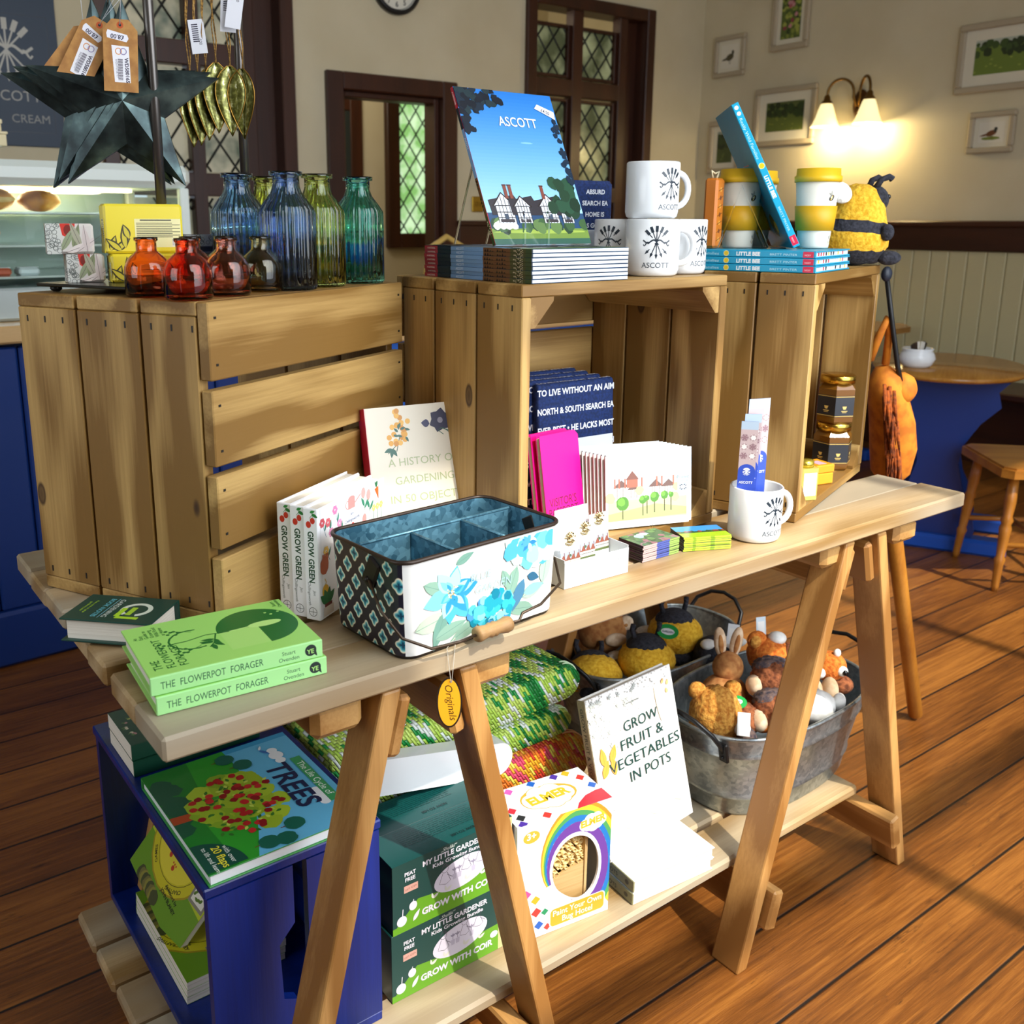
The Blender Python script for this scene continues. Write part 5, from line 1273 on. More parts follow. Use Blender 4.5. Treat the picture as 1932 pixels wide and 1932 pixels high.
for k in range(9):
    o = thing('greeting_card', ('foremost greeting card with a watercolour of the house, in the middle crate' if k == 0 else '%s greeting card behind the watercolour card in the middle crate' % ('second', 'third', 'fourth', 'fifth', 'sixth', 'seventh', 'eighth', 'rearmost')[k - 1]), 'card', (0, 0, 0), 0, 'watercolour greeting cards')
    a = R(-18); d = Vector((math.cos(a), math.sin(a), 0)); nb = Vector((-math.sin(a), math.cos(a), 0)); l = R(6 + .4 * k)
    o.matrix_world = place(d, Vector((0, 0, 1)) * math.cos(l) + nb * math.sin(l), Vector((.781, .185, .8206)) + nb * (.0062 * k) + d * (-.0035 * k))
    MB().box(0, .150, 0, .118, -.0024, -.0018, m=flat('#9a5a44', .5)).box(0, .150, 0, .118, -.0014, -.0009, m=flat('#f4f3ee', .5)).box(.003, .156, .002, .124, -.0036, -.0028, m=flat('#d3e2ec', .4)).build('card', None, o)
    MB().box(.0, .150, 0, .118, -.0007, -.0002, m=flat('#f4f3ee', .5)).build('front_panel', None, o)
    if k == 0: S = Sheet(.150, .118, axes((0, 0, -.0002), (1, 0, 0), (0, 1, 0)), .35); card_front(S, .150, .118); S.build('picture', o)
    S = Sheet(.118, .0024, axes((-.0001, .118, -.0026), (0, -1, 0), (0, 0, 1)), .4); S.rect(0, 0, .05, .0024, '#b58a86'); S.rect(.05, 0, .118, .0024, '#9a5a34'); S.build('printed_edge', o)
cs = thing('card_stand', 'clear acrylic card holder in front of the watercolour cards', 'stand', (.848, .150, .8005), R(-18))
M_acr = glass('clear_acrylic', '#fbfdfd', .02, thin=True)
MB().box(-.003, -.0015, -.002, .0, .0, .032).box(.0015, .003, -.002, .0, 0, .032).box(-.012, .012, -.014, .0, .0, .0012).build('acrylic', M_acr, cs)

# --- pink passport and folded tea towels in the middle crate
def pp_front(S, w, h):
    S.text(w * .46, h * .285, "VISITOR'S", .0190, '#5d0b33', 'c', sx=.78); S.text(w * .46, h * .185, 'PASSPORT', .0190, '#5d0b33', 'c', sx=.78)
for k in range(2):
    o = thing('passport_booklet', ('bright pink visitor booklet standing just inside the middle crate' if k == 0 else 'second pink booklet peeping out behind the front pink booklet'), 'booklet', (0, 0, 0), 0, 'pink visitor booklets')
    l = R(9); a = R(6); d = Vector((math.cos(a), math.sin(a), 0)); nb = Vector((-math.sin(a), math.cos(a), 0))
    o.matrix_world = place(d, Vector((0, 0, 1)) * math.cos(l) + nb * math.sin(l), Vector((.6855 - .004 * k, .214 + .017 * k, .8180)))
    out = [(0, 0), (.088, 0), (.088, .152), (.080, .160), (0, .160)]
    MB().prism(out, -.001, 0).prism(out, -.009, -.008).build('cover', flat('#ec0a86', .4), o); MB().box(.001, .085, .003, .156, -.0079, -.0011).build('page_block', M_pages, o)
    if k == 0: S = Sheet(.088, .160, axes((0, 0, 0), (1, 0, 0), (0, 1, 0)), .4); pp_front(S, .088, .160); S.build('cover_print', o)
TOW = ('TO LIVE WITHOUT AN AIM', 'NORTH & SOUTH SEARCH EA', 'EVER BEST • HE LACKS MOST', 'MISS IS A MILE • THE MIDDLE PATH', 'SO HOMELY • WHERE THE', 'WHO FOR HOME IS', 'THERE SMALL THINGS')
M_towel = speckle('navy_cotton', '#0f2450', '#16306a', 200, .85, bump=.2)
for k in range(5):
    o = thing('tea_towel', ('front folded navy tea towel with white lettering in the middle crate' if k == 0 else '%s folded navy tea towel behind the front one in the middle crate' % ('second', 'third', 'fourth', 'rearmost')[k - 1]), 'towel', (0, 0, 0), 0, 'folded navy tea towels')
    l = R(3); a = R(-3); d = Vector((math.cos(a), math.sin(a), 0)); nb = Vector((-math.sin(a), math.cos(a), 0))
    W_, H_, T_ = .162, .222, .0165
    p = Vector((.747 - .0125 * k, .313 + .0176 * k - .004, .8180))
    if k >= 4: continue
    o.matrix_world = place(d, Vector((0, 0, 1)) * math.cos(l) + nb * math.sin(l), p)
    H_ = H_ + .004 * k
    prof = [(0, 0)] + [(0, H_ - .008)] + [(-.008 + .008 * math.cos(R(t)), H_ - .008 + .008 * math.sin(R(t))) for t in range(15, 181, 15)] + [(-.016, 0)]
    mb = MB(); nn = len(prof); xs = [0, .003, .05, .1, W_ - .003, W_]
    vs = []
    for x in xs:
        q = .002 if x in (0, W_) else 0
        vs += [(x, y, z * (1 - q * 40) - q * .2) for z, y in prof]
    fs = [(i * nn + j, (i + 1) * nn + j, (i + 1) * nn + (j + 1) % nn, i * nn + (j + 1) % nn) for i in range(len(xs) - 1) for j in range(nn)]
    fs += [list(range(nn)), [(len(xs) - 1) * nn + j for j in range(nn)][::-1]]
    mb.add(vs, fs, None, True).build('towel', M_towel, o)
    S = Sheet(W_, H_, axes((0, 0, .0002), (1, 0, 0), (0, 1, 0)), .8)
    for i, t in enumerate(TOW): S.text(W_ * .5, H_ - .020 - .0315 * i, t, .0145, '#e6e9ee', 'c', width=W_ * 1.02, bold=.03)
    S.build('lettering', o)
    S = Sheet(W_, .016, axes((0, H_ + .0003, 0), (1, 0, 0), (0, 0, -1)), .8); S.text(W_ * .5, .003, 'LOVE WITHOUT AN AIM', .013, '#dfe3ea', 'c', width=W_ * .95, bold=.03); S.build('top_lettering', o)
    if k == 0:
        bn_ = MB(); bn_.box(.002, .160, .052, .124, .0006, .0014).build('paper_band', flat('#dfe7f2', .5), o)
        S = Sheet(.158, .072, axes((.002, .052, .0014), (1, 0, 0), (0, 1, 0)), .5); emblem(S, .062, .046, .014, '#3f5a86'); S.build('band_emblem', o)
for o in [o for o in list(COL.objects) if o.name.startswith('tea_towel') and not o.children]: bpy.data.objects.remove(o)

# --- mugs
M_china = flat('#e7e9ea', .12)
MR, MHt = .042, .087
def mug(loc, face, hand, label, group='white emblem mugs'):
    """face: direction (deg, world) the emblem looks; hand: direction of the handle"""
    o = thing('mug', label, 'mug', loc, 0, group)
    pr_ = [(0, .002), (MR - .006, .0), (MR - .002, .003), (MR, .010), (MR, MHt - .002), (MR - .0015, MHt), (MR - .0035, MHt - .002), (MR - .004, .010), (MR - .008, .006), (0, .006)]
    MB().lathe(pr_, 48).build('cup', M_china, o)
    T = Matrix.Rotation(R(hand), 4, 'Z')
    pts = [(MR - .003 + .030 * math.sin(R(t)) ** .75 * (1 if t else 0), 0, .045 + .027 * math.cos(R(t))) for t in range(0, 181, 15)]
    MB(T).tube(pts, [.0062] + [.0052] * 11 + [.0062], 10).build('handle', M_china, o)
    f = R(face)
    def wrap(u, v, z): a = f + (u - .03) / MR; return ((MR + z + .00015) * math.cos(a), (MR + z + .00015) * math.sin(a), v)
    S = Sheet(.06, .08, None, .3, wrap); emblem(S, .03, .052, .026, '#26313c'); S.text(.03, .0135, 'ASCOTT', .0112, '#4c565f', 'c'); S.build('emblem_print', o)
    return o
mug((.998, .066, .8005), -96, -15, 'white emblem mug holding blue bookmarks at the front of the table')
zt = MC.z + MH + .0006
mug((.885, .212, zt), -128, -25, 'bottom front white emblem mug on the middle crate')
mug((.972, .232, zt), -85, -165, 'right white emblem mug on the middle crate, its handle turned to the left')
mug((.905, .305, zt), -160, 60, 'rear white emblem mug half hidden by the guide books on the middle crate')
mug((.912, .243, zt + MHt + .0008), -93, -12, 'top white emblem mug stacked on the others')
# bookmarks in the mug
def bm_print(S, w, h):
    S.rect(0, 0, w, h, '#3550b4'); S.rect(0, h * .57, w, h, '#b9a6a8'); S.disc(w * .5, h * .57, w * .5, '#3550b4', w * .42); S.rect(0, h * .93, w, h, '#a9bccf')
    for i in range(3):
        for j in range(2):
            x, y = w * (.25 + .5 * j), h * (.70 + .08 * i)
            for a in range(0, 360, 60): S.leaf(x, y, w * .26, w * .10, R(a + 30 * i), '#e3d8d6' if (i + j) % 2 else '#8d7078')
            S.ring(x, y, w * .2, .0007, '#8d7078')
    emblem(S, w * .5, h * .56, w * .27, '#e9edf4', .0008); S.text(w * .5, h * .455, 'ASCOTT', .0058, '#e6eaf2', 'c', bold=.02, width=w * .82)
for k, (dx, dy, yaw, lx, ln, h) in enumerate(((.008, -.012, -14, -.05, .02, .222), (-.012, .0, -24, -.11, .04, .222), (-.018, .007, -40, -.16, .06, .200), (-.022, .012, -48, -.20, .07, .190))):
    o = thing('bookmark', ('front blue patterned bookmark standing in the mug', 'second blue patterned bookmark in the mug, its lower half hidden', 'third blue bookmark in the mug, leaning left behind the second', 'leftmost blue bookmark in the mug, edge on')[k], 'bookmark', (0, 0, 0), 0, 'blue bookmarks in the mug')
    a = R(yaw); d = Vector((math.cos(a), math.sin(a), 0)); 
    ey = Vector((lx, ln, 1)).normalized()
    o.matrix_world = place(d, ey, Vector((.998 + dx * .6 - .010, .066 + dy * .5, .8085)))
    MB().box(-.013, .013, 0, h, -.0006, 0).build('strip', flat('#2b3f96', .4), o)
    S = Sheet(.026, h, axes((-.013, 0, 0), (1, 0, 0), (0, 1, 0)), .35); bm_print(S, .026, h); S.build('printed_face', o)
    S = Sheet(.026, h, axes((.013, 0, -.0006), (-1, 0, 0), (0, 1, 0)), .35); S.rect(0, 0, .026, h, '#2b3f96'); S.build('printed_back', o)
# ================================================================== on top of the crates
def bottle_mat(name, h):
    if name in _mats: return _mats[name]
    m, nt, b = new_mat(name); L = nt.links.new
    b.inputs['Base Color'].default_value = lin(h); b.inputs['Roughness'].default_value = .02; b.inputs['IOR'].default_value = 1.46; b.inputs['Transmission Weight'].default_value = 1.0
    _mats[name] = m
    return m
def small_bottle(lx, ly, colour, label, s=1.0):
    o = thing('bud_bottle', label, 'bottle', Lp(lx, ly), 0, 'small round coloured glass bottles'); r = .0285 * s
    P = [(0, 0), (r * .93, 0), (r, .004), (r, .030), (r * .97, .036), (r * .80, .046), (r * .55, .0525), (r * .44, .055), (r * .43, .066), (r * .50, .068), (r * .50, .0715), (r * .40, .0715), (r * .36, .066), (r * .37, .055), (r * .50, .0505), (r * .76, .044), (r * .92, .034), (r * .92, .005), (0, .004)]
    MB().lathe(P, 40, close=False).build('glass', bottle_mat('small_glass_' + colour.strip('#'), colour), o)
def tall_bottle(lx, ly, colour, label):
    o = thing('ribbed_bottle', label, 'bottle', Lp(lx, ly), 0, 'tall ribbed coloured glass bottles'); r = .0370
    P = [(0, 0), (r * .95, 0), (r, .004), (r, .100), (r * .98, .106), (r * .78, .117), (r * .56, .128), (r * .49, .137), (r * .48, .150), (r * .60, .1505), (r * .60, .156), (r * .44, .156), (r * .40, .149), (r * .40, .137), (r * .50, .124), (r * .74, .113), (r * .90, .102), (r * .90, .006), (0, .005)]
    F = [0, .03, .035, .035, .035, .035, .03, .0] + [0] * 11
    MB().lathe(P, 108, close=False, flute=27, fl=F).build('glass', bottle_mat('ribbed_glass_' + colour.strip('#'), colour), o)
small_bottle(.037, .125, '#ffab74', 'leftmost orange-red round bottle on the left crate')
small_bottle(.021, .045, '#ff8a62', 'red round bottle nearest the front corner of the left crate')
small_bottle(.097, .050, '#ffc2b4', 'coral pink round bottle between the red and the amber ones')
small_bottle(.178, .062, '#f6e8b8', 'amber round bottle in front of the blue ribbed bottles')
small_bottle(.120, .130, '#ff9a78', 'second red round bottle hidden behind the front red one')
small_bottle(.185, .128, '#f3eaa0', 'yellow round bottle hidden behind the coral pink one')
tall_bottle(.223, .050, '#9fc0f2', 'front blue ribbed bottle on the left crate')
tall_bottle(.236, .145, '#9cc2ea', 'rear blue ribbed bottle on the left crate, left of the front one')
tall_bottle(.301, .055, '#e2efa0', 'lime green ribbed bottle between the blue and teal ones')
tall_bottle(.338, .175, '#e6ef9a', 'second lime ribbed bottle hidden behind the front blue one')
tall_bottle(.398, .050, '#8fe4da', 'teal ribbed bottle at the right end of the left crate')

# --- soaps on a dark tray
ty = thing('slate_tray', 'thin dark tray on round feet under the wrapped soaps', 'tray', Lp(.018, .128), LY)
MB().box(0, .185, 0, .178, .0075, .0115, .0012).build('plate', flat('#1b1b18', .25), ty)
for x in (.018, .165):
    for y in (.016, .162): MB().lathe([(.004, 0), (.0075, .003), (.0075, .0076)], 16, T=Matrix.Translation((x, y, 0))).build('foot', flat('#121212', .4), ty)
TZ = .0119
def soap(lx, ly, z, yaw, w, d, h, col, label, art, group):
    o = thing('wrapped_soap', label, 'soap', Lp(lx, ly, z), LY + R(yaw), group)
    MB().box(0, w, 0, d, 0, h, .003).build('wrapper', flat(col, .35), o)
    f = MB(); f.prism([(0, 0), (d * .5, h * .5), (d, 0)], 0, .0006, T=axes((0.0, d, .0005), (0, -1, 0), (0, 0, 1))).build('folded_end', flat(col, .3), o)
    S = Sheet(w, h, axes((0, 0, 0), (1, 0, 0), (0, 0, 1)), .35); art(S, w, h); S.build('printed_front', o)
    S = Sheet(d, h, axes((0, d, 0), (0, -1, 0), (0, 0, 1)), .35); art(S, d, h); S.T = axes((-.0007, d, 0), (0, -1, 0), (0, 0, 1)); S.build('printed_side', o)
def tulip_art(S, w, h):
    rnd = random.Random(int(w * 1000))
    S.rect(0, 0, w * .30, h, '#c9ccc6')
    for i in range(26): S.ring(w * .30 * rnd.random(), h * rnd.random(), .0032, .0006, '#5c625e', 10)
    S.poly([(w * .30, h), (w * .34, h * .62), (w * .48, h * .5), (w * .60, h * .75), (w * .62, h)], '#c8362b'); S.disc(w * .46, h * .78, .005, '#7a2620', .007)
    for x, y, L_, a, c in ((.30, .1, .036, 60, '#8f9a7a'), (.55, .15, .034, 75, '#7f8a66'), (.72, .2, .036, 110, '#a3a28c'), (.40, .05, .04, 20, '#d8cfc9'), (.62, .05, .04, 35, '#cfc4c0'), (.85, .05, .035, 95, '#c9bdb9')):
        S.leaf(w * x, h * y, L_, .009, R(a), c); S.line([(w * x, h * y), (w * x + L_ * math.cos(R(a)), h * y + L_ * math.sin(R(a)))], .0005, '#5c4f50')
def lemon_art(S, w, h):
    for x, y, L_, a in ((.06, .05, .022, 70), (.12, .05, .026, 40), (.25, .1, .030, 95), (.20, .05, .026, 140), (.30, .3, .02, 110)):
        S.leaf(w * x, h * y, L_, .010, R(a), '#3a3a24'); S.leaf(w * x, h * y, L_ * .9, .006, R(a), '#c9bc3a')
    S.rect(w * .38, h * .12, w * .97, h * .70, '#e3dca0')
    for i in range(9): S.rect(w * .40, h * (.62 - .035 * i), w * (.86 + .1 * (i % 2)), h * (.605 - .035 * i) , '#5c5a40')
    S.rect(w * .45, h * .66, w * .85, h * .685, '#4a4a34'); S.rect(w * .85, h * .14, w * .96, h * .30, '#f0efe6')
    for i in range(8): S.rect(w * (.855 + .012 * i), h * .15, w * (.860 + .012 * i), h * .29, '#2a2a2a')
def charcoal_art(S, w, h):
    rnd = random.Random(5); S.rect(0, h * .78, w, h, '#a9aca9')
    for i in range(40): S.ring(w * rnd.random(), h * (.8 + .18 * rnd.random()), .003, .0006, '#4f5456', 9)
    S.rect(w * .15, h * .08, w * .97, h * .70, '#34363b')
    for i in range(15): S.rect(w * .18, h * (.66 - .037 * i), w * (.90 + .05 * (i % 2)), h * (.648 - .037 * i), '#a3a5aa')
    S.line([(0, h * .78), (w, h * .77)], .0012, '#8c8f94')
soap(.038, .268, TZ, -36, .047, .045, .0365, '#cfcac4', 'lower tulip patterned soap on the dark tray', tulip_art, 'tulip wrapped soaps')
soap(.020, .281, TZ + .037, -38, .058, .045, .0385, '#cfcac4', 'upper tulip patterned soap, stacked on the lower one', tulip_art, 'tulip wrapped soaps')
soap(.068, .220, TZ, -36, .090, .045, .0365, '#d9c52c', 'lower yellow lemon soap lying beside the tulip soap', lemon_art, 'yellow lemon soaps')
soap(.072, .232, TZ + .037, -36, .101, .042, .064, '#e0cd34', 'large upright yellow soap with printed label, above the red bottles', lemon_art, 'yellow lemon soaps')
soap(.208, .222, .0, -30, .072, .05, .072, '#2d2e33', 'dark charcoal soap box behind the amber bottle', charcoal_art, 'dark soaps')
# speckled leaf tips poking up behind the dark soap
M_spk = speckle('speckled_metal', '#5a5a24', '#8f8f4a', 160, .3, .5, lo=.42, hi=.6, c2='#d5d6b0')

# --- display stand of two poles with hanging stars and leaves
M_pole = flat('#5e5a57', .3, .8)
ps = thing('display_stand', 'slim grey metal stand with two tall poles on the left crate', 'stand', Lp(.150, .205), LY)
MB().box(-.03, .215, -.015, .09, 0, .0072, .001).build('base_plate', flat('#22211f', .4, .6), ps)
for x, y in ((0, 0), (.177, 0)): MB().lathe([(.0069, .0074), (.0069, .62)], 20, T=Matrix.Translation((x, y, 0))).build('pole', M_pole, ps)
MB().tube([(-.05, 0, .62), (.22, 0, .62)], .006, 10).build('cross_bar', M_pole, ps)
hk = MB().tube([(.03, .07, .422), (.19, .045, .430)], .005, 10).ball((.03, .07, .422), .009, 12, 8); hk.tube([(.177, 0, .43), (.177, .047, .43)], .004, 8); hk.build('hook_bar', flat('#4a4538', .35, .8), ps)
hk2 = MB().tube([(-.02, 0, .60), (-.02, .16, .61)], .004, 8).tube([(0, 0, .60), (-.02, 0, .60)], .004, 8); hk2.build('hook_bar', flat('#4a4538', .35, .8), ps)
# stars
def star_mat():
    m, nt, b = new_mat('tarnished_tin'); L = nt.links.new
    tc = nd(nt, 'ShaderNodeTexCoord'); n = nd(nt, 'ShaderNodeTexNoise'); n.inputs['Scale'].default_value = 22; n.inputs['Detail'].default_value = 4; L(tc.outputs['Object'], n.inputs['Vector'])
    r = ramp(nt, [(.36, '#20282a'), (.55, '#3d4c4d'), (.7, '#5f7370')]); L(n.outputs['Fac'], r.inputs[0]); L(r.outputs[0], b.inputs['Base Color'])
    b.inputs['Metallic'].default_value = .75; b.inputs['Roughness'].default_value = .36
    return m
M_star = star_mat(); M_kraft = speckle('kraft_card', '#a06f3c', '#b58448', 60, .7)
def star(c, rz, s, label, tilt=0):
    o = thing('metal_star', label, 'star', c, 0, 'dark metal star decorations', rot=(0, R(tilt), rz))
    vs = [(0, -.028 * s, 0)]; n = 10
    for i in range(n):
        a = R(90 + 36 * i); q = (.128 if i % 2 == 0 else .052) * s; vs.append((q * math.cos(a), 0, q * math.sin(a)))
    vs += [(v[0], .010, v[2]) for v in vs[1:]]
    fs = [(0, 1 + i, 1 + (i + 1) % n) for i in range(n)]
    fs += [(1 + i, 11 + i, 11 + (i + 1) % n, 1 + (i + 1) % n) for i in range(n)]
    q = MB().add(vs, fs); ob = q.build('star_body', M_star, o)
    MB().tube([(0, .006, .128 * s), (.004, .006, .20), (.004, .006, .29)], .0004, 4).build('thread', flat('#b9bcc0', .4), o)
    return o
d0 = Vector((.10, -.06, 0))
star((.162, .488, 1.452), R(-24), 1.0, 'foremost dark metal star hanging at the left of the stand', 2)
star((.156, .496, 1.453), R(-25), 1.0, 'second dark metal star, just behind the foremost', -1)
star((.150, .504, 1.4535), R(-24), 1.0, 'third dark metal star in the hanging row', 1)
star((.141, .516, 1.452), R(-27), 1.03, 'rearmost dark metal star in the hanging row', -2)
def kraft(p, yaw, roll, label, label_art):
    o = thing('price_tag', label, 'tag', (0, 0, 0), 0, 'brown card price tags')
    a = R(yaw); d = Vector((math.cos(a), math.sin(a), 0)); up = Vector((0, 0, 1)); r = R(roll)
    ex = d * math.cos(r) + up * math.sin(r); ey = up * math.cos(r) - d * math.sin(r)
    o.matrix_world = place(ex, ey, p)
    w, h = .043, .088
    MB().prism([(-w / 2, -h), (w / 2, -h), (w / 2, -.013), (w / 2 - .011, 0), (-w / 2 + .011, 0), (-w / 2, -.013)], -.0006, 0).build('card', M_kraft, o)
    if label_art:
        S = Sheet(w, h, axes((-w / 2, -h, 0), (1, 0, 0), (0, 1, 0)), .5)
        S.disc(w * .5, h * .92, .0042, '#b5522a'); S.disc(w * .5, h * .92, .0017, '#14202a')
        S.poly([(w * .10, h * .80), (w * .14, h * .85), (w * .70, h * .79), (w * .74, h * .74), (w * .68, h * .69), (w * .12, h * .74)], '#e4e4ee'); S.text(w * .42, h * .785, '£8.00', .0075, '#2a2540', 'c', rot=R(173), bold=.02)
        S.poly([(w * .24, h * .64), (w * .74, h * .63), (w * .78, h * .13), (w * .32, h * .13)], '#e9e9ef')
        S.text(w * .63, h * .30, 'WD580165', .0064, '#2a2540', 'c', rot=R(-87), bold=.03); S.text(w * .36, h * .32, '5025192758717', .0035, '#3a3550', 'c', rot=R(-87))
        for i in range(24): S.rect(w * .42, h * (.16 + .0125 * i), w * .56, h * (.16 + .0125 * i + (.008 if (i * 7) % 3 else .004)), '#3a3048')
        S.ring(w * .44, h * .56, .0042, .0009, '#d98a3a', 16); S.ring(w * .58, h * .56, .0042, .0009, '#7a6aa0', 16)
        S.build('barcode_label', o)
    MB().tube([(0, -.007, .0005), (.003, .05, .001), (.005, .13, .001)], .0004, 4).build('thread', flat('#c9ccd0', .4), o)
kraft((.155, .462, 1.551), -28, -3, 'front upright brown price tag with barcode, in front of the stars', True)
kraft((.140, .488, 1.552), -28, -30, 'tilted brown price tag with barcode, left of the front tag', True)
kraft((.122, .510, 1.545), -28, 4, 'plain brown price tag behind the tilted one', False)
kraft((.132, .500, 1.541), -28, -40, 'second plain brown price tag, its corner showing under the tilted one', False)
# speckled leaves on twine
M_twine = speckle('jute_twine', '#6a4c22', '#a9813f', 300, .9)
def hang_leaf(p, yaw, top, label, s=1.0):
    o = thing('metal_leaf', label, 'leaf', p, R(yaw), 'speckled metal leaf decorations')
    n = 12; vs = []; L_ = .118 * s
    for i in range(n + 1):
        t = i / n; w = .026 * s * math.sin(math.pi * min(1, t * .98 + .02) ** .72); z = -L_ * t
        vs += [(-w, -.007 * (w / .026), z), (-w * .5, -.002, z), (0, .003, z), (w * .5, -.002, z), (w, -.007 * (w / .026), z)]
    fs = [(5 * i + j, 5 * i + j + 5, 5 * i + j + 6, 5 * i + j + 1) for i in range(n) for j in range(4)]
    ob = MB().add(vs, fs, None, True).build('blade', M_spk, o); sm = ob.modifiers.new('thick', 'SOLIDIFY'); sm.thickness = .0012
    rim = [vs[5 * i] for i in range(n + 1)] + [vs[5 * i + 4] for i in range(n, -1, -1)]
    MB().tube(rim, .0008, 5, closed=True).build('gilt_rim', flat('#a9803a', .3, .9), o)
    MB().tube([(0, .002, 0), (.003, .001, .03), (-.002, 0, .08), (.001, 0, top)], .0011, 5).tube([(.002, .002, 0), (-.003, .001, .05), (.003, 0, .11), (.001, 0, top)], .0009, 5).build('twine', M_twine, o)
for i, (x, y, z, yw) in enumerate(((.343, .520, 1.514, -50), (.329, .531, 1.518, -25), (.312, .540, 1.522, -8), (.300, .548, 1.512, 2), (.290, .555, 1.505, 6), (.281, .562, 1.502, 4))):
    hang_leaf((x, y, z), yw, .118, ('nearest speckled metal leaf, at the right pole', 'second speckled metal leaf from the right pole', 'third speckled metal leaf from the right pole', 'fourth speckled metal leaf from the right pole', 'fifth speckled metal leaf from the right pole', 'speckled metal leaf farthest from the right pole')[i], .82)
for i, (x, y, z, r_) in enumerate(((.335, .505, 1.615, 10), (.328, .520, 1.60, 4), (.292, .552, 1.560, -6))):
    o = thing('paper_label', ('large white barcode label hanging at the top by the right pole', 'narrow white label hanging among the twine', 'white folded label hanging lower among the twine')[i], 'label', (x, y, z), R(-30), 'white labels on twine', rot=(0, R(r_), R(-30)))
    MB().box(-.011, .011, -.0004, .0, -.050 + .012 * i, .02).build('paper', flat('#dadbe2', .5), o)
    S = Sheet(.022, .05, axes((-.011, -.0004, -.03), (1, 0, 0), (0, 0, 1)), .5)
    for k in range(9): S.rect(.004, .020 + .0028 * k, .013, .0215 + .0028 * k, '#3a3848')
    S.text(.016, .02, '007', .006, '#4a4a58', 'c', rot=R(90)); S.build('barcode_print', o)
    MB().tube([(0, 0, .02), (.002, .002, .05)], .0004, 4).build('thread', flat('#c9a56a', .5), o)

# --- stack of guide books and one on an easel, middle crate
def gd_front(S, w, h):
    for i in range(34): t = i / 34; c = '#%02x%02x%02x' % tuple(int(a + (b_ - a) * t) for a, b_ in zip((158, 205, 232), (28, 108, 190))); S.rect(0, h * (.20 + .8 * t), w, h * (.20 + .8 * t + .026), c)
    S.rect(0, 0, w, h * .10, '#6f8a3a'); S.rect(0, 0, w, h * .035, '#2f5a4a'); S.blob(w * .5, h * .08, w * .5, '#9ab04a', 4, rv=h * .012)
    S.blob(w * .6, h * .66, w * .06, '#7fb8dc', 2, rv=h * .006)
    rnd = random.Random(12)
    for i in range(16): S.blob(w * rnd.random(), h * (.10 + .03 * rnd.random()), .010, rnd.choice(('#26422a', '#3a5a34', '#1c3324', '#5d7a44')), i, 9)
    for i in range(7): S.blob(w * (.06 + .03 * i), h * (.115 + .01 * (i % 2)), .006, '#dfe3d6', 40 + i, 8)
    for x, s in ((.10, 1.0), (.30, .8), (.56, .95), (.76, .7)):
        a, b_ = w * x, w * (x + .17 * s); y0, y1 = h * .135, h * (.225 + .02 * s); m_ = (a + b_) / 2
        S.poly([(a - w * .06, y1 + h * .035), (m_ + w * .12, y1 + h * .07), (b_ + w * .10, y1 - h * .01), (b_ + w * .08, y0 + h * .05), (a - w * .05, y0 + h * .05)], '#2e2a30')
        S.rect(a, y0, b_, y1, '#d9dde4'); S.poly([(a - .002, y1), (m_, y1 + h * .075 * s), (b_ + .002, y1)], '#d9dde4'); S.line([(a - .005, y1 - .001), (m_, y1 + h * .082 * s), (b_ + .005, y1 - .001)], .0024, '#241c1c')
        for k in range(6): xx = a + (b_ - a) * k / 5; S.line([(xx, y0), (xx, y1 + (h * .07 * s) * (1 - abs(2 * k / 5 - 1)))], .0011, '#1f1b20')
        for yy in (.3, .62, 1.0): S.line([(a, y0 + (y1 - y0) * yy), (b_, y0 + (y1 - y0) * yy)], .0013, '#1f1b20')
        S.rect(m_ - .003, y0 + .006, m_ + .003, y0 + .014, '#3d4a5c'); S.rect(a + .003, y0 + .001, b_ - .003, y0 + .006, '#3a3438')
    for x in (.22, .27, .60): S.rect(w * x, h * .29, w * (x + .032), h * .375, '#7a4034'); S.rect(w * x - .001, h * .372, w * (x + .032) + .001, h * .38, '#4a2a24')
    for i in range(26): S.blob(w * (.94 - .30 * rnd.random() * rnd.random()), h * (.20 + .20 * rnd.random()), .011, rnd.choice(('#14301f', '#1d3c28', '#244a34')), 70 + i, 9)
    for i in range(60):
        t = rnd.random(); x = w * .46 * t * rnd.random() ** .6; y = h * (1 - .21 * rnd.random() * (1 - t * .55)); S.blob(x, y, .0062, rnd.choice(('#0d1a28', '#132433', '#0b1420', '#1a2d33')), 140 + i, 8, .7)
    for i in range(18): S.blob(w * .10 * rnd.random(), h * (.70 + .12 * rnd.random()), .005, '#0d1a28', 240 + i, 8, .7)
    for i in range(30): S.blob(w * (1 - .07 * rnd.random()), h * (.40 + .48 * rnd.random() ** 1.4), .0045, '#12263a', 280 + i, 7, .8)
    S.text(w * .56, h * .765, 'ASCOTT', .0215, '#e9eef2', 'c', bold=.01, width=w * .40)
    S.poly([(w * .78, h * .90), (w * .82, h * .93), (w * .985, h * .885), (w * .98, h * .83), (w * .945, h * .845)], '#e6e6ee'); S.text(w * .885, h * .872, '£4.50', .0075, '#2a2c3a', 'c', rot=R(-20), bold=.02)
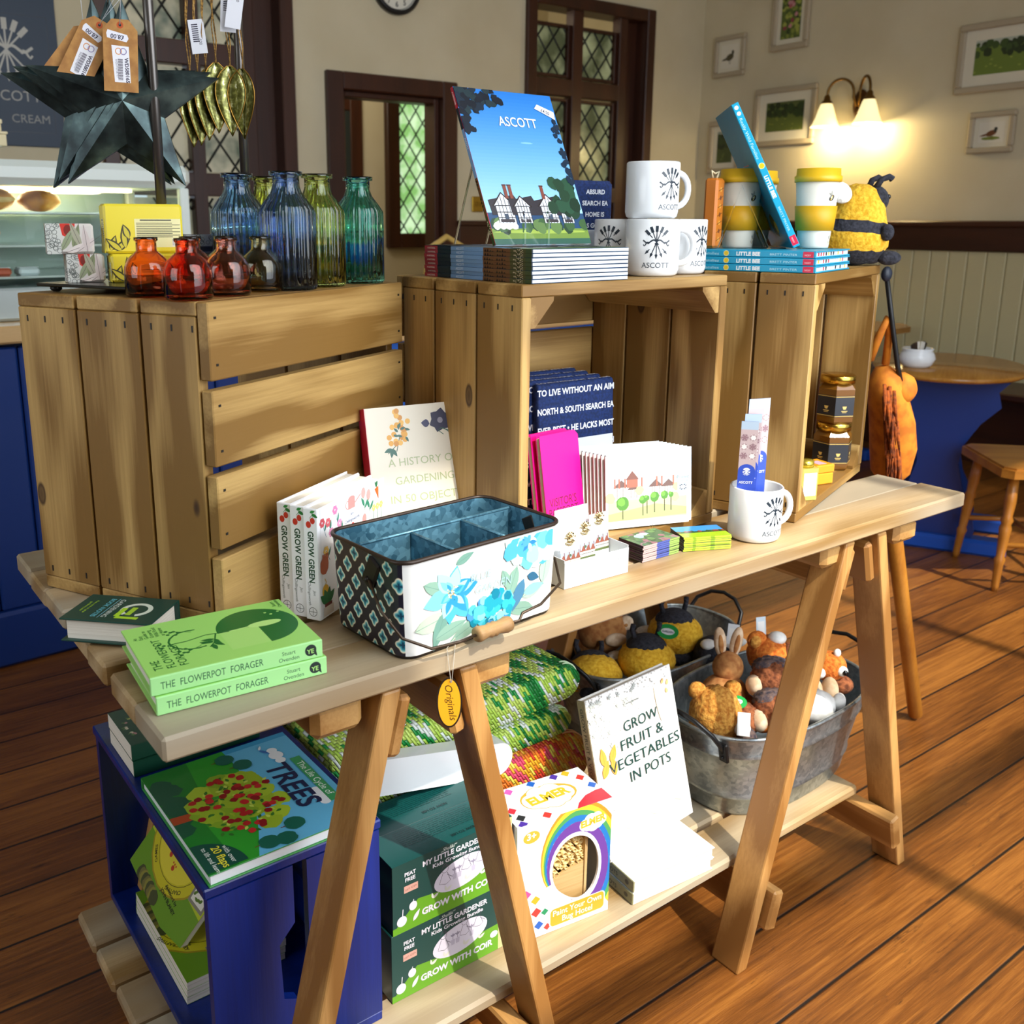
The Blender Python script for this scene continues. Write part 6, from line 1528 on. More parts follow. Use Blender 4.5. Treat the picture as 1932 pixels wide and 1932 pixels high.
def gd_spine(S, h, t):
    S.rect(0, 0, h * .135, t, '#b3243a'); S.rect(h * .135, 0, h * .27, t, '#10202e'); S.rect(h * .27, 0, h * .58, t, '#7397c0'); S.rect(h * .58, 0, h * .82, t, '#6a4526'); S.rect(h * .82, 0, h * .95, t, '#4a4a26'); S.rect(h * .95, 0, h, t, '#3a4a2a')
    S.text(h * .07, t * .22, 'A NATIONAL', .0034, '#e9e3e0', 'c', bold=.02); S.text(h * .36, t * .2, 'ASCOTT', .0048, '#dfe6ee', 'c')
    rnd = random.Random(6)
    for i in range(9): S.poly([(h * (.59 + .022 * i), 0), (h * (.60 + .022 * i), t * rnd.random()), (h * (.61 + .022 * i), 0)], '#20140e')
    for i in range(16): S.disc(h * (.83 + .1 * rnd.random()), t * rnd.random(), .0011, rnd.choice(('#b9a98a', '#c9b89a', '#1f2414')), n=6)
zt = MC.z + MH + .0006
for k in range(8):
    jig = (0, .004, -.002, .003, 0, -.003, .002, .001)[k]
    book('guide_book', ('bottom', 'second from bottom', 'third from bottom', 'fourth from bottom', 'fourth from top', 'third from top', 'second from top', 'topmost')[k] + ' house guide book in the stack on the middle crate', 'book', place((1, .03, 0), (-.03, 1, 0), Vector((.586 + jig * .5, .148 + jig * .4, zt + .0058 * k))), .188, .250, .0056, '#2a4a6a', gd_front if k == 7 else None, gd_spine, None, False, '#10202e', 'stacked house guide books', pages=flat('#eef0f2', .6))
zt2 = zt + .0058 * 8 + .0006
book('guide_book', 'house guide book standing open to view on an easel, timbered house on its cover', 'book', upright((.588, .236, zt2 + .001), 1, 25), .187, .245, .0055, '#23456a', gd_front, gd_spine, None, False, '#a02035', 'stacked house guide books', rough=.22)
es = thing('book_easel', 'clear acrylic easel behind the leaning house guide book', 'easel', (.655, .224, zt2), R(1))
MB().box(-.030, .03, .030, .086, 0, .002).build('foot', M_acr, es)
MB().box(-.024, -.021, -.004, .0, 0, .05).box(.021, .024, -.004, .0, 0, .05).build('front_lip', M_acr, es)
MB(axes((0, .031, .0022), (1, 0, 0), (0, math.sin(R(25)), math.cos(R(25))))).box(-.03, .03, 0, .15, -.003, 0).build('back_rest', M_acr, es)
for sx in (-1, 1): MB().tube([(sx * .031, .10, .143), (sx * .031, .155, .001)], .0018, 6).build('strut', M_acr, es)
# blue boxed tea towel behind the mugs
tw = thing('boxed_tea_towel', 'navy lettered tea towel with white band standing behind the mugs', 'towel', (.838, .372, zt), R(-6))
MB().box(0, .105, 0, .02, 0, .150, .006).build('towel', M_towel, tw); MB().box(-.001, .106, -.001, .021, .012, .072, .004).build('paper_band', flat('#dce4ee', .5), tw)
S = Sheet(.105, .15, axes((0, 0, 0), (1, 0, 0), (0, 0, 1)), .8)
for i, t in enumerate(('ABSURD', 'SEARCH EA', 'HOME IS', 'AS GOOD')): S.text(.066, .128 - .0185 * i, t, .0105, '#dfe4ec', 'c', bold=.03)
S.build('lettering', tw)

# --- picture books, cups and bee on the right crate
zr = RC.z + RH + .0006
def lb_spine(S, h, t):
    S.rect(h * .92, t * .08, h * .985, t * .92, '#d8274a'); S.text(h * .95, t * .3, 'NOSY', .0038, '#f0dfe4', 'c')
    S.text(h * .10, t * .25, 'Really Wild Families', .0068, '#bfe6ef', 'l', shear=.15, width=h * .28); S.disc(h * .43, t * .5, t * .42, '#e9d9a0'); S.disc(h * .43, t * .5, t * .33, '#e6c41e')
    S.text(h * .575, t * .22, 'LITTLE BEE', .0085, '#f2f6f6', 'c', bold=.05); S.text(h * .80, t * .3, 'BRETT PINTER', .0050, '#bfe6ef', 'c', width=h * .17)
    S.disc(h * .03, t * .5, t * .28, '#e6eef0'); S.disc(h * .07, t * .5, t * .28, '#e6eef0')
def lb_edge(o, w, h, t):
    S = Sheet(w * .9, t * .5, axes((w * .06, -.0001 + .0012, t * .25), (1, 0, 0), (0, 0, 1)))
def lb_back(S, w, h):
    for i, c in enumerate(('#c94a5a', '#c94a5a', '#c94a5a')): S.rect(w * .35, h * (.60 - .04 * i), w * .62, h * (.605 - .04 * i), c)
    S.blob(w * .6, h * .16, .022, '#4a4a34', 3); S.blob(w * .66, h * .15, .012, '#b9a23a', 5)
E1 = Vector((math.cos(RY), math.sin(RY), 0)); E2 = Vector((-math.sin(RY), math.cos(RY), 0))
for k in range(3):
    p = Rp(.006 + .001 * k, .006 + .001 * k, .0118 * k)
    o = book('picture_book', ('bottom', 'middle', 'top')[k] + ' blue bee picture book of the three lying on the right crate', 'book', place(E1, E2, p), .205, .262, .0113, '#1f9cc0', None, lb_spine, None, True, '#1a9cc4', 'blue bee picture books', pages=flat('#e3eef4', .5), lip=.003)
    pg = MB(); rnd = random.Random(k)
    for i in range(12): pg.box(.02 + .0145 * i, .026 + .0145 * i, .0026, .0029, .003, .0085, m=flat(rnd.choice(('#c9454a', '#e6c83a', '#2c2c2c', '#d3e6f2', '#d3e6f2')), .5))
    pg.build('page_colours', None, o)
zl = zr + .0118 * 3 + .0004
wd = Vector((math.cos(R(47)), math.sin(R(47)), 0)); ln = Vector((math.cos(R(137)), math.sin(R(137)), 0)); l = R(27)
book('picture_book', 'blue bee picture book leaning back on an easel on the right crate', 'book', place(wd, Vector((0, 0, 1)) * math.cos(l) + ln * math.sin(l), Vector((1.178, .163, zl + .001))), .205, .262, .0125, '#1f8fb4', None, lb_spine, lb_back, True, '#1ea6cc', 'blue bee picture books', rough=.25)
ea = thing('book_easel', 'clear acrylic easel propping the leaning blue bee book', 'easel', (1.15, .20, zl), R(47))
MB().box(.0, .05, -.035, .075, 0, .002).build('foot', M_acr, ea)
MB().tube([(.0, .078, .002), (.005, .045, .105), (.0, -.005, .002)], .0022, 6).tube([(.05, .078, .002), (.045, .045, .105), (.05, -.005, .002)], .0022, 6).build('strut', M_acr, ea)
M_yel = flat('#dba512', .5)
def cup(p, label, s=1.0):
    o = thing('travel_cup', label, 'cup', p, 0, 'bee patterned travel cups')
    def wrap(u, v, z): r = .0255 + .0110 * v / .112 + z + .0002; a = R(-150) + u / .034; return (r * math.cos(a), r * math.sin(a), v)
    MB().lathe([(0, 0), (.0255, 0), (.0262, .004), (.0365, .112), (0, .112)], 40).build('cup', flat('#e6e2d3', .5), o)
    MB().lathe([(.0291, .030), (.0318, .030), (.0355, .072), (.0328, .072)], 40, close=False).build('silicone_sleeve', M_yel, o)
    MB().lathe([(.0372, .1122), (.0392, .1122), (.0395, .122), (.0370, .123), (.0362, .135), (0, .135)], 40).build('lid', flat('#e0b21a', .4), o)
    S = Sheet(.12, .112, None, .5, wrap)
    for x, y, a in ((.03, .085, 40), (.065, .083, 150), (.10, .088, 60), (.045, .012, 30), (.085, .015, 100)):
        S.disc(x, y, .0062, '#2a2722', .0045, R(a)); S.line([(x - .002, y - .004), (x + .002, y + .004)], .0016, '#d9a91c'); S.leaf(x, y + .004, .009, .004, R(a + 60), '#a9a79a'); S.leaf(x, y + .004, .008, .004, R(a + 110), '#8f8d80')
    S.build('bee_print', o)
E3 = lambda x, y: Rp(x, y)
cup(Rp(.125, .182, .0362), 'leftmost yellow-lidded travel cup behind the leaning bee book')
cup(Rp(.209, .184, .0362), 'middle travel cup with yellow sleeve, seen through the easel')
cup(Rp(.172, .062, .0362), 'rightmost yellow-lidded travel cup, just right of the leaning bee book')
bg = thing('honey_bag', 'orange patterned gift bag at the back left corner of the right crate', 'bag', Rp(.060, .205, .0362), RY)
MB().box(-.018, .016, -.012, .012, 0, .118, .004).build('bag', flat('#c7711c', .5), bg); MB().tube([(-.012, 0, .118), (-.02, 0, .13), (-.004, 0, .126), (.014, 0, .130), (.006, 0, .118)], .002, 6).build('ribbon_tie', flat('#d8c8a0', .5), bg)
S = Sheet(.034, .118, axes((-.018, -.012, 0), (1, 0, 0), (0, 0, 1)), .5)
for i in range(7): S.disc(.017, .015 + .014 * i, .004, ('#e0a040', '#7a3a14')[i % 2]); S.line([(.006, .012 + .014 * i), (.028, .018 + .014 * i)], .0012, '#5a2a10')
S.build('bag_print', bg)

def fur(name, h0, h1, scale=140, bump=.9):
    return speckle(name, h0, h1, scale, .95, bump=bump, lo=.35, hi=.65, detail=5)
F_yel = fur('yellow_plush', '#d39a12', '#efc23a'); F_dk = fur('dark_plush', '#1c1d24', '#34353f'); F_wht = fur('white_plush', '#dcdcd6', '#f4f4ee')
be = thing('bee_toy', 'plush bee with yellow and dark stripes sitting on the right crate', 'soft toy', Rp(.383, .052), R(-26))
prof = [(.018, .0, 'd'), (.050, .006, 'd'), (.062, .028, 'd'), (.067, .040, 'y'), (.066, .060, 'y'), (.064, .064, 'd'), (.061, .082, 'd'), (.058, .088, 'y'), (.050, .112, 'y'), (.040, .130, 'y'), (.030, .142, 'y'), (.014, .150, 'y'), (0, .152, 'y')]
bm_ = MB(); n = 40; rnd = random.Random(5); vs = []
for k, (r, z, c) in enumerate(prof):
    for i in range(n):
        a = 6.283 * i / n; q = r * (1 + .05 * (rnd.random() - .5)); zz = z + .004 * (rnd.random() - .5) * (k not in (0, 12))
        vs.append((q * math.cos(a) + .10 * max(0, z - .03) , q * math.sin(a), zz + .16 * q * math.cos(a) * -.6 * (z > .03)))
for k in range(len(prof) - 1): bm_.add([], [], F_dk) if False else None
fy, fd = [], []
for k in range(len(prof) - 1):
    for i in range(n): j = (i + 1) % n; (fy if prof[k + 1][2] == 'y' else fd).append((k * n + i, k * n + j, (k + 1) * n + j, (k + 1) * n + i))
o_ = len(bm_.v); bm_.add(vs, fy, F_yel, True); bm_.f += fd; bm_.mi += [bm_.mid(F_dk)] * len(fd); bm_.sm += [True] * len(fd)
bm_.build('body', None, be)
MB().ball((.040, 0, .122), (.026, .034, .028), 20, 12, rag=.03).build('face', F_dk, be)
for sy in (-1, 1): MB().tube([(.036, sy * .012, .145), (.044, sy * .016, .160), (.058, sy * .018, .165), (.064, sy * .018, .161)], [.006, .0055, .006, .0065], 10).build('antenna', F_dk, be)
for sy in (-1, 1): MB().ball((-.052, sy * .036, .135), (.026, .010, .019), 18, 10, T=Matrix.Translation((-.052, sy * .036, .135)) @ Matrix.Rotation(R(25), 4, 'Y') @ Matrix.Translation((.052, -sy * .036, -.135))).build('wing', F_wht, be)
for sy in (-1, 1):
    MB().ball((.066, sy * .030, .014), (.024, .015, .014), 16, 10, rag=.04).build('foot', F_dk, be)
    MB().ball((.036, sy * .062, .062), (.013, .012, .016), 14, 8).build('arm', F_dk, be)
    MB().ball((.058, sy * .022, .128), (.004, .004, .005), 10, 6).build('eye', flat('#0a0a0c', .1), be)
# --- inside the right crate
M_honey = glass('honey_glass', '#b8741a', .05); M_gold = flat('#cfa94a', .22, 1.0)
def hexjar(p, label, rz):
    o = thing('honey_jar', label, 'jar', p, R(rz), 'hexagonal honey jars'); r = .0385
    hx = lambda q, z: [(q * math.cos(R(60 * i + 30)), q * math.sin(R(60 * i + 30)), z) for i in range(6)]
    b_ = MB(); loft(b_, [hx(r * .9, 0), hx(r, .004), hx(r, .068), hx(r * .78, .078)], None, False, None, True, True); b_.build('jar', flat('#6a4414', .12), o)
    MB().lathe([(r * .72, .0782), (r * .86, .0785), (r * .86, .092), (r * .80, .0945), (0, .0945)], 36).build('lid', M_gold, o)
    lb = MB(); loft(lb, [hx(r + .0004, .014), hx(r + .0004, .056)], None, False); lb.build('label_band', flat('#1a1d26', .35), o)
    for i in range(6):
        a = R(60 * i + 60); nx, ny = math.cos(a), math.sin(a); ap = r * math.cos(R(30)) + .0006
        S = Sheet(r, .042, axes((nx * ap + ny * r / 2, ny * ap - nx * r / 2, .014), (-ny, nx, 0), (0, 0, 1)), .3)
        for y in (.001, .0395): S.rect(0, y, r, y + .0012, '#cfae5a')
        S.poly([(r * .38, .021), (r * .62, .021), (r * .56, .015), (r * .44, .015)], '#d8b968'); S.rect(r * .34, .011, r * .66, .0125, '#d8b968'); S.rect(r * .38, .0085, r * .62, .0095, '#d8b968')
        S.build('gold_print', o)
def Ri(x, y, z=.0): return RC + Matrix.Rotation(RY, 3, 'Z') @ Vector((x, y, .0176 + z))
hexjar(Ri(.366, .046), 'lower hexagonal honey jar in the stack inside the right crate', -5)
hexjar(Ri(.366, .046, .0950), 'upper hexagonal honey jar stacked on another inside the right crate', 2)
hexjar(Ri(.362, .140), 'hexagonal honey jar standing behind the stack in the right crate', 12)
hexjar(Ri(.262, .125), 'dark hexagonal honey jar behind the small pale jar in the right crate', 20)
sj = thing('cream_jar', 'small square jar of pale honey at the front of the right crate', 'jar', Ri(.105, .024), R(-20))
MB().prism(rrect(.0185, .0185, .005), 0, .058).build('jar', flat('#c3b45e', .12), sj)
MB().lathe([(.013, .0582), (.0155, .0585), (.0155, .070), (.0, .071)], 24).build('lid', flat('#d6c04a', .2, .8), sj)
MB().box(-.013, .013, -.0191, -.0186, .008, .050).build('label', flat('#e6ecef', .4), sj); MB().box(.0186, .0191, -.013, .013, .008, .050).build('label', flat('#e6ecef', .4), sj)
yb = thing('soap_box', 'small bright orange box beside the pale jar in the right crate', 'box', Ri(.228, .034), R(-12))
MB().box(-.022, .022, -.02, .026, 0, .022, .002).build('box', flat('#e09a1c', .4), yb); MB().box(-.0228, .0228, -.0208, .0268, .0225, .038, .002).build('lid', flat('#e8941a', .4), yb); MB().box(-.010, .010, -.012, .012, .0381, .0384).build('label', flat('#d9a8b8', .4), yb)
# --- hobby horse leaning behind the table's right end
hh = thing('hobby_horse', 'orange plush hobby horse on a wooden stick leaning behind the table end', 'soft toy', (0, 0, 0))
A_, B_ = Vector((2.105, .325, .0)), Vector((1.74, .292, .83))
MB().tube([A_ + Vector((0, 0, .012)), A_.lerp(B_, .02), A_.lerp(B_, .5), B_], [.012, .0185, .0185, .0185], 16).build('stick', wood('honey_pine', '#c98a35', '#96591b', 'z', .3, 1, 0, .4), hh)
F_or = speckle('orange_velour', '#b8640c', '#d8821a', 30, .8, bump=.2); F_mane = fur('brown_mane', '#5a2608', '#a8500e', 90)
hd = MB()
P_ = [(1.778, .287, .745), (1.776, .285, .80), (1.752, .28, .86), (1.725, .28, .92), (1.70, .28, .97), (1.695, .285, .995)]
hd.tube([(1.775, .287, .715)] + P_, [.018, .042, .050, .048, .042, .034, .014], 24); hd.build('head', F_or, hh)
MB().ball((1.738, .262, .945), (.034, .035, .036), 18, 12, rag=.06).build('muzzle', F_or, hh)
mn = MB(); rnd = random.Random(9)
for i in range(70):
    t = rnd.random(); b0_ = Vector(P_[0]).lerp(Vector(P_[4]), t) + Vector((-.045 + .02 * rnd.random(), -.02 - .02 * rnd.random(), 0))
    mn.tube([b0_, b0_ + Vector((-.012, -.012, -.03)), b0_ + Vector((-.008 + .02 * (rnd.random() - .5), -.016, -.075))], [.004, .0045, .001], 5)
mn.build('mane', F_mane, hh)['kind'] = 'stuff'
MB().tube([(1.672, .30, 1.01), (1.662, .28, 1.06), (1.672, .27, 1.10), (1.686, .27, 1.07), (1.700, .28, 1.00)], .0085, 10).build('ear', F_or, hh)
MB().tube([(1.655, .27, 1.185), (1.672, .26, 1.10), (1.700, .252, 1.0), (1.720, .250, .955)], .0055, 6).build('rein', flat('#0e0e10', .5), hh)
MB().ball((1.652, .27, 1.195), (.014, .010, .016), 12, 8).build('rein_knot', flat('#1a2230', .5), hh)
# ================================================================== on the low shelf
SZ = .1753
# --- gardening kit boxes
def kit_front(S, w, h):
    S.rect(0, 0, w, h, '#123f3c'); S.poly([(0, 0), (w, 0), (w, h * .42), (w * .7, h * .40), (w * .45, h * .34), (w * .2, h * .40), (0, h * .05)], '#5f9a22'); S.rect(0, 0, w, h * .10, '#5f9a22')
    S.rect(w * .90, 0, w, h, '#b9b884')
    S.disc(w * .565, h * .50, w * .235, '#d3cfe0', h * .22, R(6), 36)
    k = '#4a4658'
    def kid(x, y, s):
        S.ring(x, y + .026 * s, .0062 * s, .0007, k, 14); S.line([(x - .005 * s, y + .030 * s), (x, y + .036 * s), (x + .006 * s, y + .030 * s)], .0012, k)
        S.line([(x - .004 * s, y + .020 * s), (x - .010 * s, y + .004 * s), (x + .002 * s, y), (x + .010 * s, y + .004 * s), (x + .004 * s, y + .020 * s)], .0008, k); S.line([(x + .004 * s, y + .016 * s), (x + .014 * s, y + .008 * s)], .0008, k)
    kid(w * .42, h * .42, 1); kid(w * .60, h * .50, .9); kid(w * .72, h * .53, .9)
    for x in (.50, .54, .66):
        S.poly([(w * x - .004, h * .52), (w * x + .004, h * .52), (w * x + .003, h * .44), (w * x - .003, h * .44)], '#b8b3c8'); S.line([(w * x, h * .52), (w * x, h * .60)], .0008, k)
        for a in (40, 90, 140): S.leaf(w * x, h * .57, .006, .003, R(a), '#8f8aa0')
    S.text(w * .52, h * .83, 'MY LITTLE GARDENER', .0122, '#d9d6e2', 'c', bold=.03, width=w * .56); S.text(w * .54, h * .745, 'Kids Growing Bundle', .0092, '#d9d6e2', 'c', bold=.02, width=w * .44)
    S.text(w * .45, h * .925, '„Shuliki“', .0082, '#cfd6d2', 'c', shear=.3)
    S.text(w * .14, h * .80, 'PEAT', .0085, '#d9d6e2', 'c', bold=.03); S.text(w * .14, h * .72, 'FREE', .0085, '#d9d6e2', 'c', bold=.03); S.rect(w * .09, h * .56, w * .20, h * .66, '#c99a8e')
    S.text(w * .145, h * .595, 'GIFT IDEA', .0045, '#7a4a44', 'c', rot=.1)
    S.text(w * .54, h * .125, 'GROW WiTH COiR', .0150, '#d6d2e0', 'c', bold=.04, width=w * .62)
    S.disc(w * .07, h * .17, .0085, '#d6d2e0'); S.line([(w * .075, h * .22), (w * .08, h * .34)], .0014, '#d6d2e0'); S.leaf(w * .16, h * .10, .020, .007, R(55), '#d6d2e0'); S.disc(w * .16, h * .33, .0068, '#d6d2e0', .0075); S.line([(w * .16, h * .39), (w * .165, h * .42)], .0012, '#d6d2e0')
    for x, y in ((.32, .30), (.43, .32), (.60, .35), (.73, .33)): S.leaf(w * x, h * y, .012, .005, R(30), '#cfd0c8'); S.leaf(w * x, h * y, .010, .004, R(100), '#cfd0c8')
    S.disc(w * .86, h * .28, .0075, '#d6d2e0', .006)
def kit_top(S, w, h):
    S.rect(0, 0, w, h, '#0f4a49')
    for i in range(9):
        for x0 in (.30,):
            rnd = random.Random(i); x = w * .18
            while x < w * .80:
                L_ = .004 + .009 * rnd.random(); S.rect(x, h * (.92 - .062 * i), x + L_, h * (.92 - .062 * i) - .0011, '#0a2b2c'); x += L_ + .0018
    S.text(w * .62, h * .22, 'HOW TO USE', .0075, '#0a2728', 'c', rot=R(180), bold=.03)
for lvl in (0, 1):
    for row in (0, 1):
        yy = .1555 + .0735 * row
        nm = {(0, 0): 'lower front dark green gardening kit box beside the blue crate', (1, 0): 'upper front dark green gardening kit box with white lettering', (0, 1): 'lower back dark green kit box, hidden behind the front pair', (1, 1): 'upper back dark green kit box, only its teal top showing'}[lvl, row]
        o = thing('gardening_kit_box', nm, 'box', (.352 + .003 * lvl - .004 * row, yy, SZ + .1143 * lvl), R(-.6), 'dark green gardening kit boxes')
        w, d, h = .2165, .0725, .114
        MB().box(0, w, 0, d, 0, h, .0012).build('carton', flat('#103a38', .35), o)
        if row == 0:
            S = Sheet(w, h, axes((0, 0, 0), (1, 0, 0), (0, 0, 1)), .35); kit_front(S, w, h)
            if lvl == 1: S.poly([(w * .84, h * .80), (w * .86, h * .76), (w * .995, h * .80), (w * .995, h * .90), (w * .86, h * .87)], '#e6e6e2'); S.text(w * .925, h * .81, '£4.95', .0075, '#3a3a44', 'c', rot=R(3))
            S.build('printed_front', o)
        if lvl == 1: S = Sheet(w, d, axes((0, 0, h), (1, 0, 0), (0, 1, 0)), .3); kit_top(S, w, d); S.build('printed_top', o)

# --- bug hotel kit in its bright windowed box
kb = thing('bug_hotel_box', 'bright white and rainbow craft box with a window onto bamboo tubes', 'box', (.574, .1425, SZ), R(-8))
w, d, h = .180, .100, .212
WX, WZ, RX, RZ = w * .62, h * .475, w * .235, h * .295
def win(t, k=1.0):
    # a bean shaped window, fuller at the upper right
    q = k * (1 + .10 * math.cos(2 * t + .9) - .09 * math.cos(t + 2.2) ** 3)
    return (WX + RX * q * math.cos(t), WZ + RZ * q * math.sin(t))
N_ = 48; cart = MB(); M_cw = flat('#e3e5ec', .35)
inn = [win(2 * math.pi * i / N_) for i in range(N_)]; out = []
for i in range(N_):
    t = 2 * math.pi * i / N_; c_, s_ = math.cos(t), math.sin(t)
    q = min(((w - WX) / c_ if c_ > 1e-9 else (-WX / c_ if c_ < -1e-9 else 9)), ((h - WZ) / s_ if s_ > 1e-9 else (-WZ / s_ if s_ < -1e-9 else 9))); out.append((WX + q * c_, WZ + q * s_))
for cx_, cz_ in ((0, 0), (w, 0), (w, h), (0, h)):
    i = min(range(N_), key=lambda i: (out[i][0] - cx_) ** 2 + (out[i][1] - cz_) ** 2); out[i] = (cx_, cz_)
vs = [(x, 0, z) for x, z in out] + [(x, 0, z) for x, z in inn] + [(x, .004, z) for x, z in inn]
cart.add(vs, [(i, (i + 1) % N_, (i + 1) % N_ + N_, i + N_) for i in range(N_)] + [(i + N_, (i + 1) % N_ + N_, (i + 1) % N_ + 2 * N_, i + 2 * N_) for i in range(N_)], M_cw)
cart.add([(0, 0, 0), (w, 0, 0), (w, d, 0), (0, d, 0), (0, 0, h), (w, 0, h), (w, d, h), (0, d, h)], [(0, 3, 2, 1), (4, 5, 6, 7), (1, 2, 6, 5), (2, 3, 7, 6), (3, 0, 4, 7)], M_cw)
cart.build('carton', None, kb)
tubes = MB(); rnd = random.Random(17); pts = []
MB().box(WX - RX * 1.25, WX + RX * .72, .030, .034, .012, h - .02).build('hotel_back', flat('#4a2f18', .6), kb)
MB().box(WX + RX * .62, WX + RX * .74, .012, .090, .014, h - .03).build('hotel_side', wood('bare_pine', '#d9bb86', '#a9824a', 'z', .5, 1, 0), kb)
bp_ = MB(); bp_.prism([(WX - RX * 1.3, .014), (WX + RX * .60, .014), (WX + RX * .60, WZ - RZ * .02), (WX - RX * 1.3, WZ - RZ * .30)], .012, .016, T=axes((0, .030, 0), (1, 0, 0), (0, 0, 1))); bp_.build('hotel_front', wood('bare_pine', '#d9bb86', '#a9824a', 'x', .5, 1, 0), kb)
for i in range(2600):
    r = .0030 + .0042 * rnd.random() ** 1.4; x = WX - RX * 1.2 + RX * 1.78 * rnd.random(); z = WZ - RZ * .30 + RZ * 1.45 * rnd.random()
    if z < WZ - RZ * .30 + (x - WX + RX * 1.3) * .45 * .2 + .002: continue
    if all((x - a) ** 2 + (z - b_) ** 2 > (r + c_) ** 2 * .96 for a, b_, c_ in pts): pts.append((x, z, r))
M_bam = flat('#d6b777', .5); M_bamd = flat('#8a6532', .6)
for x, z, r in pts:
    T = axes((x, .0135 + .004 * rnd.random(), z), (1, 0, 0), (0, 0, 1))
    tubes.lathe([(r, -.016), (r, 0), (r * .74, 0), (r * .72, -.012)], 14, m=M_bam, T=T, close=False)
tubes.build('bamboo_tubes', None, kb)['kind'] = 'stuff'
S = Sheet(w, h, axes((0, 0, 0), (1, 0, 0), (0, 0, 1)), .35)
def arc_seg(k0, k1, a0, a1, c):
    n = 26
    for i in range(n):
        t0, t1 = R(a0 + (a1 - a0) * i / n), R(a0 + (a1 - a0) * (i + 1) / n); S.k -= .11
        def taper(k, t): f = max(0, min(1, (math.degrees(t) - 95) / 100)); return 1.12 + (k - 1.12) * (1 - .80 * f)
        S.poly([win(t0, taper(k0, t0)), win(t1, taper(k0, t1)), win(t1, taper(k1, t1)), win(t0, taper(k1, t0))], c)
    S.k += .12
for k0, k1, c in ((1.12, 1.42, '#6a3f98'), (1.42, 1.60, '#1f74bd'), (1.60, 1.75, '#4a9a5a'), (1.75, 1.90, '#e6c83a'), (1.90, 2.02, '#e2902c'), (2.02, 2.7, '#d3373a')): arc_seg(k0, k1, -62 if k0 < 1.4 else -40, 190, c)
S.rect(w * .93, 0, w, h * .42, '#1f86cc'); S.poly([(w * .35, 0), (w, 0), (w, h * .08), (w * .7, h * .03)], '#4a2f8a')
for i, t in enumerate(range(N_)):
    pass
n = 60; 
for i in range(n):
    t0, t1 = 2 * math.pi * i / n, 2 * math.pi * (i + 1) / n; S.k -= .11; S.poly([win(t0, 1.005), win(t1, 1.005), win(t1, 1.07), win(t0, 1.07)], '#eceef2')
S.k += .2
for i, (x, y, s_, c) in enumerate(((.10, .40, .055, '#c9508f'), (.20, .33, .05, '#d9a72a'), (.08, .27, .05, '#3a2f86'), (.21, .22, .055, '#c93a34'), (.10, .14, .05, '#1f8a5a'), (.24, .10, .05, '#1f5ab4'), (.30, .20, .04, '#1f8a5a'), (.33, .06, .04, '#c93a34'), (.06, .05, .045, '#c9508f'), (.16, .05, .035, '#e0a22a'))):
    X_, Y_ = w * x, h * y; q = w * s_; S.poly([(X_ - q, Y_), (X_, Y_ + q * .9), (X_ + q, Y_), (X_, Y_ - q * .9)], c)
S.disc(w * .145, h * .885, w * .085, '#dda83a', h * .050); S.text(w * .145, h * .867, '3+', .0165, '#f3f0ea', 'c', bold=.03)
def cloud(x, y, s_, c):
    for dx, dy, r in ((-.9, -.1, .55), (-.35, .2, .65), (.3, .25, .6), (.85, -.05, .5), (0, -.25, .7), (.5, -.3, .5), (-.5, -.3, .5)): S.disc(x + dx * s_, y + dy * s_, r * s_, c)
cloud(w * .80, h * .845, w * .105, '#e6eaf0'); S.text(w * .80, h * .825, 'ELMER', .0165, '#d9b02a', 'c', bold=.05, rot=R(4))
def rr(x0, y0, x1, y1, r, c): S.poly([(x0 + (r if i in (0, 3) else 0) * 0 + px, py) for i, (px, py) in enumerate([((x1 + x0) / 2 - x0 + a - (x1 - x0) / 2, (y0 + y1) / 2 + b_) for a, b_ in rrect((x1 - x0) / 2, (y1 - y0) / 2, r)])], c)
S.poly([(w * .655 + a, h * .115 + b_) for a, b_ in rrect(w * .305, h * .082, .008)], '#f0ead8'); S.poly([(w * .655 + a, h * .115 + b_) for a, b_ in rrect(w * .293, h * .075, .007)], '#d9a02c')
S.text(w * .655, h * .125, 'Paint Your Own', .0150, '#f6f1e4', 'c', bold=.01, width=w * .53); S.text(w * .655, h * .060, 'Bug Hotel', .0150, '#f6f1e4', 'c', bold=.01)
S.build('printed_front', kb)
S = Sheet(w, d, axes((0, 0, h), (1, 0, 0), (0, 1, 0)), .35)
S.poly([(w * .62, 0), (w, 0), (w, d * .30), (w * .93, d * .30), (w * .80, d * .25), (w * .68, d * .12)], '#c92a3a')
S.disc(w * .50, d * .52, w * .29, '#d9a23a', d * .29); cloud(w * .5, d * .52, w * .20, '#d9a23a'); cloud(w * .5, d * .52, w * .192, '#e3e5ec')
S.text(w * .50, d * .42, 'ELMER', .0270, '#d9b02a', 'c', bold=.05, rot=R(3))
for x, y, c in ((.08, .75, '#1f9a5a'), (.20, .90, '#d94aa0'), (.45, .93, '#1f5ab4'), (.70, .93, '#4a2f98'), (.83, .93, '#d9a72a'), (.92, .72, '#d93a34'), (.95, .45, '#1f5ab4'), (.08, .42, '#d9283a'), (.10, .20, '#2a2a2e'), (.07, .04, '#4a2f98'), (.33, .08, '#d93a34')):
    q = w * .05; S.poly([(w * x - q, d * y), (w * x + q * .1, d * y + q), (w * x + q, d * y), (w * x - q * .1, d * y - q)], c)
S.build('printed_top', kb)
S = Sheet(d, h, axes((w, 0, 0), (0, 1, 0), (0, 0, 1)), .35); S.rect(0, 0, d, h, '#1f74bd'); S.rect(0, h * .86, d, h, '#c9303a'); S.rect(0, h * .78, d, h * .86, '#e0a02c'); S.rect(0, h * .70, d, h * .78, '#2f8a4a'); S.build('printed_side', kb)

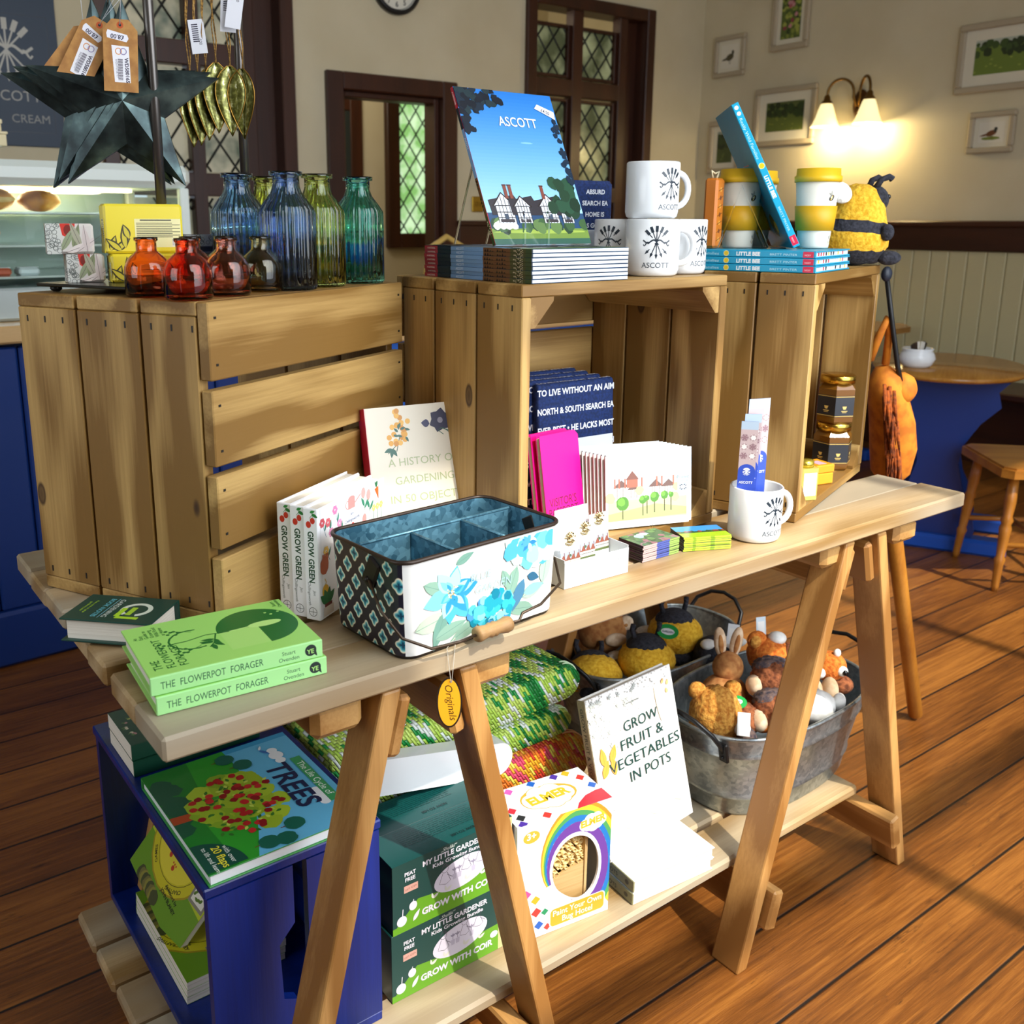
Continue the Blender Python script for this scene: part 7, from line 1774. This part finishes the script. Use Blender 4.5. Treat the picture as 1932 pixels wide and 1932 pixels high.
# --- folded woven rugs
def woven(name, cols, sc_):
    m, nt, b = new_mat(name); L = nt.links.new
    tc = nd(nt, 'ShaderNodeTexCoord'); sp = nd(nt, 'ShaderNodeSeparateXYZ'); L(tc.outputs['UV'] if False else tc.outputs['Object'], sp.inputs[0])
    def mth(op, a, b_=0.0, c=None):
        n = nd(nt, 'ShaderNodeMath', operation=op)
        for i, v in enumerate((a, b_, c)):
            if v is None: continue
            if isinstance(v, (int, float)): n.inputs[i].default_value = v
            else: L(v, n.inputs[i])
        return n.outputs[0]
    u = mth('ADD', sp.outputs[0], mth('MULTIPLY', sp.outputs[2], .6)); v = mth('ADD', sp.outputs[1], mth('MULTIPLY', sp.outputs[2], .8))
    ru = mth('FLOOR', mth('MULTIPLY', u, 170)); rv = mth('MULTIPLY', v, 60); ro = mth('MULTIPLY', ru, .5); fv = mth('FLOOR', mth('ADD', rv, ro))
    cb_ = nd(nt, 'ShaderNodeCombineXYZ'); L(mth('DIVIDE', ru, 170), cb_.inputs[0]); L(mth('DIVIDE', fv, 60), cb_.inputs[1])
    n1 = nd(nt, 'ShaderNodeTexNoise'); n1.inputs['Scale'].default_value = sc_; n1.inputs['Detail'].default_value = 2; n1.inputs['Distortion'].default_value = 1.6; L(cb_.outputs[0], n1.inputs['Vector'])
    wn = nd(nt, 'ShaderNodeTexWhiteNoise', noise_dimensions='2D'); L(cb_.outputs[0], wn.inputs['Vector'])
    f = mth('MULTIPLY_ADD', wn.outputs['Value'], .14, n1.outputs['Fac'])
    r = ramp(nt, cols); r.color_ramp.interpolation = 'CONSTANT'; L(f, r.inputs[0])
    gu = mth('ABSOLUTE', mth('SUBTRACT', mth('FRACT', mth('MULTIPLY', u, 170)), .5)); gv = mth('ABSOLUTE', mth('SUBTRACT', mth('FRACT', mth('ADD', rv, ro)), .5))
    hgt = mth('SUBTRACT', 1.0, mth('MAXIMUM', mth('MULTIPLY', mth('POWER', mth('MULTIPLY', gu, 2.0), 3.0), 1.0), mth('POWER', mth('MULTIPLY', gv, 2.0), 5.0)))
    L(r.outputs[0], b.inputs['Base Color']); b.inputs['Roughness'].default_value = .4
    bp = nd(nt, 'ShaderNodeBump'); bp.inputs['Strength'].default_value = .8; bp.inputs['Distance'].default_value = .004; L(hgt, bp.inputs['Height']); L(bp.outputs[0], b.inputs['Normal'])
    return m
M_green = woven('green_woven_plastic', [(0, '#0f7a34'), (.46, '#2aa24a'), (.50, '#b5dc55'), (.575, '#e8f2ea'), (.62, '#c6e36a'), (.70, '#17903f')], 9)
M_orange = woven('orange_woven_plastic', [(0, '#c43a2a'), (.48, '#e0762a'), (.54, '#e8a52a'), (.62, '#e6d65a'), (.68, '#d94a6a'), (.74, '#eda23a')], 9)
def fold_slab(x0, x1, y0, y1, zf, th, wave=0.0):
    """folded textile: layers joined by a round fold at the +x end; zf(x) gives the underside"""
    n = 16; prof = []
    xs = [x0 + (x1 - th / 2 - x0) * i / n for i in range(n + 1)]
    bot = [(x, zf(x)) for x in xs]; top = [(x, zf(x) + th) for x in xs]
    cx_, cz_ = xs[-1], zf(xs[-1]) + th / 2
    arc = [(cx_ + th / 2 * math.cos(R(t)), cz_ + th / 2 * math.sin(R(t))) for t in range(-75, 90, 15)]
    loop = bot + arc + top[::-1]
    ys = [y0, y0 + .008, (y0 + y1) / 2, y1 - .008, y1]; mb = MB(); N = len(loop); mx = sum(p[0] for p in loop) / N; vs = []
    for j, y in enumerate(ys):
        for (x, z) in loop:
            zc_ = zf(min(x, xs[-1])) + th / 2; e = .86 if j in (0, 4) else 1
            vs.append((x, y + (0 if j in (0, 4) else wave * math.sin(x * 30)), zc_ + (z - zc_) * e))
    fs = [(j * N + i, (j + 1) * N + i, (j + 1) * N + (i + 1) % N, j * N + (i + 1) % N) for j in range(4) for i in range(N)]
    fs += [list(range(N)), [4 * N + i for i in range(N)][::-1]]
    mb.add(vs, fs, None, True)
    return mb
def rug(label, layers, mat, hem):
    o = thing('woven_rug', label, 'rug', (0, 0, 0))
    for i, (x0, x1, y0, y1, zf, th) in enumerate(layers):
        fold_slab(x0, x1, y0, y1, zf, th).build('folded_layer', mat, o)
        cx_ = x1 - th / 2; q = MB()
        for dy in (0, .006): q.tube([(cx_ + (th / 2 + .0012) * math.cos(R(t)), y0 + .010 + dy * 1.5, zf(cx_) + th / 2 + (th / 2 + .0012) * math.sin(R(t))) for t in range(-70, 91, 10)], .0016, 5)
        q.build('hem_stitching', flat(hem, .5), o)
    return o
rug('orange and yellow woven plastic rug, folded, beneath the green rug on the low shelf', [(.50, .905, .314, .60, lambda x: SZ + .0006, .084), (.47, .89, .317, .60, lambda x: SZ + .0862 - .05 * max(0, x - .72), .122)], M_orange, '#f0c0a0')
rug('green and white woven plastic rug, folded, on top of the orange rug', [(.345, .84, .316, .605, lambda x: .3845, .050), (.35, .862, .320, .605, lambda x: .4355 + .03 * max(0, x - .45), .070)], M_green, '#cfe8c0')
ws = thing('card_sleeve', 'glossy white rounded card sleeve tucked in front of the green rug', 'sleeve', (.552, .276, .412), 0)
T = Matrix.Rotation(R(12), 4, 'Y')
sl = MB(T); prof = [(-.17, -.008)] + [(.085 + .030 * math.sin(R(t)), .022 - .030 * math.cos(R(t))) for t in range(0, 181, 15)] + [(-.17, .052)]
sl.prism(prof, 0, .030, T=axes((0, .030, 0), (1, 0, 0), (0, 0, 1)), smooth=False); sl.build('sleeve', flat('#e6e8ea', .15), ws)
MB(T).box(.060, .072, -.0012, -.0002, .035, .043).build('printed_mark', flat('#1f7a4a', .4), ws)

# --- galvanised tubs
M_galv = galvanised('galvanised_steel', '#7b868b', '#aeb7bb', .36, .85, 120); M_hand = flat('#1b1c1e', .4, .5)
def oval(a, b_, z, n=64, p=2.5):
    return [(math.copysign(abs(math.cos(t)) ** (2 / p), math.cos(t)) * a, math.copysign(abs(math.sin(t)) ** (2 / p), math.sin(t)) * b_, z) for t in [2 * math.pi * i / n for i in range(n)]]
def tub(p, rz, label):
    o = thing('metal_tub', label, 'tub', p, R(rz), 'galvanised tubs of soft toys')
    A0, B0, A1, B1, H = .205, .112, .250, .146, .188
    def ab(z): t = z / H; return A0 + (A1 - A0) * t, B0 + (B1 - B0) * t
    L_ = []
    for z, e in ((0, 0), (.006, .002), (.038, 0), (.042, .0035), (.046, 0), (.136, 0), (.140, .0035), (.144, 0), (.183, 0)): a, b_ = ab(z); L_.append(oval(a + e, b_ + e, z))
    wl_ = MB(); loft(wl_, L_, None, True, None, True, False)
    a, b_ = ab(.183); inn = [oval(a - .003, b_ - .003, .183)] + [oval(ab(z)[0] - .003, ab(z)[1] - .003, z) for z in (.14, .04, .006)]
    loft(wl_, inn, None, True, None, False, True); wl_.build('tub_wall', M_galv, o)
    MB().tube(oval(a, b_, .184), .0042, 8, closed=True).build('rolled_rim', M_galv, o)
    for sg in (-1, 1):
        hd_ = MB()
        hd_.tube([(sg * (a - .012), -.072, .155), (sg * (a + .004), -.072, .178), (sg * (a + .020), -.066, .200), (sg * (a + .034), -.035, .222), (sg * (a + .038), 0, .228), (sg * (a + .034), .035, .222), (sg * (a + .020), .066, .200), (sg * (a + .004), .072, .178), (sg * (a - .012), .072, .155)], .0048, 8)
        hn_ = hd_.build('handle', M_hand, o)
        for y in (-.072, .072):
            T = Matrix.Translation((sg * (a - .009), y, .160)) @ Matrix.Rotation(R(14 * sg), 4, 'Y')
            MB(T).box(-.004, .004, -.010, .010, -.022, .020, .002).ball((sg * .0045, 0, .008), .0032, 8, 6, m=None).ball((sg * .0045, 0, -.010), .0032, 8, 6).build('bracket', M_hand, hn_)
    return o
tub((1.318, .238, SZ), 2, 'front galvanised oval tub full of soft toys on the low shelf')
tub((1.292, .556, SZ), 3, 'rear galvanised oval tub holding plush bees on the low shelf')

# --- soft toys heaped in the tubs
F_gold = fur('golden_plush', '#a9651a', '#d9a047', 130); F_tan = speckle('tan_plush', '#9a6030', '#b9824a', 60, .9, bump=.2); F_brn = fur('russet_plush', '#5a2c14', '#9a5a34', 110); F_org = fur('orange_plush', '#b8540e', '#dc8430', 130); F_cream = speckle('cream_plush', '#c9a988', '#e3cdb0', 60, .9); F_grey = fur('grey_tip_plush', '#3a3540', '#6f5a52', 110); F_beige = speckle('beige_plush', '#b99a78', '#cdb394', 50, .9); F_white = speckle('white_cloth', '#dcdcd8', '#f2f2ee', 50, .9)
def toy(name, label, p, rz, build, grp='soft toys in the tubs', rot=None):
    o = thing(name, label, 'soft toy', p, R(rz), grp, rot=rot); build(o); return o
def bee_head(o):
    MB().ball((0, 0, 0), (.064, .060, .050), 30, 18, rag=.06, seed=3).build('body', F_yel, o)
    MB().ball((0, .004, .030), (.046, .042, .029), 24, 12).build('face_cap', F_dk, o)
    for s in (-1, 1): MB().tube([(s * .026, .010, .050), (s * .032, .012, .070), (s * .030, .010, .082)], [.006, .0055, .0062], 10).build('antenna', F_dk, o)
    for s in (-1, 1): MB().ball((s * .048, .040, -.004), (.03, .022, .010), 16, 8).build('wing', F_wht, o)
    MB().ball((0, -.03, -.042), (.05, .03, .02), 16, 8).build('rump', F_dk, o)
toy('bee_toy', 'plush bee at the back right of the rear tub, dark cap with two horns', (1.345, .520, .372), -20, bee_head)
toy('bee_toy', 'plush bee in the middle of the rear tub, its cap nearest the white book', (1.222, .490, .352), -25, bee_head)
toy('bee_toy', 'plush bee at the left of the rear tub, tipped over in shadow', (1.110, .540, .325), -30, bee_head, rot=(R(-35), R(10), R(-20)))
def deer(o):
    MB().ball((0, 0, 0), (.058, .048, .058), 26, 16).ball((-.01, .02, -.05), (.05, .05, .05), 20, 12).build('body', F_tan, o)
    MB().ball((.050, -.015, .018), (.020, .014, .018), 16, 10).build('ear', F_cream, o); MB().ball((.016, -.048, -.006), (.026, .012, .016), 16, 10).build('muzzle', F_cream, o)
    MB().ball((.048, -.018, .018), (.010, .012, .009), 12, 8).build('inner_ear', F_tan, o)
toy('deer_toy', 'smooth tan plush animal head behind the bees in the rear tub', (1.205, .615, .385), -25, deer)
def gtag(p, yaw, tilt, label):
    o = thing('toy_label', label, 'tag', p, 0, 'green toy labels', rot=(R(tilt), 0, R(yaw)))
    MB().prism([(.024 * math.cos(t), .017 * math.sin(t)) for t in [6.283 * i / 24 for i in range(24)]], -.0005, 0).build('card', flat('#1f9a48', .4), o)
    S = Sheet(.05, .036, Matrix.Translation((-.025, -.018, 0)), .4); S.disc(.025, .018, .015, '#e6eaf0', .0075); S.text(.025, .0155, 'GARDEN', .0062, '#3a4a5a', 'c', bold=.03); S.build('label_print', o)
gtag((1.262, .468, .418), -60, 52, 'oval green label on a plush bee in the rear tub')
def penguin(o):
    MB().ball((0, 0, 0), (.045, .04, .045), 22, 14).build('body', F_dk, o)
    MB().ball((.034, -.006, .030), (.044, .020, .013), 18, 10).build('wing', F_white, o); MB().ball((-.02, -.015, .034), (.018, .014, .012), 16, 8).build('wing', F_white, o); MB().ball((.012, -.040, -.010), (.024, .018, .020), 16, 10).build('tummy', F_white, o)
    MB().ball((.05, -.02, -.01), (.018, .016, .012), 12, 8).build('foot', F_yel, o)
toy('puffin_toy', 'black and white plush bird with white wings at the right of the rear tub', (1.375, .432, .345), -25, penguin)
def bear(o):
    MB().ball((0, 0, 0), (.052, .048, .062), 30, 18, rag=.07).ball((.004, .01, -.06), (.06, .055, .055), 26, 14, rag=.06).build('body', F_gold, o)
    for s in (-1, 1): MB().ball((s * .036, .012, .050), (.018, .013, .018), 16, 10, rag=.08).build('ear', F_gold, o)
    MB().ball((.052, -.035, -.03), (.020, .022, .020), 16, 10).build('paw', F_grey, o); MB().ball((.040, -.038, -.008), (.017, .018, .016), 16, 10).build('paw_pad', F_white, o)
toy('bear_toy', 'golden plush bear seen from behind at the left of the front tub', (1.152, .238, .352), -30, bear)
def rabbit(o):
    MB().ball((0, 0, .018), (.032, .030, .034), 22, 14).ball((-.008, -.012, -.038), (.050, .046, .044), 24, 14).build('body', F_tan, o)
    for s in (-1, 1):
        T = Matrix.Translation((s * .017, .01, .070)) @ Matrix.Rotation(R(8 * s), 4, 'Y')
        MB(T).ball((0, 0, 0), (.013, .008, .034), 16, 12).build('ear', F_cream, o); MB(T).ball((0, -.006, -.002), (.006, .004, .022), 12, 8).build('inner_ear', F_tan, o)
    MB().ball((.035, -.03, -.05), (.020, .030, .018), 16, 10).build('leg', F_tan, o)
toy('rabbit_toy', 'smooth tan plush rabbit with two upright cream ears in the front tub', (1.268, .305, .378), -35, rabbit)
def hedgehog(o):
    MB().ball((0, 0, 0), (.046, .038, .040), 34, 20, rag=.14, seed=8).build('body', F_brn, o); MB().ball((0, .012, .022), (.040, .030, .022), 30, 14, rag=.18, seed=4).build('spines', F_grey, o)
    MB().ball((-.040, -.012, -.006), (.018, .022, .022), 18, 10).build('face', F_cream, o)
toy('hedgehog_toy', 'upper russet plush hedgehog with dark tips beside the trestle leg', (1.315, .228, .385), -35, hedgehog)
toy('hedgehog_toy', 'lower russet plush hedgehog beside the trestle leg in the front tub', (1.262, .180, .348), -25, hedgehog)
def fox(o):
    MB().ball((0, 0, 0), (.046, .044, .042), 26, 16, rag=.05).build('body', F_org, o)
    MB().ball((-.030, -.005, .036), (.022, .012, .022), 16, 10).build('ear', F_org, o); MB().ball((-.034, -.012, .036), (.014, .006, .015), 14, 8).build('inner_ear', F_gold, o); MB().ball((.014, -.006, .040), (.020, .018, .014), 16, 8).build('white_blaze', F_white, o)
toy('fox_toy', 'orange plush fox with white blaze behind the hedgehogs in the front tub', (1.395, .300, .392), -30, fox)
def sq(o):
    MB().ball((0, 0, 0), (.038, .034, .032), 26, 14, rag=.16, seed=5).build('body', F_brn, o); MB().ball((.036, -.020, -.004), (.024, .022, .018), 18, 10).build('face', F_org, o); MB().ball((.052, -.03, -.012), (.006, .006, .006), 10, 6).build('nose', F_dk, o)
toy('squirrel_toy', 'small curly brown plush toy with orange face near the front rim of the tub', (1.205, .215, .338), -20, sq)
def dog(o):
    MB().ball((0, 0, 0), (.022, .020, .020), 18, 12).build('head', F_white, o); MB().ball((.020, 0, .004), (.010, .012, .012), 12, 8).build('ear', F_org, o); MB().ball((-.032, .010, .006), (.018, .010, .012), 14, 8).build('foot', F_org, o); MB().ball((0, .02, -.03), (.04, .03, .03), 16, 10).build('body', F_cream, o)
toy('dog_toy', 'little white and tan plush head lying between the bear and the rabbit', (1.212, .262, .362), -30, dog)
gtag((1.192, .222, .376), -20, 25, 'green label lying across the toys beside the golden bear')
def curly(o): MB().ball((0, 0, 0), (.040, .036, .045), 30, 16, rag=.18, seed=6).build('body', F_brn, o); MB().ball((.012, -.030, .02), (.016, .014, .016), 14, 8, rag=.1).build('ear', F_cream, o)
toy('cow_toy', 'curly brown plush toy at the right end of the front tub between the trestle legs', (1.425, .262, .376), -30, curly)
def fox2(o):
    MB().ball((0, 0, 0), (.036, .034, .032), 24, 14).build('head', F_org, o); MB().ball((-.030, -.022, -.004), (.012, .010, .012), 14, 8).build('ear', F_white, o); MB().ball((.014, -.030, .002), (.012, .009, .011), 14, 8).build('eye_white', F_white, o); MB().ball((.016, -.038, .002), (.006, .005, .006), 12, 8).build('eye', flat('#08080a', .1), o); MB().ball((.02, -.02, -.034), (.026, .02, .02), 14, 8).build('chin', F_brn, o); MB().ball((.010, -.01, .034), (.008, .006, .009), 12, 8).build('tuft', F_white, o)
toy('fox_toy', 'orange plush face with white-rimmed eye beside the far trestle leg', (1.452, .190, .392), -30, fox2)
def feet(o):
    for x in (-.022, .012): MB().ball((x, 0, 0), (.018, .020, .032), 18, 12).build('foot', F_beige, o)
    MB().ball((0, .02, -.03), (.04, .03, .03), 16, 10).build('body', F_beige, o)
toy('donkey_toy', 'pair of beige plush feet sticking up at the right of the front tub', (1.402, .165, .358), -30, feet)
def lamb(o):
    MB().ball((0, 0, 0), (.042, .034, .034), 22, 12, rag=.05).build('body', F_white, o); MB().ball((.052, -.004, .004), (.014, .012, .020), 16, 10).build('leg', F_white, o)
toy('lamb_toy', 'bright white plush lamb at the front rim of the tub between the trestle legs', (1.345, .145, .352), -20, lamb)
for p, yw, tl, c, lb in (((1.155, .172, .362), -50, 60, '#e6e8e6', 'white card label by the front rim below the golden bear'), ((1.232, .145, .360), -35, 75, '#c9d86a', 'lime edged card label beside the near trestle leg in the front tub'), ((1.425, .345, .432), -20, 80, '#cfe0ea', 'small white and blue folded label standing above the orange fox'), ((1.355, .365, .425), -60, 70, '#e3e6ea', 'white ribbon label by the handle of the rear tub')):
    o = thing('paper_label', lb, 'label', p, 0, None, rot=(R(tl), 0, R(yw)))
    MB().box(-.012, .012, -.022, .022, -.0006, 0, .0002).build('paper', flat(c, .45), o); MB().box(-.008, .008, -.015, .012, .0001, .0003).build('label_print', flat('#f0f1ee', .5), o)
